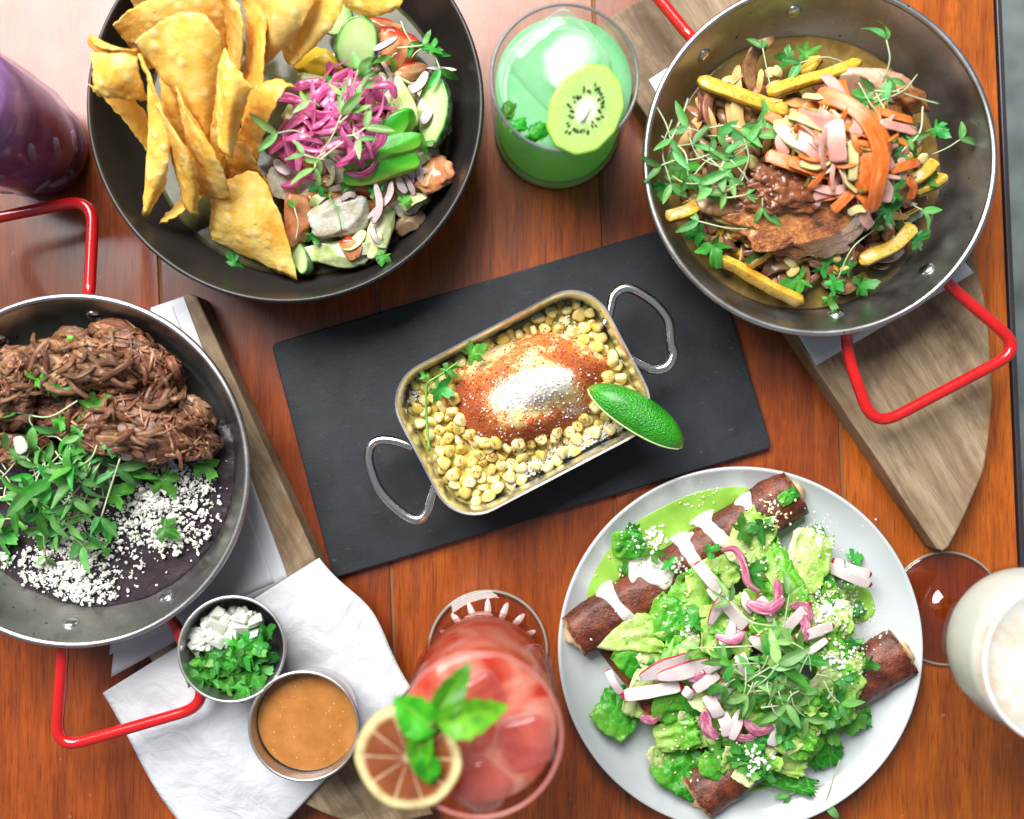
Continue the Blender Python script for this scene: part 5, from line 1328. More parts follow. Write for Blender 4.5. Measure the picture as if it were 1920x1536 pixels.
def meat_mat(name, c1, c2, c3):
    s = Nd(name); a = s.attr('a'); t = s.attr('t'); v = s.coord()
    cb = s.n('ShaderNodeCombineXYZ'); s.l(s.math('MULTIPLY', a, 26.0), cb.inputs[0]); s.l(s.math('MULTIPLY', t, 2.2), cb.inputs[1]); s.l(s.math('MULTIPLY', s.rand(), 40.0), cb.inputs[2])
    fb = s.noise(cb.outputs[0], 1.0, 5, .65)
    col = s.ramp(s.math('ADD', s.math('MULTIPLY', fb, .65), s.math('MULTIPLY', s.noise(v, 90, 4), .35)), [(0.32, c1), (0.5, c2), (0.66, c3)])
    hs = s.n('ShaderNodeHueSaturation'); s.l(col, hs.inputs['Color']); s.l(s.math('ADD', s.math('MULTIPLY', s.rand(), .7), .65), hs.inputs['Value'])
    s.set(color=hs.outputs[0], rough=0.34, spec=.5, coat=.35, coatr=.18); s.bump(s.math('ADD', fb, s.math('MULTIPLY', s.noise(v, 240, 5, .7), .7)), 1.0, 0.0022); return s.m
M_MEATR = meat_mat('braised_meat_red', (0.055, 0.016, 0.008), (0.22, 0.075, 0.036), (0.44, 0.21, 0.11))
M_MEATT = meat_mat('braised_meat_tan', (0.10, 0.040, 0.016), (0.31, 0.145, 0.064), (0.54, 0.32, 0.17))
def lobed(n=14, k=4, amp=.16, seed=0):
    r_ = random.Random(seed); ph = r_.uniform(0, 6); return [((.5+amp*.5*math.sin(k*2*PI*i/n+ph)+r_.uniform(-.05, .05))*math.cos(2*PI*i/n), (.5+amp*.5*math.sin(k*2*PI*i/n+ph)+r_.uniform(-.05, .05))*math.sin(2*PI*i/n)) for i in range(n)]
mm = [0]
def hunk(pts, w, th, mat, label, taper=.3, wob=.0045):
    mm[0] += 1; k = mm[0]; z0 = pts[0][2]; path = catmull([P(*p) for p in pts], 9)
    path = [p+Vector((N(p*45, 1, k), N(p*45, 1, k+4), N(p*45, 1, k+8)))*wob*.6 for p in path]
    W, H = PX(w, z0), PX(th, z0); nn = 40; sc_ = []
    for i in range(nn): a = 2*PI*i/nn; sc_.append((.5*math.cos(a), .5*math.sin(a)))
    V, F, T = sweep(path, sc_, scale=lambda t: (W*max(.15, min(1, (min(t, 1-t)/taper)**.6)), H*max(.2, min(1, (min(t, 1-t)/taper)**.6))))
    A = [(i % nn)/nn for i in range(len(V))]; ctr = path; m_ = len(path)
    out = []
    for i, v in enumerate(V):
        c = ctr[i//nn]; d = v-c; a = (i % nn)/nn*2*PI; q = Vector((math.cos(a)*2.6, math.sin(a)*2.6, T[i]*1.7))
        k_ = 1+.45*N(q, 1.0, k)+.30*abs(N(Vector((math.cos(a)*2, math.sin(a)*2, T[i]*5)), 1.6, k+3))-.30*max(0, N(Vector((math.cos(a)*3, math.sin(a)*3, T[i]*4)), 1.5, k+11))+.16*N(Vector((math.cos(a)*9, math.sin(a)*9, T[i]*6)), 1.3, k+7); out.append(c+d*k_)
    return mk('meat_piece', out, F, mat, attr={'t': T, 'a': A}, label=label, cat='meat')
z1 = PZ+.010
hunk([(172, 612, z1+.018), (240, 650, z1+.020), (292, 690, z1+.016), (332, 722, z1+.006)], 66, 60, M_MEATR, 'long ribbed brown meat strip along the top edge of the shredded pile', .2)
hunk([(205, 625, z1+.008), (290, 670, z1+.008), (345, 735, z1+.004)], 50, 60, M_MEATR, 'darker meat strip tucked between pile and pan wall')
hunk([(85, 800, z1+.018), (180, 800, z1+.026), (280, 808, z1+.024), (360, 826, z1+.014), (420, 834, z1+.004)], 92, 66, M_MEATR, 'largest dark red meat piece tapering to a point on the beans', .35)
hunk([(52, 690, z1+.020), (95, 680, z1+.028), (140, 710, z1+.026), (160, 750, z1+.016)], 78, 60, M_MEATT, 'curled tan meat lump beside the lone herb leaf')
hunk([(105, 655, z1+.018), (170, 680, z1+.027), (230, 695, z1+.024), (268, 715, z1+.012)], 84, 70, M_MEATT, 'broad tan meat piece in the middle of the pile')
hunk([(95, 640, z1+.020), (135, 628, z1+.024), (175, 645, z1+.022)], 34, 18, M_MEATT, 'flat tan flap of meat with a green speck on it', .3, .002)
hunk([(-30, 715, z1+.012), (20, 690, z1+.020), (62, 655, z1+.018)], 66, 55, M_MEATT, 'knobbly tan meat piece near the pan wall by the handle')
hunk([(-40, 765, z1+.016), (20, 745, z1+.026), (72, 735, z1+.018)], 84, 70, M_MEATT, 'fatty pale brown meat lump at the pan edge of the pile')
hunk([(-30, 800, z1+.014), (10, 785, z1+.018), (40, 800, z1+.010)], 50, 50, M_MEATT, 'small fatty meat lump above the greens')
hunk([(325, 765, z1+.006), (360, 772, z1+.010), (402, 800, z1+.004)], 50, 40, M_MEATT, 'ragged tan meat scrap near the bare pan floor')
hunk([(365, 785, z1+.004), (385, 800, z1+.006), (400, 812, z1+.002)], 40, 30, M_MEATR, 'dark square meat tip standing by the pan wall', .2)
hunk([(190, 860, z1+.008), (250, 855, z1+.012), (318, 862, z1+.006)], 30, 26, M_MEATR, 'thin brown meat strip lying on the cheese edge')
hunk([(160, 760, z1+.012), (230, 755, z1+.018), (300, 770, z1+.012)], 70, 50, M_MEATR, 'dark meat piece sunk in the middle hollow of the pile')
hunk([(-30, 850, z1+.010), (40, 835, z1+.014), (110, 850, z1+.010)], 60, 46, M_MEATR, 'dark meat strip half covered by the microgreens')
hunk([(40, 760, z1+.008), (110, 770, z1+.012), (170, 790, z1+.008)], 80, 50, M_MEATR, 'shadowed meat piece between lump and large red piece')
def shred(pts, w, mat=None):
    i = RN.randrange(9999)
    strip('meat_shred', pts, w, w*.7, mat or RN.choice([M_MEATR, M_MEATR, M_MEATT]), 'thin shred of braised meat on the pulled meat pile', 'meat', 'meat shreds on the pile', wob=.0015, sec=[(x*1.0, y*1.0) for x, y in lobed(10, 3, .2, i)], taper=.12, n=4, seed=i)
for p, w_ in (([(222, 775, z1+.026), (245, 765, z1+.030), (268, 750, z1+.028)], 13), ([(295, 735, z1+.022), (290, 760, z1+.026), (298, 785, z1+.026), (302, 800, z1+.022)], 14), ([(330, 728, z1+.016), (318, 750, z1+.022), (308, 775, z1+.026), (303, 798, z1+.024)], 14), ([(346, 738, z1+.014), (325, 752, z1+.020), (310, 770, z1+.024)], 12), ([(228, 830, z1+.034), (255, 818, z1+.035), (278, 802, z1+.033)], 9), ([(240, 775, z1+.028), (270, 770, z1+.030), (300, 785, z1+.028), (320, 800, z1+.022)], 16), ([(265, 890, z1+.004), (285, 875, z1+.006), (310, 868, z1+.006)], 14), ([(228, 870, z1+.008), (235, 855, z1+.012), (240, 845, z1+.012)], 16), ([(275, 700, z1+.022), (250, 690, z1+.027), (228, 675, z1+.028)], 12), ([(215, 730, z1+.02), (230, 705, z1+.024), (238, 690, z1+.026)], 12)):
    shred(p, w_)
def pile_z(px, py):
    return z1+.020*max(0, 1-((px-150)/290)**2-((py-745)/140)**2)
DIRS = [(250, 660, -38), (250, 810, -8), (90, 690, 20), (185, 685, -15), (20, 700, 35), (20, 745, 18), (360, 785, -25), (300, 765, 55), (230, 850, -3), (40, 840, 10)]
dgm = depsgraph(); SH = []
for i in range(150):
    px, py = u(-20, 415), u(612, 880); loc, nrm, ob = surf(px, py, dgm)
    if not ob or ob.name.split('.')[0] not in ('meat_piece', 'meat_shred'): continue
    dd = min(DIRS, key=lambda q: (q[0]-px)**2+(q[1]-py)**2)[2]; th = R(dd+RN.gauss(0, 34)); L = u(26, 85); pts = []
    for t in (-.5, -.3, -.1, .1, .3, .5):
        qx, qy = px+L*t*math.cos(th)+u(-2, 2), py-L*t*math.sin(th)+u(-2, 2); l2, n2, o2 = surf(qx, qy, dgm)
        if not o2 or o2.name.split('.')[0] not in ('meat_piece', 'meat_shred'): continue
        pts.append((qx, qy, l2.z+u(-.0004, .0012)))
    if len(pts) >= 4: SH.append((pts, u(5, 10) if RN.random() < .6 else u(10, 20), M_MEATT if (py < 770 and px < 290 and RN.random() < .75) else None))
for a_, b_, c_ in SH: shred(a_, b_, c_)
FB = []      # hair-fine torn fibres, too many to count
for i in range(300):
    px, py = u(-20, 415), u(608, 885); loc, nrm, ob = surf(px, py, dgm)
    if not ob or ob.name.split('.')[0] not in ('meat_piece', 'meat_shred'): continue
    dd = min(DIRS, key=lambda q: (q[0]-px)**2+(q[1]-py)**2)[2]; th = R(dd+RN.gauss(0, 40)); L = u(14, 60); pts = []; bow = u(-.3, .3)
    for t in (-.5, -.25, 0, .25, .5):
        qx, qy = px+L*t*math.cos(th)-bow*L*(t*t-.25)*math.sin(th), py-L*t*math.sin(th)-bow*L*(t*t-.25)*math.cos(th); l2, n2, o2 = surf(qx, qy, dgm)
        if o2 and o2.name.split('.')[0] in ('meat_piece', 'meat_shred'): pts.append(P(qx, qy, l2.z+u(0, .0016)))
    if len(pts) >= 3: v_, f_, _ = sweep(pts, circ(u(.0005, .0013), 5)); FB.append((v_, f_))
V, F = join(FB); mk('meat_fibres', V, F, food('torn_meat_fibre', (.09, .032, .014), (.25, .105, .048), 60, .32, .3, c3=(.46, .26, .14), coat=.2, var=0), label='fine torn fibres all over the pulled meat pile', kind='stuff')
for i in range(55):
    while True:
        px, py = u(-20, 400), u(625, 875)
        if py < 640+max(0, px-180)*.55 or py > 880-max(0, px-260)*.25 or (px > 60 and py < 630): continue
        break
    th = R(RN.gauss(-28, 60)); L = u(26, 80); k = u(-.9, .9); z = surf(px, py, dgm)[0].z+u(.0, .003)
    pts = [(px+L*t*math.cos(th)-k*L*(t*t-.25)*math.sin(th), py-L*t*math.sin(th)-k*L*(t*t-.25)*math.cos(th), z+.005*(1-4*t*t)) for t in (-.5, 0, .5)]
    shred(pts, u(5, 12), M_MEATT if (px < 170 and py < 770 and RN.random() < .7) else None)

# crumbled cheese on the beans
pts = []
def cheese_patch(cx, cy, rx, ry, deg, m_, dense=0):
    for _ in range(m_):
        a = R(deg); gx, gy = RN.gauss(0, .52)*rx, RN.gauss(0, .52)*ry; px, py = cx+gx*math.cos(a)-gy*math.sin(a), cy+gx*math.sin(a)+gy*math.cos(a)
        q = P(px, py, BNZ)
        if math.hypot(q.x-CL.x, q.y-CL.y) > .099: continue
        e = math.exp(-(gx/rx)**2-(gy/ry)**2); r_ = (abs(RN.gauss(0, 1))*.0006+.00025)*(1.9 if RN.random() < .12 else 1); zc = BNZ+.0004+u(0, 1)*(.003+dense)*e+r_*.4
        pts.append((P(px, py, zc), min(.0020, r_)))
        for _k in range(RN.choice((0, 2, 4, 7))):
            an = u(0, 6.28); rk = r_*u(.5, 1.5); pts.append((P(px, py, zc)+Vector((rk*math.cos(an), rk*math.sin(an), u(-.3, .8)*r_)), r_*u(.35, .75)))
cheese_patch(130, 1070, 105, 62, 20, 620); cheese_patch(140, 1020, 62, 62, 20, 260); cheese_patch(315, 925, 62, 80, 30, 620, .003); cheese_patch(285, 985, 85, 55, 10, 420, .003); cheese_patch(75, 1075, 60, 40, 0, 140); cheese_patch(160, 1125, 50, 36, 0, 160); cheese_patch(385, 920, 26, 60, 0, 60); cheese_patch(350, 1000, 50, 40, 0, 70); cheese_patch(220, 1000, 130, 90, 0, 130)
crumbs('crumbled_cheese', pts, M_GRAIN, 'white crumbled cheese strewn over the black beans', sub=1, amp=.7)

# microgreens piled between meat and beans
def greens_z(px, py): return BNZ+.006+.026*max(0, 1-((px-110)/150)**2-((py-890)/110)**2)
for i in range(62):
    a = u(0, 6.28); r_ = math.sqrt(u(0, 1)); px, py = 108+118*r_*math.cos(a), 890+88*r_*math.sin(a); th = u(0, 6.28); L = u(25, 75)
    hx, hy = px+L*math.cos(th), py+L*math.sin(th); 
    if hx > 290 or hy < 775: hx, hy = px, py+30
    sprig(P(px, py, greens_z(px, py)+u(0, .004)), P(hx, hy, greens_z(hx, hy)+u(.004, .012)), 'microgreen sprig in the dense heap between meat and beans', 'microgreens heaped on the meat pan', u(1.15, 1.7), RN.choice([M_MICRO, M_MICRO, M_CIL]))
for (bx, by, hx, hy, lab) in ((145, 752, 32, 773, 'long pale sprout lying over the tan meat'), (58, 775, 62, 800, 'sprout hanging from the meat into the greens'), (182, 835, 158, 870, 'upright sprout against the large red meat piece'), (225, 860, 190, 970, 'long-stemmed sprout bent over the cheese edge'), (195, 780, 150, 818, 'bent sprout stem on the large red meat piece')):
    sprig(P(bx, by, z1+.038), P(hx, hy, z1+.036), lab, None, 1.3, M_MICRO)
for (x, y, z, sz, dg, lab) in ((48, 925, BNZ+.014, 70, -60, 'broad cilantro leaf at the edge of the green heap'), (5, 1005, BNZ+.004, 70, -80, 'cilantro leaf lying on the beans by the pan wall'), (210, 925, BNZ+.018, 58, 20, 'dark cilantro leaf between greens and cheese'), (305, 900, BNZ+.010, 56, -60, 'cilantro leaf on the thick cheese heap'), (308, 990, BNZ+.010, 50, -30, 'bent cilantro leaf lying on the white cheese'), (383, 872, BNZ+.006, 52, -50, 'crumpled cilantro leaf near the pan wall'), (105, 720, z1+.040, 46, -15, 'lone herb leaf on the tan meat lump'), (75, 712, z1+.040, 40, 150, 'narrow herb leaf pointing away from the tan meat lump'), (110, 788, z1+.036, 34, -60, 'small cilantro leaf on the dark meat'), (206, 828, z1+.038, 44, 5, 'small cilantro leaf on the large red meat piece'), (255, 838, z1+.032, 34, 15, 'tiny dark cilantro leaf on the large red meat piece'), (148, 808, z1+.036, 36, 80, 'folded cilantro leaf above the greens'), (170, 765, z1+.032, 60, 25, 'dark cilantro leaf in the hollow of the meat'), (105, 995, BNZ+.008, 46, -100, 'bright cilantro leaf hanging over the cheese'), (195, 985, BNZ+.008, 44, -70, 'small cilantro leaf on the cheese below the greens'), (245, 880, BNZ+.012, 44, 10, 'dark cilantro leaf beside the thin meat strip')):
    cilantro(x, y, z, sz*1.15, dg, lab, None)
s = Nd('scallion_bit'); s.set(color=(0.12, 0.46, 0.03), rough=.35)
for (x, y, w_, h_, dg, z, lab) in ((132, 634, 7, 5, 0, z1+.036, 'tiny green herb speck on the flat meat flap'), (40, 985, 16, 5, -40, BNZ+.003, 'short green stem on the beans under the greens'), (200, 1035, 10, 5, 45, BNZ+.004, 'short green stem on the beans between the cheese heaps'), (188, 808, 12, 6, -50, z1+.037, 'short green stem on the large red meat piece')):
    chunk('herb_stem', x, y, z, w_, h_, .001, dg, s.m, lab, 'herb stem', None, (0, 0), 3, .05, 1, 1, 2, 0, 0)
chunk('onion_piece', 38, 835, z1+.034, 13, 17, .0016, 20, food('white_onion', (.50, .54, .44), (.66, .69, .60), 80, .2, .1, sss=.12, var=.15), 'translucent white onion square beside the greens', 'onion')
# ================================================================ contents of the two sauce cups
s = Nd('orange_salsa'); v = s.coord(False)
col = s.ramp(s.noise(v, 60, 5, .6), [(0.3, (0.36, 0.135, 0.028)), (0.7, (0.50, 0.215, 0.055))])
col = s.mix(s.ramp(s.voro(v, 230), [(0.09, 0.8), (0.13, 0.0)]), col, (0.72, 0.48, 0.16))
col = s.mix(s.ramp(s.noise(v, 520, 2), [(0.70, 0.0), (0.74, 0.85)]), col, (0.14, 0.02, 0.008))
s.set(color=col, rough=0.14, spec=.5, sss=.15, ssss=.003); s.bump(s.math('ADD', s.noise(v, 160, 4), s.math('MULTIPLY', s.voro(v, 230), -.4)), .25, .001)
c2 = Vector(cup2.location)
V, F = lathe([(0, .0290), (.0310, .0290), (.0356, .0312), (.0346, .0309), (.0325, .0306), (.02, .0306), (0, .0306)][::1], c2, 72)
o = mk('salsa', V, F, s.m, label='smooth orange salsa flecked with red in its cup', cat='salsa', origin=c2)
M_WONION = bpy.data.materials['white_onion']
def cup_in(px, py, z): 
    q = P(px, py, z); return math.hypot(q.x-P(425, 1224, ZPAPER+.044).x, q.y-P(425, 1224, ZPAPER+.044).y)
for i in range(34):
    while True:
        px, py = u(362, 480), u(1140, 1240)
        if py < 1225-(px-362)*.30 and math.hypot(px-432, py-1220) < 76: break
    chunk('diced_onion', px, py, ZPAPER+.028+u(0, .009), u(9, 20), u(8, 13), u(.0012, .003), u(0, 180), M_WONION, 'translucent cube of diced white onion in the sauce cup', 'onion', 'diced onion in the sauce cup', (u(-.6, .6), u(-.6, .6)), 14, .03, 1.5, i, 4, .01, 2)
for i in range(46):
    while True:
        px, py = u(362, 500), u(1150, 1315)
        if py > 1225-(px-385)*.42 and math.hypot(px-430, py-1218) < 79: break
    cilantro(px, py, ZPAPER+.030+u(0, .010), u(34, 70), u(0, 360), 'chopped cilantro leaf heaped in the sauce cup', 'chopped cilantro in the sauce cup', (u(-.7, .7), u(-.7, .7)))
for i in range(24):
    a = u(0, 6.28); r_ = 70*math.sqrt(u(0, 1)); px, py = 432+r_*math.cos(a), 1215+r_*math.sin(a)
    chunk('diced_onion', px, py, ZPAPER+.018+u(0, .006), 16, 13, .004, u(0, 180), M_WONION, 'cube of diced white onion buried under cilantro', 'onion', 'buried diced onion', (u(-.5, .5), u(-.5, .5)), 5, .1, 1.5, i, 2, .02, 4)
chunk('diced_onion', 338, 1216, ZPAPER+.0445, 5, 6, .0016, 10, M_WONION, 'small onion crumb on the rim of the sauce cup', 'onion', None, (0, 0), 4, .1, 1.5, 3, 2)
# mint on the red drink
def mint_leaf(px, py, tx, ty, z, w, lab, bend=-.4, roll=0.0, name='mint_leaf'):
    a = P(px, py, z); b = P(tx, ty, z+.004); L = (b-a).length; V, F, T = lance(L, PX(w, z), bend, .35, 14, 6)
    V = [Vector((v.x, v.y*(1+.10*math.sin(v.x/L*34)), v.z+.06*L*math.sin(v.x/L*7)*abs(v.y)/max(1e-6, PX(w, z)))) for v in V]
    az = math.atan2(b.y-a.y, b.x-a.x); M = Euler((roll, -.08, az)).to_matrix(); return mk(name, [a+M @ v for v in V], F, M_MINT, attr={'t': T}, label=lab, cat='mint leaf')
mint_leaf(812, 1352, 880, 1250, .213, 52, 'bright mint leaf pointing up over the red drink')
mint_leaf(820, 1355, 952, 1333, .214, 70, 'broad mint leaf lying across the red drink')
mint_leaf(818, 1368, 738, 1312, .212, 74, 'dark green mint leaf over the rim of the red drink', -.2)
mint_leaf(790, 1360, 782, 1465, .209, 48, 'mint leaf hanging down over the citrus wheel')
mint_leaf(800, 1410, 805, 1478, .208, 46, 'small bright mint leaf on the citrus wheel')
V, F, _ = sweep(catmull([P(815, 1352, .214), P(800, 1385, .210), P(787, 1415, .206)], 5), circ(.0012, 8)); mk('mint_twig', V, F, food('mint_stem', (.06, .10, .02), (.16, .12, .04), 90, .5, 0), label='dark mint twig between the leaves on the red drink', cat='herb stem')
for (px, py, sz, dg, lab) in ((952, 208, 36, 60, 'dark green mint scrap floating by the wall of the green drink'), (972, 235, 36, 20, 'ragged mint scrap floating near the kiwi slice'), (1010, 248, 44, 30, 'mint scrap tucked under the kiwi slice')):
    chunk('mint_scrap', px, py, .0993, sz*.5, sz*.34, .0012, dg, M_MINT, lab, 'mint leaf', None, (.1, .1), 2.2, .6, 2.2, px, 3, .25, 0)
# ================================================================ steel pan: chicken, zucchini, slaw
s = Nd('pan_juices'); v = s.coord(False)
s.set(color=s.ramp(s.noise(v, 50, 5, .6, .8), [(0.3, (0.15, 0.085, 0.018)), (0.55, (0.27, 0.17, 0.045)), (0.75, (0.36, 0.25, 0.09))]), rough=0.10, spec=.5); s.bump(s.noise(v, 90, 3), .2, .0012)
JZ = PZ+.004
V, F = lathe([(0, JZ-.003), (.096, JZ-.003), (.1008, JZ-.0002), (.098, JZ), (0, JZ)], (CR.x, CR.y, 0), 96); mk('pan_juices', V, F, s.m, label='brown pan juices pooled round the chicken', cat='sauce')
def zuc_mat():
    s = Nd('cooked_zucchini'); a = s.attr('a'); v = s.coord()
    col = s.ramp(s.noise(v, 70, 4), [(0.3, (0.60, 0.27, 0.02)), (0.55, (0.74, 0.46, 0.05)), (0.8, (0.78, 0.58, 0.16))])
    col = s.mix(s.ramp(s.noise(v, 400, 3), [(0.54, 0.0), (0.66, 0.65)]), col, (0.32, 0.11, 0.015))
    col = s.mix(s.ramp(a, [(0.52, 0.0), (0.60, 1.0), (0.80, 1.0), (0.86, 0.0)]), col, (0.03, 0.085, 0.012))
    s.set(color=col, rough=.28, sss=.25, sssr=(1, .7, .2), ssss=.003, coat=.2, coatr=.15); s.bump(s.noise(v, 250, 3), .2, .0006); return s.m
M_ZUC = zuc_mat()
M_SHROOM = food('cooked_mushroom', (0.085, 0.035, 0.014), (0.26, 0.125, 0.05), 90, .3, .4, 200, c3=(0.42, 0.24, 0.11), coat=.25, var=.3)
M_CONION = food('cooked_onion', (0.17, 0.05, 0.035), (0.42, 0.20, 0.11), 60, .22, .2, 200, sss=.25, coat=.3, var=.3)
M_TORT = food('tortilla_strip', (0.58, 0.30, 0.09), (0.74, 0.48, 0.20), 80, .45, .4, var=.15)
def hz_(px, py): return JZ+.004+.020*max(0, 1-((px-1520)/270)**2-((py-310)/230)**2)
# bed of cooked vegetables
def in_panR(px, py, z, m=0): q = P(px, py, z); return math.hypot(q.x-CR.x, q.y-CR.y) < .096-m
for i in range(330):
    while True:
        px, py = u(1240, 1780), u(110, 575)
        if in_panR(px, py, JZ, .006) and not (py < 165 and 1400 < px < 1660) and not (px > 1560 and py < 140) and not (px > 1735 and py < 290): break
    z = hz_(px, py)+u(-.003, .003); th = u(0, 6.28); L = u(30, 75); k = u(-.8, .8)
    pts = [(px+L*t*math.cos(th)-k*L*(t*t-.25)*math.sin(th), py+L*t*math.sin(th)+k*L*(t*t-.25)*math.cos(th), z+.004*(1-4*t*t)) for t in (-.5, -.15, .15, .5)]
    if not all(in_panR(p_[0], p_[1], JZ, .003) for p_ in pts): continue
    q = RN.random()
    if q < .45: strip('cooked_onion', pts, u(14, 24), u(5, 9), M_CONION, 'glossy brown cooked onion strip in the vegetable bed', 'onion', 'cooked onion strips in the pan', roll=u(-.6, .6), twist=u(-.5, .5), sec=CRES, seed=i)
    elif q < .72: strip('mushroom_slice', pts, u(18, 32), u(8, 12), M_SHROOM, 'browned mushroom slice in the vegetable bed', 'mushroom', 'mushroom slices in the pan', roll=u(-.4, .4), seed=i, taper=.35)
    elif q < .86: strip('zucchini_stick', pts[:1]+pts[-1:], u(16, 22), u(14, 18), M_ZUC, 'short cooked zucchini stick in the vegetable bed', 'zucchini', 'short zucchini sticks in the pan', roll=u(0, 6), seed=i, taper=.1)
    else: strip('tortilla_strip', pts, u(12, 22), u(4, 6), M_TORT, 'pale crumpled tortilla strip in the vegetable bed', 'tortilla strip', 'tortilla strips in the pan', roll=u(-.8, .8), twist=u(-1, 1), wob=.002, seed=i)
for i in range(34):
    while True:
        px, py = u(1250, 1760), u(120, 560)
        if in_panR(px, py, JZ, .008) and (py > 440 or px < 1420 or py < 200 or px > 1690): break
    kernel(px, py, hz_(px, py)+.004, 'browned corn kernel loose among the pan vegetables', 'loose corn kernels in the pan', .9)
for i in range(14):
    px, py = u(1390, 1500), u(150, 260); th = u(0, 6.28); L = u(30, 60); z = .058+u(0, .006)
    strip('tortilla_strip', [(px-L/2*math.cos(th), py-L/2*math.sin(th), z), (px, py, z+.004), (px+L/2*math.cos(th), py+L/2*math.sin(th), z)], u(12, 24), 5, M_TORT, 'pale crumpled tortilla strip below the long yellow stick', 'tortilla strip', 'tortilla strips below the stick', roll=u(-.8, .8), twist=u(-1, 1), wob=.003, seed=i)
for i in range(26):      # dark soft onions against the wall by the microgreens
    px, py = u(1275, 1400), u(195, 330); th = R(RN.gauss(70, 40)); L = u(45, 90); k = u(-.7, .7); z = .050+u(0, .010)
    pts = [(px+L*t*math.cos(th)-k*L*(t*t-.25)*math.sin(th), py+L*t*math.sin(th)+k*L*(t*t-.25)*math.cos(th), z+.005*(1-4*t*t)) for t in (-.5, -.17, .17, .5)]
    if all(in_panR(q[0], q[1], .05, -.004) for q in pts): strip('cooked_onion', pts, u(16, 28), 6, RN.choice((M_CONION, M_CONION, M_SHROOM, M_TORT)), 'soft cooked strip under the microgreen clump', 'onion', 'soft strips under the microgreens', roll=u(-.6, .6), twist=u(-.6, .6), sec=CRES, seed=i)
for (p0_, p1_, w_, z_, rl_, lab) in (((1308, 150), (1478, 212), 30, .066, .15, 'long yellow zucchini stick slanting down from the pan wall'), ((1438, 176), (1614, 114), 28, .066, .6, 'long yellow zucchini stick crossing towards the pale chicken end'), ((1250, 410), (1322, 377), 28, .060, .2, 'stubby yellow zucchini stick by the microgreens'), ((1345, 484), (1506, 570), 27, .048, -.95, 'green-skinned zucchini stick lying low in the pan'), ((1612, 494), (1718, 428), 30, .054, .3, 'yellow zucchini stick beside the cilantro below the chicken'), ((1712, 362), (1770, 330), 28, .056, .9, 'green and yellow zucchini end by the pan wall'), ((1706, 338), (1752, 302), 26, .064, .3, 'yellow zucchini end tucked under the carrot slaw'), ((1498, 138), (1532, 110), 28, .058, .9, 'short zucchini piece with dark skin in the bare juices'), ((1400, 498), (1440, 466), 26, .052, 4, 'small zucchini cube below the chicken')):
    strip('zucchini_stick', [(p0_[0], p0_[1], z_), ((p0_[0]+p1_[0])/2+4, (p0_[1]+p1_[1])/2+3, z_+.002), (p1_[0], p1_[1], z_)], w_*.86, w_*.62, M_ZUC, lab, 'zucchini', None, roll=rl_, seed=w_+p0_[0], taper=.05, n=8, wob=.0018)
strip('mushroom_slice', [(1410, 175, .052), (1405, 130, .054), (1418, 95, .058), (1452, 72, .060)], 24, 12, M_SHROOM, 'long dark mushroom strip reaching up the pan wall', 'mushroom', None, seed=4)
strip('mushroom_slice', [(1305, 365, .060), (1345, 385, .064), (1385, 372, .062)], 44, 18, M_SHROOM, 'large glossy mushroom slice below the microgreens', 'mushroom', None, seed=5)
strip('zucchini_half', [(1330, 392, .058), (1370, 406, .060), (1408, 400, .058)], 34, 16, food('soft_zucchini', (.40, .30, .09), (.56, .47, .2), 60, .25, .2, sss=.3), 'soft pale zucchini half under the chicken edge', 'zucchini', None, seed=6)
# chicken
def chick_mat():
    s = Nd('grilled_chicken'); v = s.coord()
    col = s.ramp(s.noise(v, 55, 8, .72, .5), [(0.36, (0.035, 0.010, 0.004)), (0.44, (0.24, 0.055, 0.010)), (0.55, (0.52, 0.18, 0.035)), (0.68, (0.72, 0.40, 0.15))])
    s.set(color=col, rough=.26, coat=.6, coatr=.12); s.bump(s.math('ADD', s.noise(v, 130, 6, .7), s.math('MULTIPLY', s.noise(v, 500, 3), .3)), 1.0, .003); return s.m
M_CHICK = chick_mat()
M_CHICKP = food('pale_chicken', (.46, .22, .12), (.72, .52, .38), 60, .4, .5, 160, sss=.25, coat=.1)
chunk('chicken_fillet', 1500, 402, .066, 128, 74, .0125, -14, M_CHICK, 'browned grilled chicken fillet under the red salsa', 'chicken', None, (.25, -.08), 2.8, .42, 2.2, 3, 6, .20, 7)
chunk('chicken_fillet', 1640, 158, .066, 70, 36, .0100, -20, M_CHICKP, 'pale end of a chicken fillet next to the microgreens', 'chicken', None, (-.1, .05), 2.6, .28, 1.6, 6, 5, .08, 4)
chunk('chicken_fillet', 1700, 182, .066, 46, 24, .0085, -18, M_CHICK, 'charred tip of a chicken fillet by the pan wall', 'chicken', None, (0, .15), 2.6, .28, 1.6, 8, 5, .08, 4)
chunk('chicken_fillet', 1590, 260, .062, 110, 90, .012, 30, M_CHICK, 'middle of the chicken fillet buried under the carrot slaw', 'chicken', None, (0, 0), 2.6, .2, 1.6, 9, 4, .08, 4)
s = Nd('chunky_salsa'); v = s.coord(False)
s.set(color=s.ramp(s.noise(v, 130, 5, .6), [(0.3, (0.07, 0.016, 0.006)), (0.5, (0.19, 0.055, 0.018)), (0.72, (0.34, 0.13, 0.05))]), rough=.25, coat=.2, coatr=.12); s.bump(s.noise(v, 160, 4), .6, .002)
chunk('salsa', 1492, 348, .0755, 88, 46, .007, 8, s.m, 'spoonful of dark red salsa lying on the chicken fillet', 'salsa', None, (0, 0), 2.2, .40, 1.9, 12, 6, .16, 0)
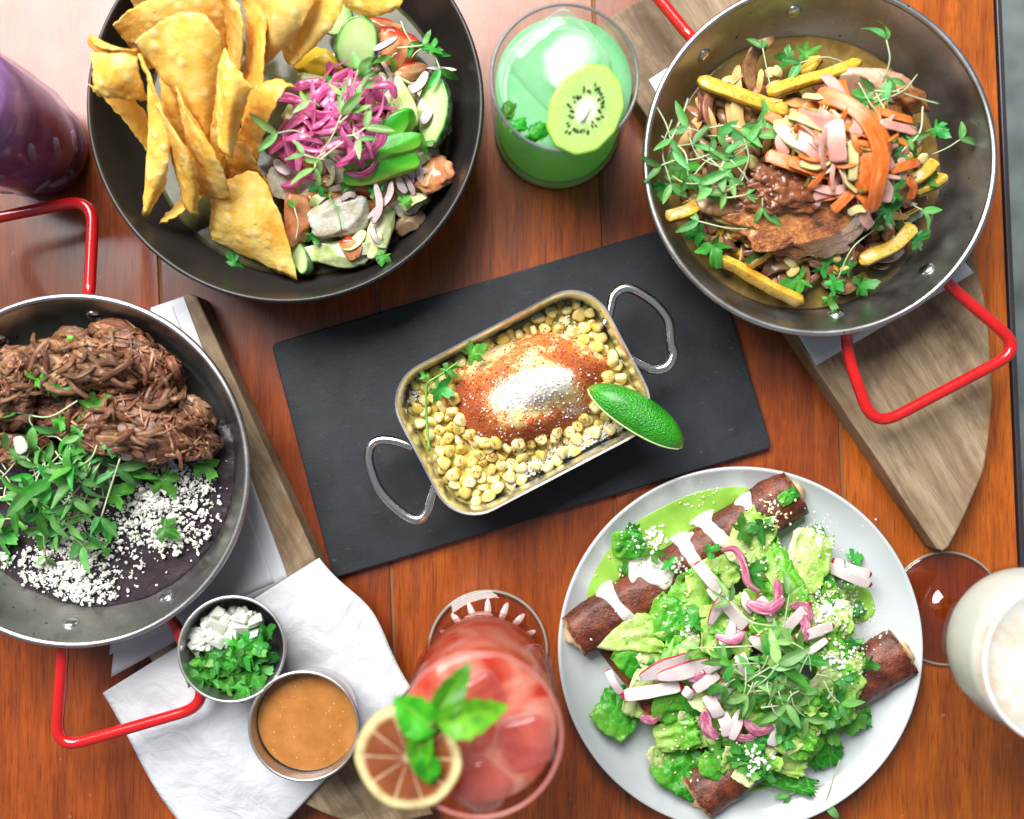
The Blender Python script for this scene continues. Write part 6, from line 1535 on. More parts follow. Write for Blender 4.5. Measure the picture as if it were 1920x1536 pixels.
for i in range(24):
    a = u(0, 6.28); r_ = math.sqrt(u(0, 1)); chunk('salsa_lump', 1490+84*r_*math.cos(a), 350+44*r_*math.sin(a), .0795+.003*(1-r_), u(7, 20), u(5, 11), u(.001, .002), u(0, 180), RN.choice((M_CONION, s.m, s.m, s.m)), 'soft tomato or onion lump in the dark salsa', 'salsa', 'lumps in the dark salsa', (u(-.5, .5), u(-.5, .5)), 2.5, .3, 1.8, i, 2, .1, 3)
# slaw: carrot, onion and zucchini ribbons
def ribbon(pts, w_, mat, nm, lab, cat, grp=None, th=4, roll=0.0, twist=0.0, seed=0): return strip(nm, pts, w_, th, mat, lab, cat, grp, roll=roll, twist=twist, taper=.05, n=8, seed=seed)
for i, (pts, w_, rl, tw, lab) in enumerate((
    ([(1530, 176, .086), (1575, 188, .096), (1625, 225, .104), (1652, 290, .102), (1645, 350, .096), (1636, 398, .086)], 31, -.2, .5, 'broad curved carrot peel over the top of the slaw'),
    ([(1570, 190, .088), (1625, 215, .096), (1660, 262, .098), (1662, 300, .092)], 30, .4, .2, 'second carrot peel nested beside the broad one'),
    ([(1612, 262, .098), (1618, 310, .098), (1630, 360, .092)], 42, -.3, 0, 'wide flat carrot ribbon hanging down the slaw'),
    ([(1436, 290, .084), (1480, 305, .088), (1536, 328, .086)], 26, 0, .3, 'carrot stick lying across the salsa'),
    ([(1478, 300, .090), (1520, 316, .092), (1560, 328, .088)], 24, .2, 0, 'short carrot stick above the salsa'),
    ([(1560, 395, .084), (1580, 378, .088), (1600, 358, .090)], 18, 0, 0, 'pointed carrot sliver below the slaw'),
    ([(1668, 320, .088), (1695, 312, .086), (1724, 303, .078)], 17, 0, 0, 'thin carrot stick poking towards the pan wall'),
    ([(1555, 226, .094), (1595, 240, .100), (1640, 258, .100)], 22, .3, .4, 'twisted carrot ribbon across the slaw'),
    ([(1436, 214, .078), (1455, 224, .082), (1470, 236, .084)], 20, 0, .2, 'small carrot ribbon at the foot of the slaw'),
    ([(1576, 150, .082), (1582, 172, .086), (1588, 190, .088)], 18, 0, 0, 'upright carrot chip beside the pale chicken'),
    ([(1700, 335, .080), (1712, 350, .076), (1706, 375, .070)], 16, 0, 0, 'carrot chip by the zucchini ends'),
    ([(1640, 205, .090), (1680, 218, .088), (1712, 226, .082)], 18, .4, 0, 'carrot strip under the microgreens'),
    ([(1595, 345, .090), (1620, 372, .088), (1630, 392, .084)], 20, .2, 0, 'narrow carrot strip at the slaw edge'))):
    ribbon(pts, w_, M_CARROT, 'carrot_strip', lab, 'carrot', 'carrot strips of the slaw', 3, rl, tw, i)
for i, (pts, w_) in enumerate((([(1490, 220, .090), (1530, 232, .098), (1570, 248, .100)], 34), ([(1562, 225, .102), (1568, 265, .104), (1572, 305, .100)], 36), ([(1478, 258, .090), (1515, 275, .096), (1550, 305, .094)], 26), ([(1545, 140, .082), (1565, 160, .088), (1578, 180, .090)], 24), ([(1500, 245, .092), (1530, 262, .098), (1552, 284, .097)], 26), ([(1480, 236, .090), (1462, 265, .088), (1475, 292, .086)], 18), ([(1520, 348, .086), (1560, 358, .088), (1600, 350, .088)], 16), ([(1525, 370, .084), (1545, 364, .086), (1560, 362, .086)], 16), ([(1650, 330, .092), (1665, 355, .088), (1660, 380, .084)], 20), ([(1690, 295, .084), (1692, 330, .082), (1685, 350, .078)], 18), ([(1600, 200, .096), (1612, 230, .102), (1600, 255, .102)], 24), ([(1650, 230, .096), (1690, 240, .090), (1720, 248, .084)], 18), ([(1618, 395, .084), (1625, 415, .080), (1634, 425, .076)], 20))):
    ribbon(pts, w_, M_PALEPINK, 'onion_ribbon', 'pale pink pickled onion ribbon in the carrot slaw', 'onion', 'pink onion ribbons of the slaw', 3.5, u(-.5, .5), u(-.5, .5), i)
def zr_mat():
    s = Nd('raw_zucchini_ribbon'); sc = s.attr('s'); v = s.coord()
    s.set(color=s.mix(s.ramp(sc, [(0.75, 0.0), (0.98, 1.0)]), s.ramp(s.noise(v, 70, 3), [(.3, (.58, .46, .14)), (.7, (.72, .62, .32))]), (.12, .15, .015)), rough=.25, sss=.3, ssss=.003); return s.m
M_ZR = zr_mat()
for i, (pts, w_) in enumerate((([(1480, 215, .090), (1510, 225, .096), (1545, 242, .098)], 20), ([(1500, 305, .092), (1530, 312, .094), (1556, 300, .094)], 20), ([(1455, 235, .086), (1490, 270, .092), (1540, 308, .092)], 20), ([(1598, 262, .100), (1600, 300, .100), (1598, 340, .096)], 20), ([(1520, 330, .090), (1545, 322, .092), (1562, 312, .093)], 14), ([(1590, 400, .082), (1608, 392, .085), (1625, 392, .085)], 16), ([(1450, 235, .084), (1470, 232, .088), (1485, 225, .09)], 22), ([(1505, 180, .082), (1535, 182, .088), (1560, 176, .088)], 16))):
    ribbon(pts, w_, M_ZR, 'zucchini_ribbon', 'thin yellow raw zucchini ribbon in the carrot slaw', 'zucchini', 'raw zucchini ribbons of the slaw', 4, u(-.4, .4), u(-.5, .5), i)
for i in range(95):      # the loose shreds of the slaw tangle
    a = u(0, 6.28); r_ = math.sqrt(u(0, 1)); px, py = 1580+112*r_*math.cos(a), 272+88*r_*math.sin(a); th = R(RN.choice((35, 35, 95, 150)))+RN.gauss(0, .4); L = u(35, 90); k = u(-.9, .9); z = .080+.020*(1-r_*r_)+u(-.004, .001)
    pts = [(px+L*t*math.cos(th)-k*L*(t*t-.25)*math.sin(th), py+L*t*math.sin(th)+k*L*(t*t-.25)*math.cos(th), z+.004*(1-4*t*t)) for t in (-.5, -.17, .17, .5)]
    q = RN.random()
    if q < .34: ribbon(pts, u(5, 12), M_CARROT, 'carrot_shred', 'thin carrot shred mixed into the slaw', 'carrot', 'thin carrot shreds of the slaw', 4, u(-.8, .8), u(-1, 1), i)
    elif q < .76: ribbon(pts, u(5, 13), M_PALEPINK, 'onion_shred', 'thin pink onion shred mixed into the slaw', 'onion', 'thin onion shreds of the slaw', 4, u(-.8, .8), u(-1, 1), i)
    else: ribbon(pts, u(5, 12), M_ZR, 'zucchini_shred', 'thin raw zucchini shred mixed into the slaw', 'zucchini', 'thin zucchini shreds of the slaw', 4, u(-.8, .8), u(-1, 1), i)
# greens
for (bx, by, hx, hy) in ((1240, 255, 1300, 270), (1225, 190, 1262, 280), (1290, 185, 1258, 262), (1250, 260, 1290, 330), (1290, 300, 1240, 310), (1340, 345, 1400, 270), (1370, 300, 1432, 235), (1290, 250, 1352, 315), (1300, 280, 1370, 335), (1385, 340, 1395, 260), (1330, 310, 1420, 255), (1300, 260, 1345, 255), (1260, 225, 1258, 345), (1390, 345, 1335, 350), (1380, 250, 1350, 320), (1400, 300, 1360, 360), (1320, 355, 1400, 365), (1270, 300, 1330, 290), (1345, 270, 1290, 240), (1300, 330, 1360, 290), (1260, 330, 1310, 345), (1410, 350, 1370, 300), (1330, 240, 1390, 240), (1420, 320, 1430, 390), (1425, 325, 1470, 375)):
    sprig(P(bx, by, .072), P(hx, hy, .078), 'microgreen sprig in the clump beside the chicken fillet', 'microgreens beside the chicken', u(1.1, 1.45), M_MICRO)
for (bx, by, hx, hy) in ((1655, 155, 1662, 75), (1720, 140, 1650, 190), (1610, 155, 1670, 235), (1690, 150, 1625, 195), (1640, 130, 1665, 150), (1760, 195, 1680, 170), (1680, 225, 1705, 260), (1730, 200, 1690, 285), (1630, 150, 1690, 250), (1700, 160, 1640, 170)):
    sprig(P(bx, by, .082), P(hx, hy, .086), 'microgreen sprig over the charred chicken tip', 'microgreens over the chicken tip', u(1.0, 1.4), M_MICRO)
for (bx, by, hx, hy, lab) in ((1748, 290, 1800, 262, 'microgreen sprig reaching towards the pan wall past the slaw'), (1570, 525, 1640, 430, 'long stemmed sprig beside the low zucchini stick'), (1700, 370, 1730, 395, 'small sprig under the zucchini ends'), (1415, 430, 1310, 415, 'curved sprig below the stubby zucchini stick'), (1445, 165, 1430, 90, 'upright seedling standing in the bare juices'), (1590, 120, 1500, 118, 'pale stem floating across the bare juices')):
    sprig(P(bx, by, .062), P(hx, hy, .066), lab, None, 1.2, M_MICRO)
for (x, y, z, sz, dg, lab) in ((1280, 315, .066, 60, -70, 'broad cilantro leaf in the microgreen clump'), (1244, 348, .062, 40, -100, 'small cilantro leaf hanging by the pan wall'), (1336, 460, .054, 62, -75, 'wedge-shaped cilantro leaf below the mushrooms'), (1310, 435, .056, 44, 200, 'pale cilantro leaf over the dark vegetables'), (1508, 100, .050, 44, 10, 'dark cilantro leaf in the bare juices'), (1478, 108, .050, 36, 170, 'narrow cilantro leaf floating in the bare juices'), (1565, 530, .048, 44, -110, 'toothed cilantro leaf low in the pan'), (1555, 560, .044, 36, -60, 'cilantro leaf touching the juices near the rivet'), (1612, 535, .046, 50, 10, 'bright wilted cilantro in the juices'), (1660, 400, .080, 60, 45, 'long dark cilantro leaf beside the hanging carrot'), (1715, 450, .056, 46, 30, 'cilantro leaf beyond the yellow stick'), (1755, 240, .066, 44, -40, 'cilantro leaf by the pan wall under the sprigs'), (1690, 260, .086, 52, -70, 'cilantro leaf hanging under the charred tip'), (1625, 185, .086, 50, 120, 'dark cilantro leaf beside the pale chicken'), (1500, 525, .048, 60, 200, 'dark wilted leaf under the chicken'), (1540, 505, .050, 46, 60, 'cilantro leaf tucked below the chicken edge'), (1610, 350, .092, 34, 60, 'little cilantro leaf on the slaw'), (1670, 360, .084, 50, 50, 'cilantro leaf on the slaw edge'), (1590, 500, .050, 44, 150, 'cilantro leaf between chicken and low stick'), (1740, 330, .062, 40, -60, 'cilantro leaf by the green zucchini end')):
    cilantro(x, y, z, sz*1.1, dg, lab, None)
# ================================================================ plate: enchiladas under salad
PTZ = 0.0078
s = Nd('green_sauce'); v = s.coord(False); s.set(color=s.ramp(s.noise(v, 60, 4), [(0.3, (0.22, 0.46, 0.045)), (0.7, (0.33, 0.58, 0.09))]), rough=.15, sss=.2, ssss=.003); s.bump(s.noise(v, 200, 3), .2, .0006); M_GSAUCE = s.m
def puddle(outline, z, mat, name, label, cat, seed=0):
    c = Vector((sum(p[0] for p in outline)/len(outline), sum(p[1] for p in outline)/len(outline), 0)); ring = curve_pts([Vector((x, y, 0)) for x, y in outline], 6, True); V, F = [], []; m = len(ring)
    for (k, dz) in ((1.0, -.0009), (.985, .0004), (.95, .0010), (.8, .0013), (.4, .0013)):
        for q in ring:
            p = c+(q-c)*k; w3 = P(p.x, p.y, z); rr_ = math.hypot(w3.x-CP.x, w3.y-CP.y)
            lift = 0 if rr_ < .086 else (rr_-.086)**2*4.6
            V.append(P(p.x, p.y, z+dz+lift))
    V.append(P(c.x, c.y, z+.0013))
    for a in range(4):
        for i in range(m): F.append((a*m+i, (a+1)*m+i, (a+1)*m+(i+1) % m, a*m+(i+1) % m))
    for i in range(m): F.append((4*m+i, 5*m, 4*m+(i+1) % m))
    return mk(name, V, F, mat, label=label, cat=cat)
puddle([(1098, 1130), (1104, 1080), (1130, 1030), (1180, 985), (1240, 950), (1310, 920), (1385, 910), (1420, 930), (1400, 990), (1300, 1060), (1200, 1130), (1140, 1165)], PTZ, M_GSAUCE, 'green_sauce', 'bright green sauce spread along the cream-striped enchilada', 'sauce')
puddle([(1590, 1090), (1628, 1105), (1640, 1150), (1600, 1170), (1560, 1140)], PTZ, M_GSAUCE, 'green_sauce', 'small green sauce patch near the radish sticks', 'sauce')
puddle([(1395, 1470), (1440, 1450), (1470, 1462), (1440, 1478), (1400, 1485)], PTZ, M_GSAUCE, 'green_sauce', 'thin green sauce smear under the torn-end enchilada', 'sauce')
puddle([(1120, 1215), (1135, 1180), (1180, 1195), (1260, 1280), (1300, 1360), (1340, 1440), (1290, 1430), (1210, 1330)], PTZ+.0004, food('mole_smear', (.12, .04, .012), (.3, .14, .04), 60, .25, .1), 'mole_smear', 'thin brown sauce smear between the enchiladas', 'sauce')
def mole_mat():
    s = Nd('mole_sauce'); v = s.coord()
    col = s.ramp(s.noise(v, 75, 8, .72), [(0.36, (0.050, 0.010, 0.004)), (0.50, (0.13, 0.026, 0.009)), (0.66, (0.26, 0.065, 0.02)), (0.78, (0.45, 0.19, 0.07))])
    t = s.attr('t'); e = s.math('ABSOLUTE', s.math('SUBTRACT', t, .5)); col = s.mix(s.ramp(s.math('ADD', e, s.math('MULTIPLY', s.noise(v, 120, 4), .06)), [(0.52, 0.0), (0.535, .9)]), col, (0.60, 0.42, 0.20))
    s.set(color=col, rough=.36, spec=.5, coat=.12, coatr=.2); s.bump(s.math('ADD', s.noise(v, 110, 6, .68), s.math('MULTIPLY', s.noise(v, 700, 3), .4)), .9, .0020); return s.m
M_MOLE = mole_mat()
M_TORTI = food('tortilla_inside', (.60, .40, .18), (.76, .60, .34), 80, .5, .3)
def roll_up(p0_, p1_, w_, label, seed):
    t = thing('enchilada', label, 'enchilada', P(p0_[0], p0_[1], PTZ)); z = PTZ+PX(w_)*.36
    path = catmull([P(p0_[0]+(p1_[0]-p0_[0])*k, p0_[1]+(p1_[1]-p0_[1])*k+8*math.sin(k*PI*1.2+seed), z) for k in (0, .25, .5, .75, 1)], 10); n_ = 36
    W = PX(w_, z)
    V, F, T = sweep(path, [(.5*math.cos(2*PI*i/n_), .36*math.sin(2*PI*i/n_)) for i in range(n_)], scale=lambda t_: (W, W), cap=False)
    out = []
    for i, v in enumerate(V):
        c = path[i//n_]; a = (i % n_)/n_*2*PI; out.append(c+(v-c)*(1+.16*N((math.cos(a)*1.5, math.sin(a)*1.5, T[i]*5), 1, seed)+.08*N((math.cos(a)*4, math.sin(a)*4, T[i]*14), 1, seed+2)+.09*N((math.cos(a)*6, math.sin(a)*6, T[i]*26), 1, seed+5)))
    o = mk('tortilla', out, F, M_MOLE, parent=t, attr={'t': T}); md = o.modifiers.new('thickness', 'SOLIDIFY'); md.thickness = .0022; md.offset = -1
    for e in (0, -1):
        d = (path[1]-path[0]).normalized()*(1 if e == 0 else -1); V2, F2 = blob(path[e]+d*.006, W*.36, W*.36, W*.26, 3, .3, 2, seed+e); mk('filling', V2, F2, M_TORTI, parent=t)
        V2, F2 = blob(path[e]+d*.0015+Vector((u(-.003, .003), u(-.003, .003), .001)), .006, .0045, .003, 2, .4, 2, seed+e+4); mk('meat_filling', V2, F2, M_MEATT, parent=t)
    return t
roll_up((1074, 1186), (1490, 930), 80, 'mole covered enchilada crossed by streaks of cream', 1)
roll_up((1304, 1490), (1692, 1224), 80, 'mole covered enchilada with a bare torn end at the plate edge', 2)
roll_up((1200, 1320), (1520, 1105), 84, 'enchilada buried under the salad in the middle of the plate', 3)
M_CREMA = food('crema', (.72, .69, .61), (.79, .77, .70), 60, .22, .1, sss=.3, var=.03, coat=.2)
RA = lambda px, py: 0
dgc = depsgraph()
def crema(pts, w_, lab):
    """cream poured across: follows the surface below it"""
    raw = catmull([Vector((x, y, 0)) for x, y, z in pts], 10); W = PX(w_, .04); sd = RN.random()*40; n_ = 18
    V, F = [], []; m_ = len(raw)
    for i, q in enumerate(raw):
        t = i/(m_-1); d = raw[min(i+1, m_-1)]-raw[max(i-1, 0)]; d = Vector((-d.y, d.x, 0)).normalized(); cap = math.sqrt(max(0, 1-(1-min(1, min(t*.9, (1-t)*1.2)/.13))**2))
        hw = w_*.5*(.72+.75*math.exp(-((t-.08)/.17)**2)+.22*N((t*5, sd, 0), 1))*max(.05, cap)
        for k in range(n_+1):
            y = k/n_*2-1; p = q+d*(y*hw*(1+.15*N((t*7, y, sd), 1))); l2, _, _ = surf(p.x, p.y, dgc)
            V.append(P(p.x, p.y, l2.z+.0002+.0022*math.sqrt(max(0, 1-y*y))*max(.1, cap)*(.8+.5*math.exp(-((t-.08)/.2)**2))))
    for i in range(m_-1):
        for k in range(n_): a_ = i*(n_+1)+k; F.append((a_, a_+1, a_+n_+2, a_+n_+1))
    ns = sum(((V[f[1]]-V[f[0]]).cross(V[f[2]]-V[f[0]]).z for f in F))
    if ns < 0: F = [f[::-1] for f in F]
    return mk('cream_streak', V, F, M_CREMA, label=lab, cat='cream', group='cream streaks on the enchilada')
zt = PTZ+PX(80)*.36+PX(80)*.385
crema([(1126, 1098, zt-.010), (1140, 1112, zt-.003), (1158, 1136, zt), (1180, 1160, zt-.001), (1196, 1176, zt-.008)], 30, 'cream streak ending at the long pale romaine piece')
crema([(1178, 1062, zt-.009), (1205, 1066, zt-.003), (1232, 1082, zt), (1258, 1098, zt-.004)], 46, 'widest cream streak with a brown gap in it')
crema([(1212, 1048, zt-.006), (1235, 1060, zt-.001), (1262, 1085, zt-.002)], 28, 'cream streak merging with the widest streak')
crema([(1276, 998, zt-.010), (1283, 1020, zt-.002), (1298, 1045, zt), (1318, 1078, zt-.004)], 34, 'cream streak beside the toasted cheese crumb')
crema([(1312, 964, zt-.010), (1325, 984, zt-.002), (1345, 1004, zt), (1368, 1024, zt-.004)], 34, 'cream streak in the middle of the cream-striped enchilada')
crema([(1388, 928, zt-.010), (1400, 944, zt-.001), (1412, 968, zt), (1422, 992, zt-.004)], 28, 'cream streak near the sesame-covered end')
crema([(1560, 1150, zt-.002), (1572, 1180, zt), (1574, 1205, zt), (1566, 1228, zt-.004)], 26, 'cream streak on the enchilada end by the radish sticks')
# lettuce
def lettuce_mat(name, c0, c1, c2):
    s = Nd(name); t = s.attr('t'); v = s.coord()
    col = s.ramp(s.math('ADD', t, s.math('MULTIPLY', s.math('SUBTRACT', s.noise(v, 70, 4), .5), .4)), [(0.1, c0), (0.45, c1), (0.85, c2)])
    ve = s.voro(v, 150, 'DISTANCE_TO_EDGE'); col = s.mix(s.ramp(ve, [(0.02, .45), (0.09, 0.0)]), col, tuple(min(1, x*1.5+.08) for x in c1))
    s.set(color=col, rough=.30, spec=.4, coat=.12, coatr=.2); s.bump(s.math('ADD', s.noise(v, 260, 4, .55), s.math('MULTIPLY', ve, 1.6)), .55, .0010)
    tl = s.n('ShaderNodeBsdfTranslucent'); s.l(s.mix(.4, col, (.45, .75, .1)), tl.inputs[0]); mx = s.n('ShaderNodeMixShader', n_0=.38); s.l(s.b.outputs[0], mx.inputs[1]); s.l(tl.outputs[0], mx.inputs[2]); s.l(mx.outputs[0], s.out.inputs[0]); return s.m
LT = {'p': lettuce_mat('romaine_rib', (.82, .86, .52), (.64, .82, .26), (.40, .72, .10)), 'm': lettuce_mat('romaine_leaf', (.62, .82, .24), (.34, .70, .09), (.14, .56, .04)), 'd': lettuce_mat('romaine_dark', (.22, .58, .06), (.07, .44, .025), (.03, .30, .018))}
def sal_z(px, py): return .030+.026*max(0, 1-((px-1430)/200)**2-((py-1220)/170)**2)
LL = [(1172, 1184, 128, 62, -4, 'p', 'long pale romaine piece lying over one end of the cream-striped enchilada'), (1262, 1120, 100, 76, 25, 'm', 'curly green romaine piece beside the cream streaks'), (1262, 1165, 80, 70, -30, 'd', 'flat dark romaine piece under the crossed radish sticks'), (1345, 1075, 70, 60, 40, 'p', 'pale romaine piece by the purple onion loop'), (1322, 1120, 60, 90, 10, 'm', 'upright green romaine piece among the onions'), (1512, 1052, 66, 100, -15, 'p', 'broad pale romaine rib near the sesame-covered end'), (1466, 1078, 50, 110, 25, 'm', 'narrow ruffled romaine piece beside the broad rib'), (1408, 1010, 90, 60, 60, 'p', 'pale romaine scrap on the cream-striped enchilada'), (1432, 1050, 70, 60, 20, 'd', 'dark romaine piece dotted with sesame seeds'), (1545, 1100, 40, 60, 30, 'd', 'dark green romaine sliver beside the broad rib'), (1190, 1232, 60, 60, -40, 'd', 'dark shiny romaine piece below the long pale piece'), (1222, 1225, 50, 50, 20, 'p', 'yellow green romaine scrap above the radish sticks'), (1285, 1322, 112, 72, -12, 'd', 'large dark shiny romaine piece below the radish slices'), (1160, 1335, 76, 70, 50, 'd', 'dark romaine piece hanging over the bare plate'), (1205, 1300, 50, 80, -20, 'p', 'pale romaine rib under the radish slices'), (1278, 1440, 92, 76, -35, 'd', 'glossy dark romaine piece at the foot of the torn-end enchilada'), (1240, 1425, 40, 60, 30, 'p', 'light romaine edge beside the glossy dark piece'), (1268, 1378, 70, 50, 20, 'm', 'green romaine piece between the two dark ones'), (1565, 1240, 60, 100, 35, 'm', 'ruffled green romaine piece against the torn enchilada end'), (1550, 1290, 60, 60, -30, 'p', 'pale folded romaine piece above the dark cilantro'), (1595, 1335, 60, 70, 10, 'd', 'dark bunched romaine piece over the bare plate'), (1490, 1392, 80, 70, 40, 'm', 'light ruffled romaine piece below the microgreens'), (1475, 1430, 60, 40, -20, 'p', 'pale romaine tip at the plate side of the salad'), (1400, 1400, 70, 60, 10, 'd', 'dark romaine piece between the radish ends'), (1365, 1365, 70, 60, -40, 'm', 'green romaine piece under the pink onions'), (1360, 1180, 90, 80, 0, 'm', 'green romaine piece in the middle under the onions'), (1330, 1230, 80, 80, 50, 'd', 'dark romaine piece under the radish heap'), (1430, 1150, 90, 90, 20, 'm', 'green romaine piece under the red radish tips'), (1500, 1180, 90, 90, -20, 'm', 'green romaine piece behind the microgreens'), (1420, 1300, 100, 90, 30, 'd', 'dark romaine piece under the microgreens'), (1500, 1320, 90, 80, -35, 'd', 'dark romaine piece beside the folded pale one'), (1540, 1180, 60, 60, 60, 'p', 'light romaine piece beside the cream streak'), (1350, 1440, 70, 40, -20, 'd', 'dark romaine strip on the torn-end enchilada'), (1540, 1400, 70, 60, -60, 'd', 'dark romaine piece at the edge towards the rim'), (1455, 1460, 130, 26, -12, 'd', 'long thin dark leaf trailing over the plate rim'), (1530, 1010, 34, 40, 20, 'd', 'small dark leaf by the sesame-covered end'), (1178, 1022, 50, 50, 10, 'd', 'dark leaf lying in the green sauce')]
for i, (x, y, w_, h_, dg, k, lab) in enumerate(LL):
    low = i in (25, 26, 27, 28, 29, 30)
    z = (.020 if (x-1389)**2+(y-1218)**2 > 235**2 else sal_z(x, y))-(.008 if low else 0)+(.008 if i in (7, 5, 6) else 0)
    ruffle('romaine_piece', x, y, z, w_*1.2, h_*1.2, dg, LT[k], lab, 'lettuce', None, (u(-.3, .3), u(-.3, .3)), .26, .18, i*1.7, n=(24, 18))
ruffle('romaine_piece', 1478, 932, .036, 40, 26, 30, LT['d'], 'tiny dark leaf at the end of the cream-striped enchilada', 'lettuce', None, (0, 0), .4, .3, 90)
for i in range(70):      # small torn scraps filling the salad
    while True:
        a = u(0, 6.28); r_ = math.sqrt(u(0, 1)); px, py = 1420+190*r_*math.cos(a), 1250+190*r_*math.sin(a)
        if (px-1070)*.52+(py-1190) > 62 and (px-1300)*.70+(py-1500) < -10+40*RN.random() and not (px > 1590 and 1150 < py < 1290): break
    k = RN.choice('ppppmmm'); ruffle('romaine_scrap', px, py, sal_z(px, py)-.006+u(0, .005)+(.006 if (px-1300)*.70+(py-1500) > -60 else 0), u(44, 84), u(34, 58), u(0, 360), LT[k], {'p': 'pale yellow green romaine scrap in the enchilada salad', 'm': 'mid green romaine scrap in the enchilada salad', 'd': 'dark green romaine scrap in the enchilada salad'}[k], 'lettuce', 'romaine scraps in the salad', (u(-.5, .5), u(-.5, .5)), .32, .22, i*2.3+100, n=(16, 12))
for i in range(46):      # scraps tumbling over the torn-end enchilada
    f = u(.24, .80); px, py = 1302+392*f+RN.gauss(0, 24), 1494-272*f+RN.gauss(0, 22)
    k = RN.choice('ppmmd'); ruffle('romaine_scrap', px, py, .040+u(0, .005), u(34, 70), u(26, 46), u(0, 360), LT[k], {'p': 'pale romaine scrap tumbling over the torn-end enchilada', 'm': 'mid green romaine scrap tumbling over the torn-end enchilada', 'd': 'dark green romaine scrap tumbling over the torn-end enchilada'}[k], 'lettuce', 'romaine scraps over the torn-end enchilada', (u(-.5, .5), u(-.5, .5)), .32, .22, i*2.9+300, n=(16, 12))
for i in range(26):
    f = u(.22, .72); px, py = 1302+392*f+RN.gauss(0, 24), 1494-272*f+RN.gauss(0, 20)
    cilantro(px, py, .046+u(0, .004), u(38, 62), u(0, 360), 'chopped cilantro leaf scattered over the torn-end enchilada', 'cilantro over the torn-end enchilada')
# radish, onion
for i, (a_, b_, w_, zz_, e_) in enumerate((((1305, 1055), (1352, 1110), 28, .064, 0), ((1328, 1095), (1400, 1180), 30, .064, 0), ((1330, 1172), (1362, 1105), 24, .066, 1), ((1200, 1272), (1292, 1230), 40, .058, 1), ((1232, 1270), (1330, 1240), 36, .062, 1), ((1165, 1305), (1280, 1285), 26, .054, 0), ((1140, 1255), (1166, 1302), 16, .044, 0), ((1300, 1295), (1348, 1262), 22, .064, 0), ((1340, 1310), (1385, 1275), 34, .066, 1), ((1325, 1300), (1350, 1345), 28, .064, 0), ((1352, 1335), (1365, 1382), 26, .060, 0), ((1390, 1330), (1372, 1388), 26, .060, 1), ((1460, 1352), (1445, 1400), 24, .056, 0), ((1520, 1132), (1468, 1188), 22, .066, 0), ((1564, 1172), (1490, 1200), 22, .066, 0), ((1552, 1198), (1505, 1232), 14, .064, 0), ((1545, 1060), (1634, 1098), 22, .030, 0), ((1560, 1050), (1634, 1078), 20, .028, 0), ((1405, 1195), (1440, 1225), 26, .068, 1), ((1385, 1225), (1402, 1275), 26, .068, 0), ((1320, 1260), (1362, 1238), 18, .066, 0), ((1300, 1305), (1282, 1292), 22, .058, 0), ((1395, 1110), (1410, 1150), 22, .062, 1), ((1420, 1120), (1450, 1165), 24, .062, 0), ((1345, 1200), (1392, 1188), 22, .066, 0), ((1375, 1160), (1358, 1215), 22, .066, 1))):
    lab = {15: 'thinnest radish matchstick by the torn enchilada end'}.get(i)
    z_ = zz_-.010 if i not in (16, 17) else zz_
    if not lab: lab = 'white radish slice with a red skin edge along its side' if e_ else 'white radish matchstick with red ends in the salad'
    strip('radish_stick', [(a_[0], a_[1], z_), ((a_[0]+b_[0])/2+u(-4, 4), (a_[1]+b_[1])/2+u(-4, 4), z_+.003), (b_[0], b_[1], z_)], w_*.9, 4.5, M_RADISHE if e_ else M_RADISH, lab, 'radish', 'radish pieces on the salad', roll=u(-.35, .35), seed=i, taper=.10 if not e_ else .4, n=8)
for i, pts in enumerate(([(1352, 1032, .052), (1378, 1030, .055), (1394, 1060, .056), (1402, 1092, .056), (1425, 1112, .054)], [(1400, 1130, .057), (1440, 1142, .060), (1470, 1120, .058)], [(1455, 1085, .056), (1460, 1120, .058), (1452, 1150, .058)], [(1340, 1190, .056), (1375, 1200, .060), (1395, 1185, .060)], [(1322, 1330, .050), (1326, 1365, .050), (1345, 1385, .048)], [(1395, 1350, .053), (1420, 1372, .052), (1450, 1362, .052)], [(1495, 1150, .058), (1512, 1175, .059), (1498, 1205, .059)], [(1280, 1265, .052), (1310, 1272, .054), (1335, 1262, .056)], [(1480, 1135, .058), (1510, 1140, .058), (1520, 1165, .057)], [(1200, 1345, .036), (1222, 1350, .036), (1236, 1335, .036)], [(1360, 1375, .05), (1400, 1385, .05), (1425, 1370, .05)])):
    strip('pickled_onion', pts, u(15, 24), 3.5, M_PLUM, 'plum coloured pickled onion curl in the enchilada salad', 'onion', 'pickled onion curls in the salad', roll=u(-.4, .4), sec=CRES, seed=i, n=7)
# microgreens in the middle
for i in range(34):
    a = u(0, 6.28); r_ = math.sqrt(u(0, 1)); px, py = 1462+88*r_*math.cos(a), 1262+82*r_*math.sin(a); th = u(0, 6.28); L = u(20, 70); hx, hy = px+L*math.cos(th), py+L*math.sin(th)
    sprig(P(px, py, sal_z(px, py)+.012+u(0, .008)), P(hx, hy, sal_z(hx, hy)+.012+u(0, .010)), 'microgreen sprig in the tuft crowning the salad', 'microgreens crowning the salad', u(1.1, 1.6), RN.choice([M_MICRO, M_MICRO, M_MICROPALE, M_CIL]))
for (bx, by, hx, hy) in ((1455, 1175, 1362, 1120), (1450, 1210, 1310, 1215), (1470, 1190, 1480, 1115), (1440, 1205, 1370, 1130)):
    sprig(P(bx, by, .070), P(hx, hy, .068), 'long pale sprout arching from the tuft over the radish', 'long sprouts of the tuft', 1.2, M_MICROPALE)
sprig(P(1575, 1425, .022), P(1548, 1505, .020), 'bent sprout hanging over the plate rim', None, 1.2, M_MICROPALE)
sprig(P(1545, 1470, .022), P(1480, 1490, .018), 'pale sprout lying flat on the plate', None, 1.2, M_MICRO)
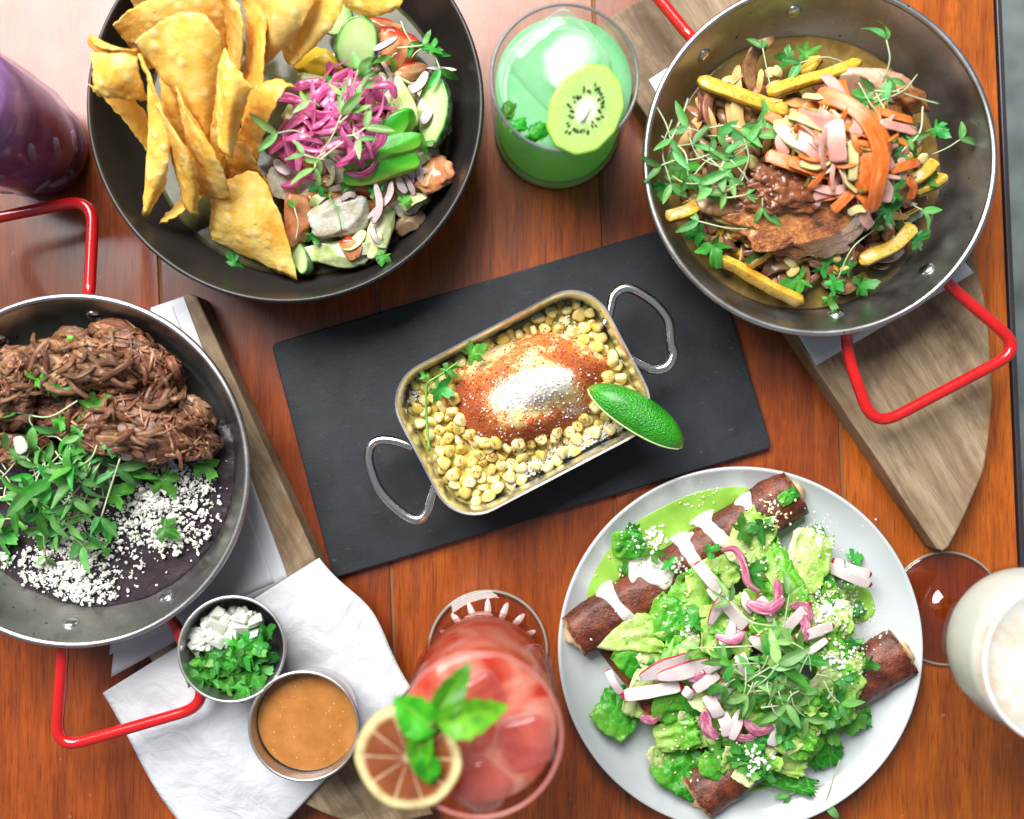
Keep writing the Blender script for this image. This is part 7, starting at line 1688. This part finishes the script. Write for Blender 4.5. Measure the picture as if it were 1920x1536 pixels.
for (x, y, z, sz, dg, lab) in ((1390, 995, .052, 50, 20, 'cilantro leaf between the cream streaks'), (1430, 985, .054, 56, -95, 'bright cilantro leaf under the sesame-covered end'), (1405, 1075, .056, 60, 40, 'dark cilantro leaf speckled with sesame'), (1600, 1048, .026, 40, 20, 'small cilantro leaf above the far radish stick'), (1575, 1072, .034, 52, -50, 'cilantro leaf lying on the far radish stick'), (1602, 1205, .052, 44, -100, 'cilantro leaf on the bare enchilada end'), (1628, 1245, .050, 36, -20, 'little cilantro leaf on the dark mole by the torn end'), (1575, 1310, .040, 70, 10, 'large cilantro leaf at the salad edge'), (1605, 1345, .034, 70, -30, 'dark cilantro leaf over bare plate'), (1225, 1035, .046, 34, -80, 'narrow cilantro leaf on the widest cream streak'), (1255, 1055, .048, 34, -60, 'thin cilantro leaf on the cream'), (1300, 1170, .058, 50, 90, 'cilantro leaf on the dark romaine piece'), (1340, 1410, .040, 56, 0, 'cilantro leaf above the torn-end enchilada'), (1420, 1425, .038, 60, -30, 'cilantro leaf trailing from the salad'), (1170, 1072, .020, 40, 10, 'cilantro leaf in the green sauce edge'), (1180, 1020, .024, 66, 80, 'dark cilantro leaf lying in the green sauce'), (1330, 1035, .052, 34, 30, 'pale cilantro leaf beside the onion loop'), (1348, 1225, .066, 40, 0, 'small cilantro leaf among the radish'), (1380, 1275, .066, 36, -60, 'little cilantro leaf on the radish heap'), (1555, 1360, .036, 60, -70, 'long cilantro leaf at the plate side'), (1610, 1150, .022, 36, 80, 'narrow cilantro leaf in the small sauce patch')):
    cilantro(x, y, z-.006, sz*1.1, dg, lab, None)
# sesame seeds
M_SES = food('sesame', (.74, .62, .38), (.84, .76, .54), 300, .4, 0, var=.08)
vs_, fs = ico(1); me_ses = meshdata('sesame_seed', [Vector((v.x*.00165*(1+.25*v.x), v.y*.00098*(1-.3*v.x), v.z*.00055)) for v in vs_], fs, M_SES)
SES = []
for (cx, cy, rx, ry, m_) in ((1445, 960, 42, 40, 40), (1440, 1060, 60, 50, 34), (1270, 1140, 60, 50, 22), (1180, 1180, 60, 30, 8), (1310, 1290, 80, 60, 20), (1280, 1400, 60, 70, 22), (1540, 1120, 50, 60, 26), (1560, 1220, 50, 40, 12), (1400, 1180, 80, 60, 20), (1300, 930, 50, 30, 8), (1140, 1070, 40, 30, 8), (1350, 1390, 60, 40, 10)):
    for _ in range(m_): SES.append((cx+RN.gauss(0, .5)*rx, cy+RN.gauss(0, .5)*ry))
dg_ = depsgraph()
spots = []
for px, py in SES:
    loc, nrm, ob = surf(px, py, dg_)
    if ob and ob.name.split('.')[0] in ('microgreen_sprig', 'leaf', 'stem'): continue
    spots.append((loc, nrm))
for loc, nrm in spots:
    e = nrm.to_track_quat('Z', 'Y').to_euler(); e.rotate_axis('Z', u(0, 6.28)); inst('sesame_seed', me_ses, loc+nrm*.0004, e, u(.85, 1.15), label='cream coloured sesame seed sprinkled on the enchilada salad', cat='sesame seed', group='sesame seeds on the salad')
pts = []
for (cx, cy, rx, ry, m_, r0_) in ((1575, 1140, 50, 46, 150, .0008), (1530, 1000, 34, 50, 90, .0007), (1225, 1008, 22, 22, 60, .0012), (1585, 1020, 60, 60, 30, .0006), (1590, 1235, 30, 30, 40, .0009), (1640, 1180, 40, 60, 30, .0006), (1310, 925, 60, 30, 26, .0006), (1180, 1000, 60, 30, 26, .0006), (1545, 1145, 20, 18, 40, .0015), (1545, 1010, 16, 16, 10, .0016), (1565, 1240, 20, 20, 20, .0014), (1270, 1060, 16, 16, 24, .0009), (1420, 1425, 22, 22, 40, .0013), (1290, 1185, 20, 14, 24, .0010)):
    for _ in range(m_):
        px, py = cx+RN.gauss(0, .5)*rx, cy+RN.gauss(0, .5)*ry; loc, nrm, ob = surf(px, py, dg_); pts.append((loc+nrm*.0004, r0_*u(.6, 1.5)))
crumbs('crumbled_cheese', pts, M_GRAIN, 'fine white cheese crumbs scattered on plate and salad', sub=1)
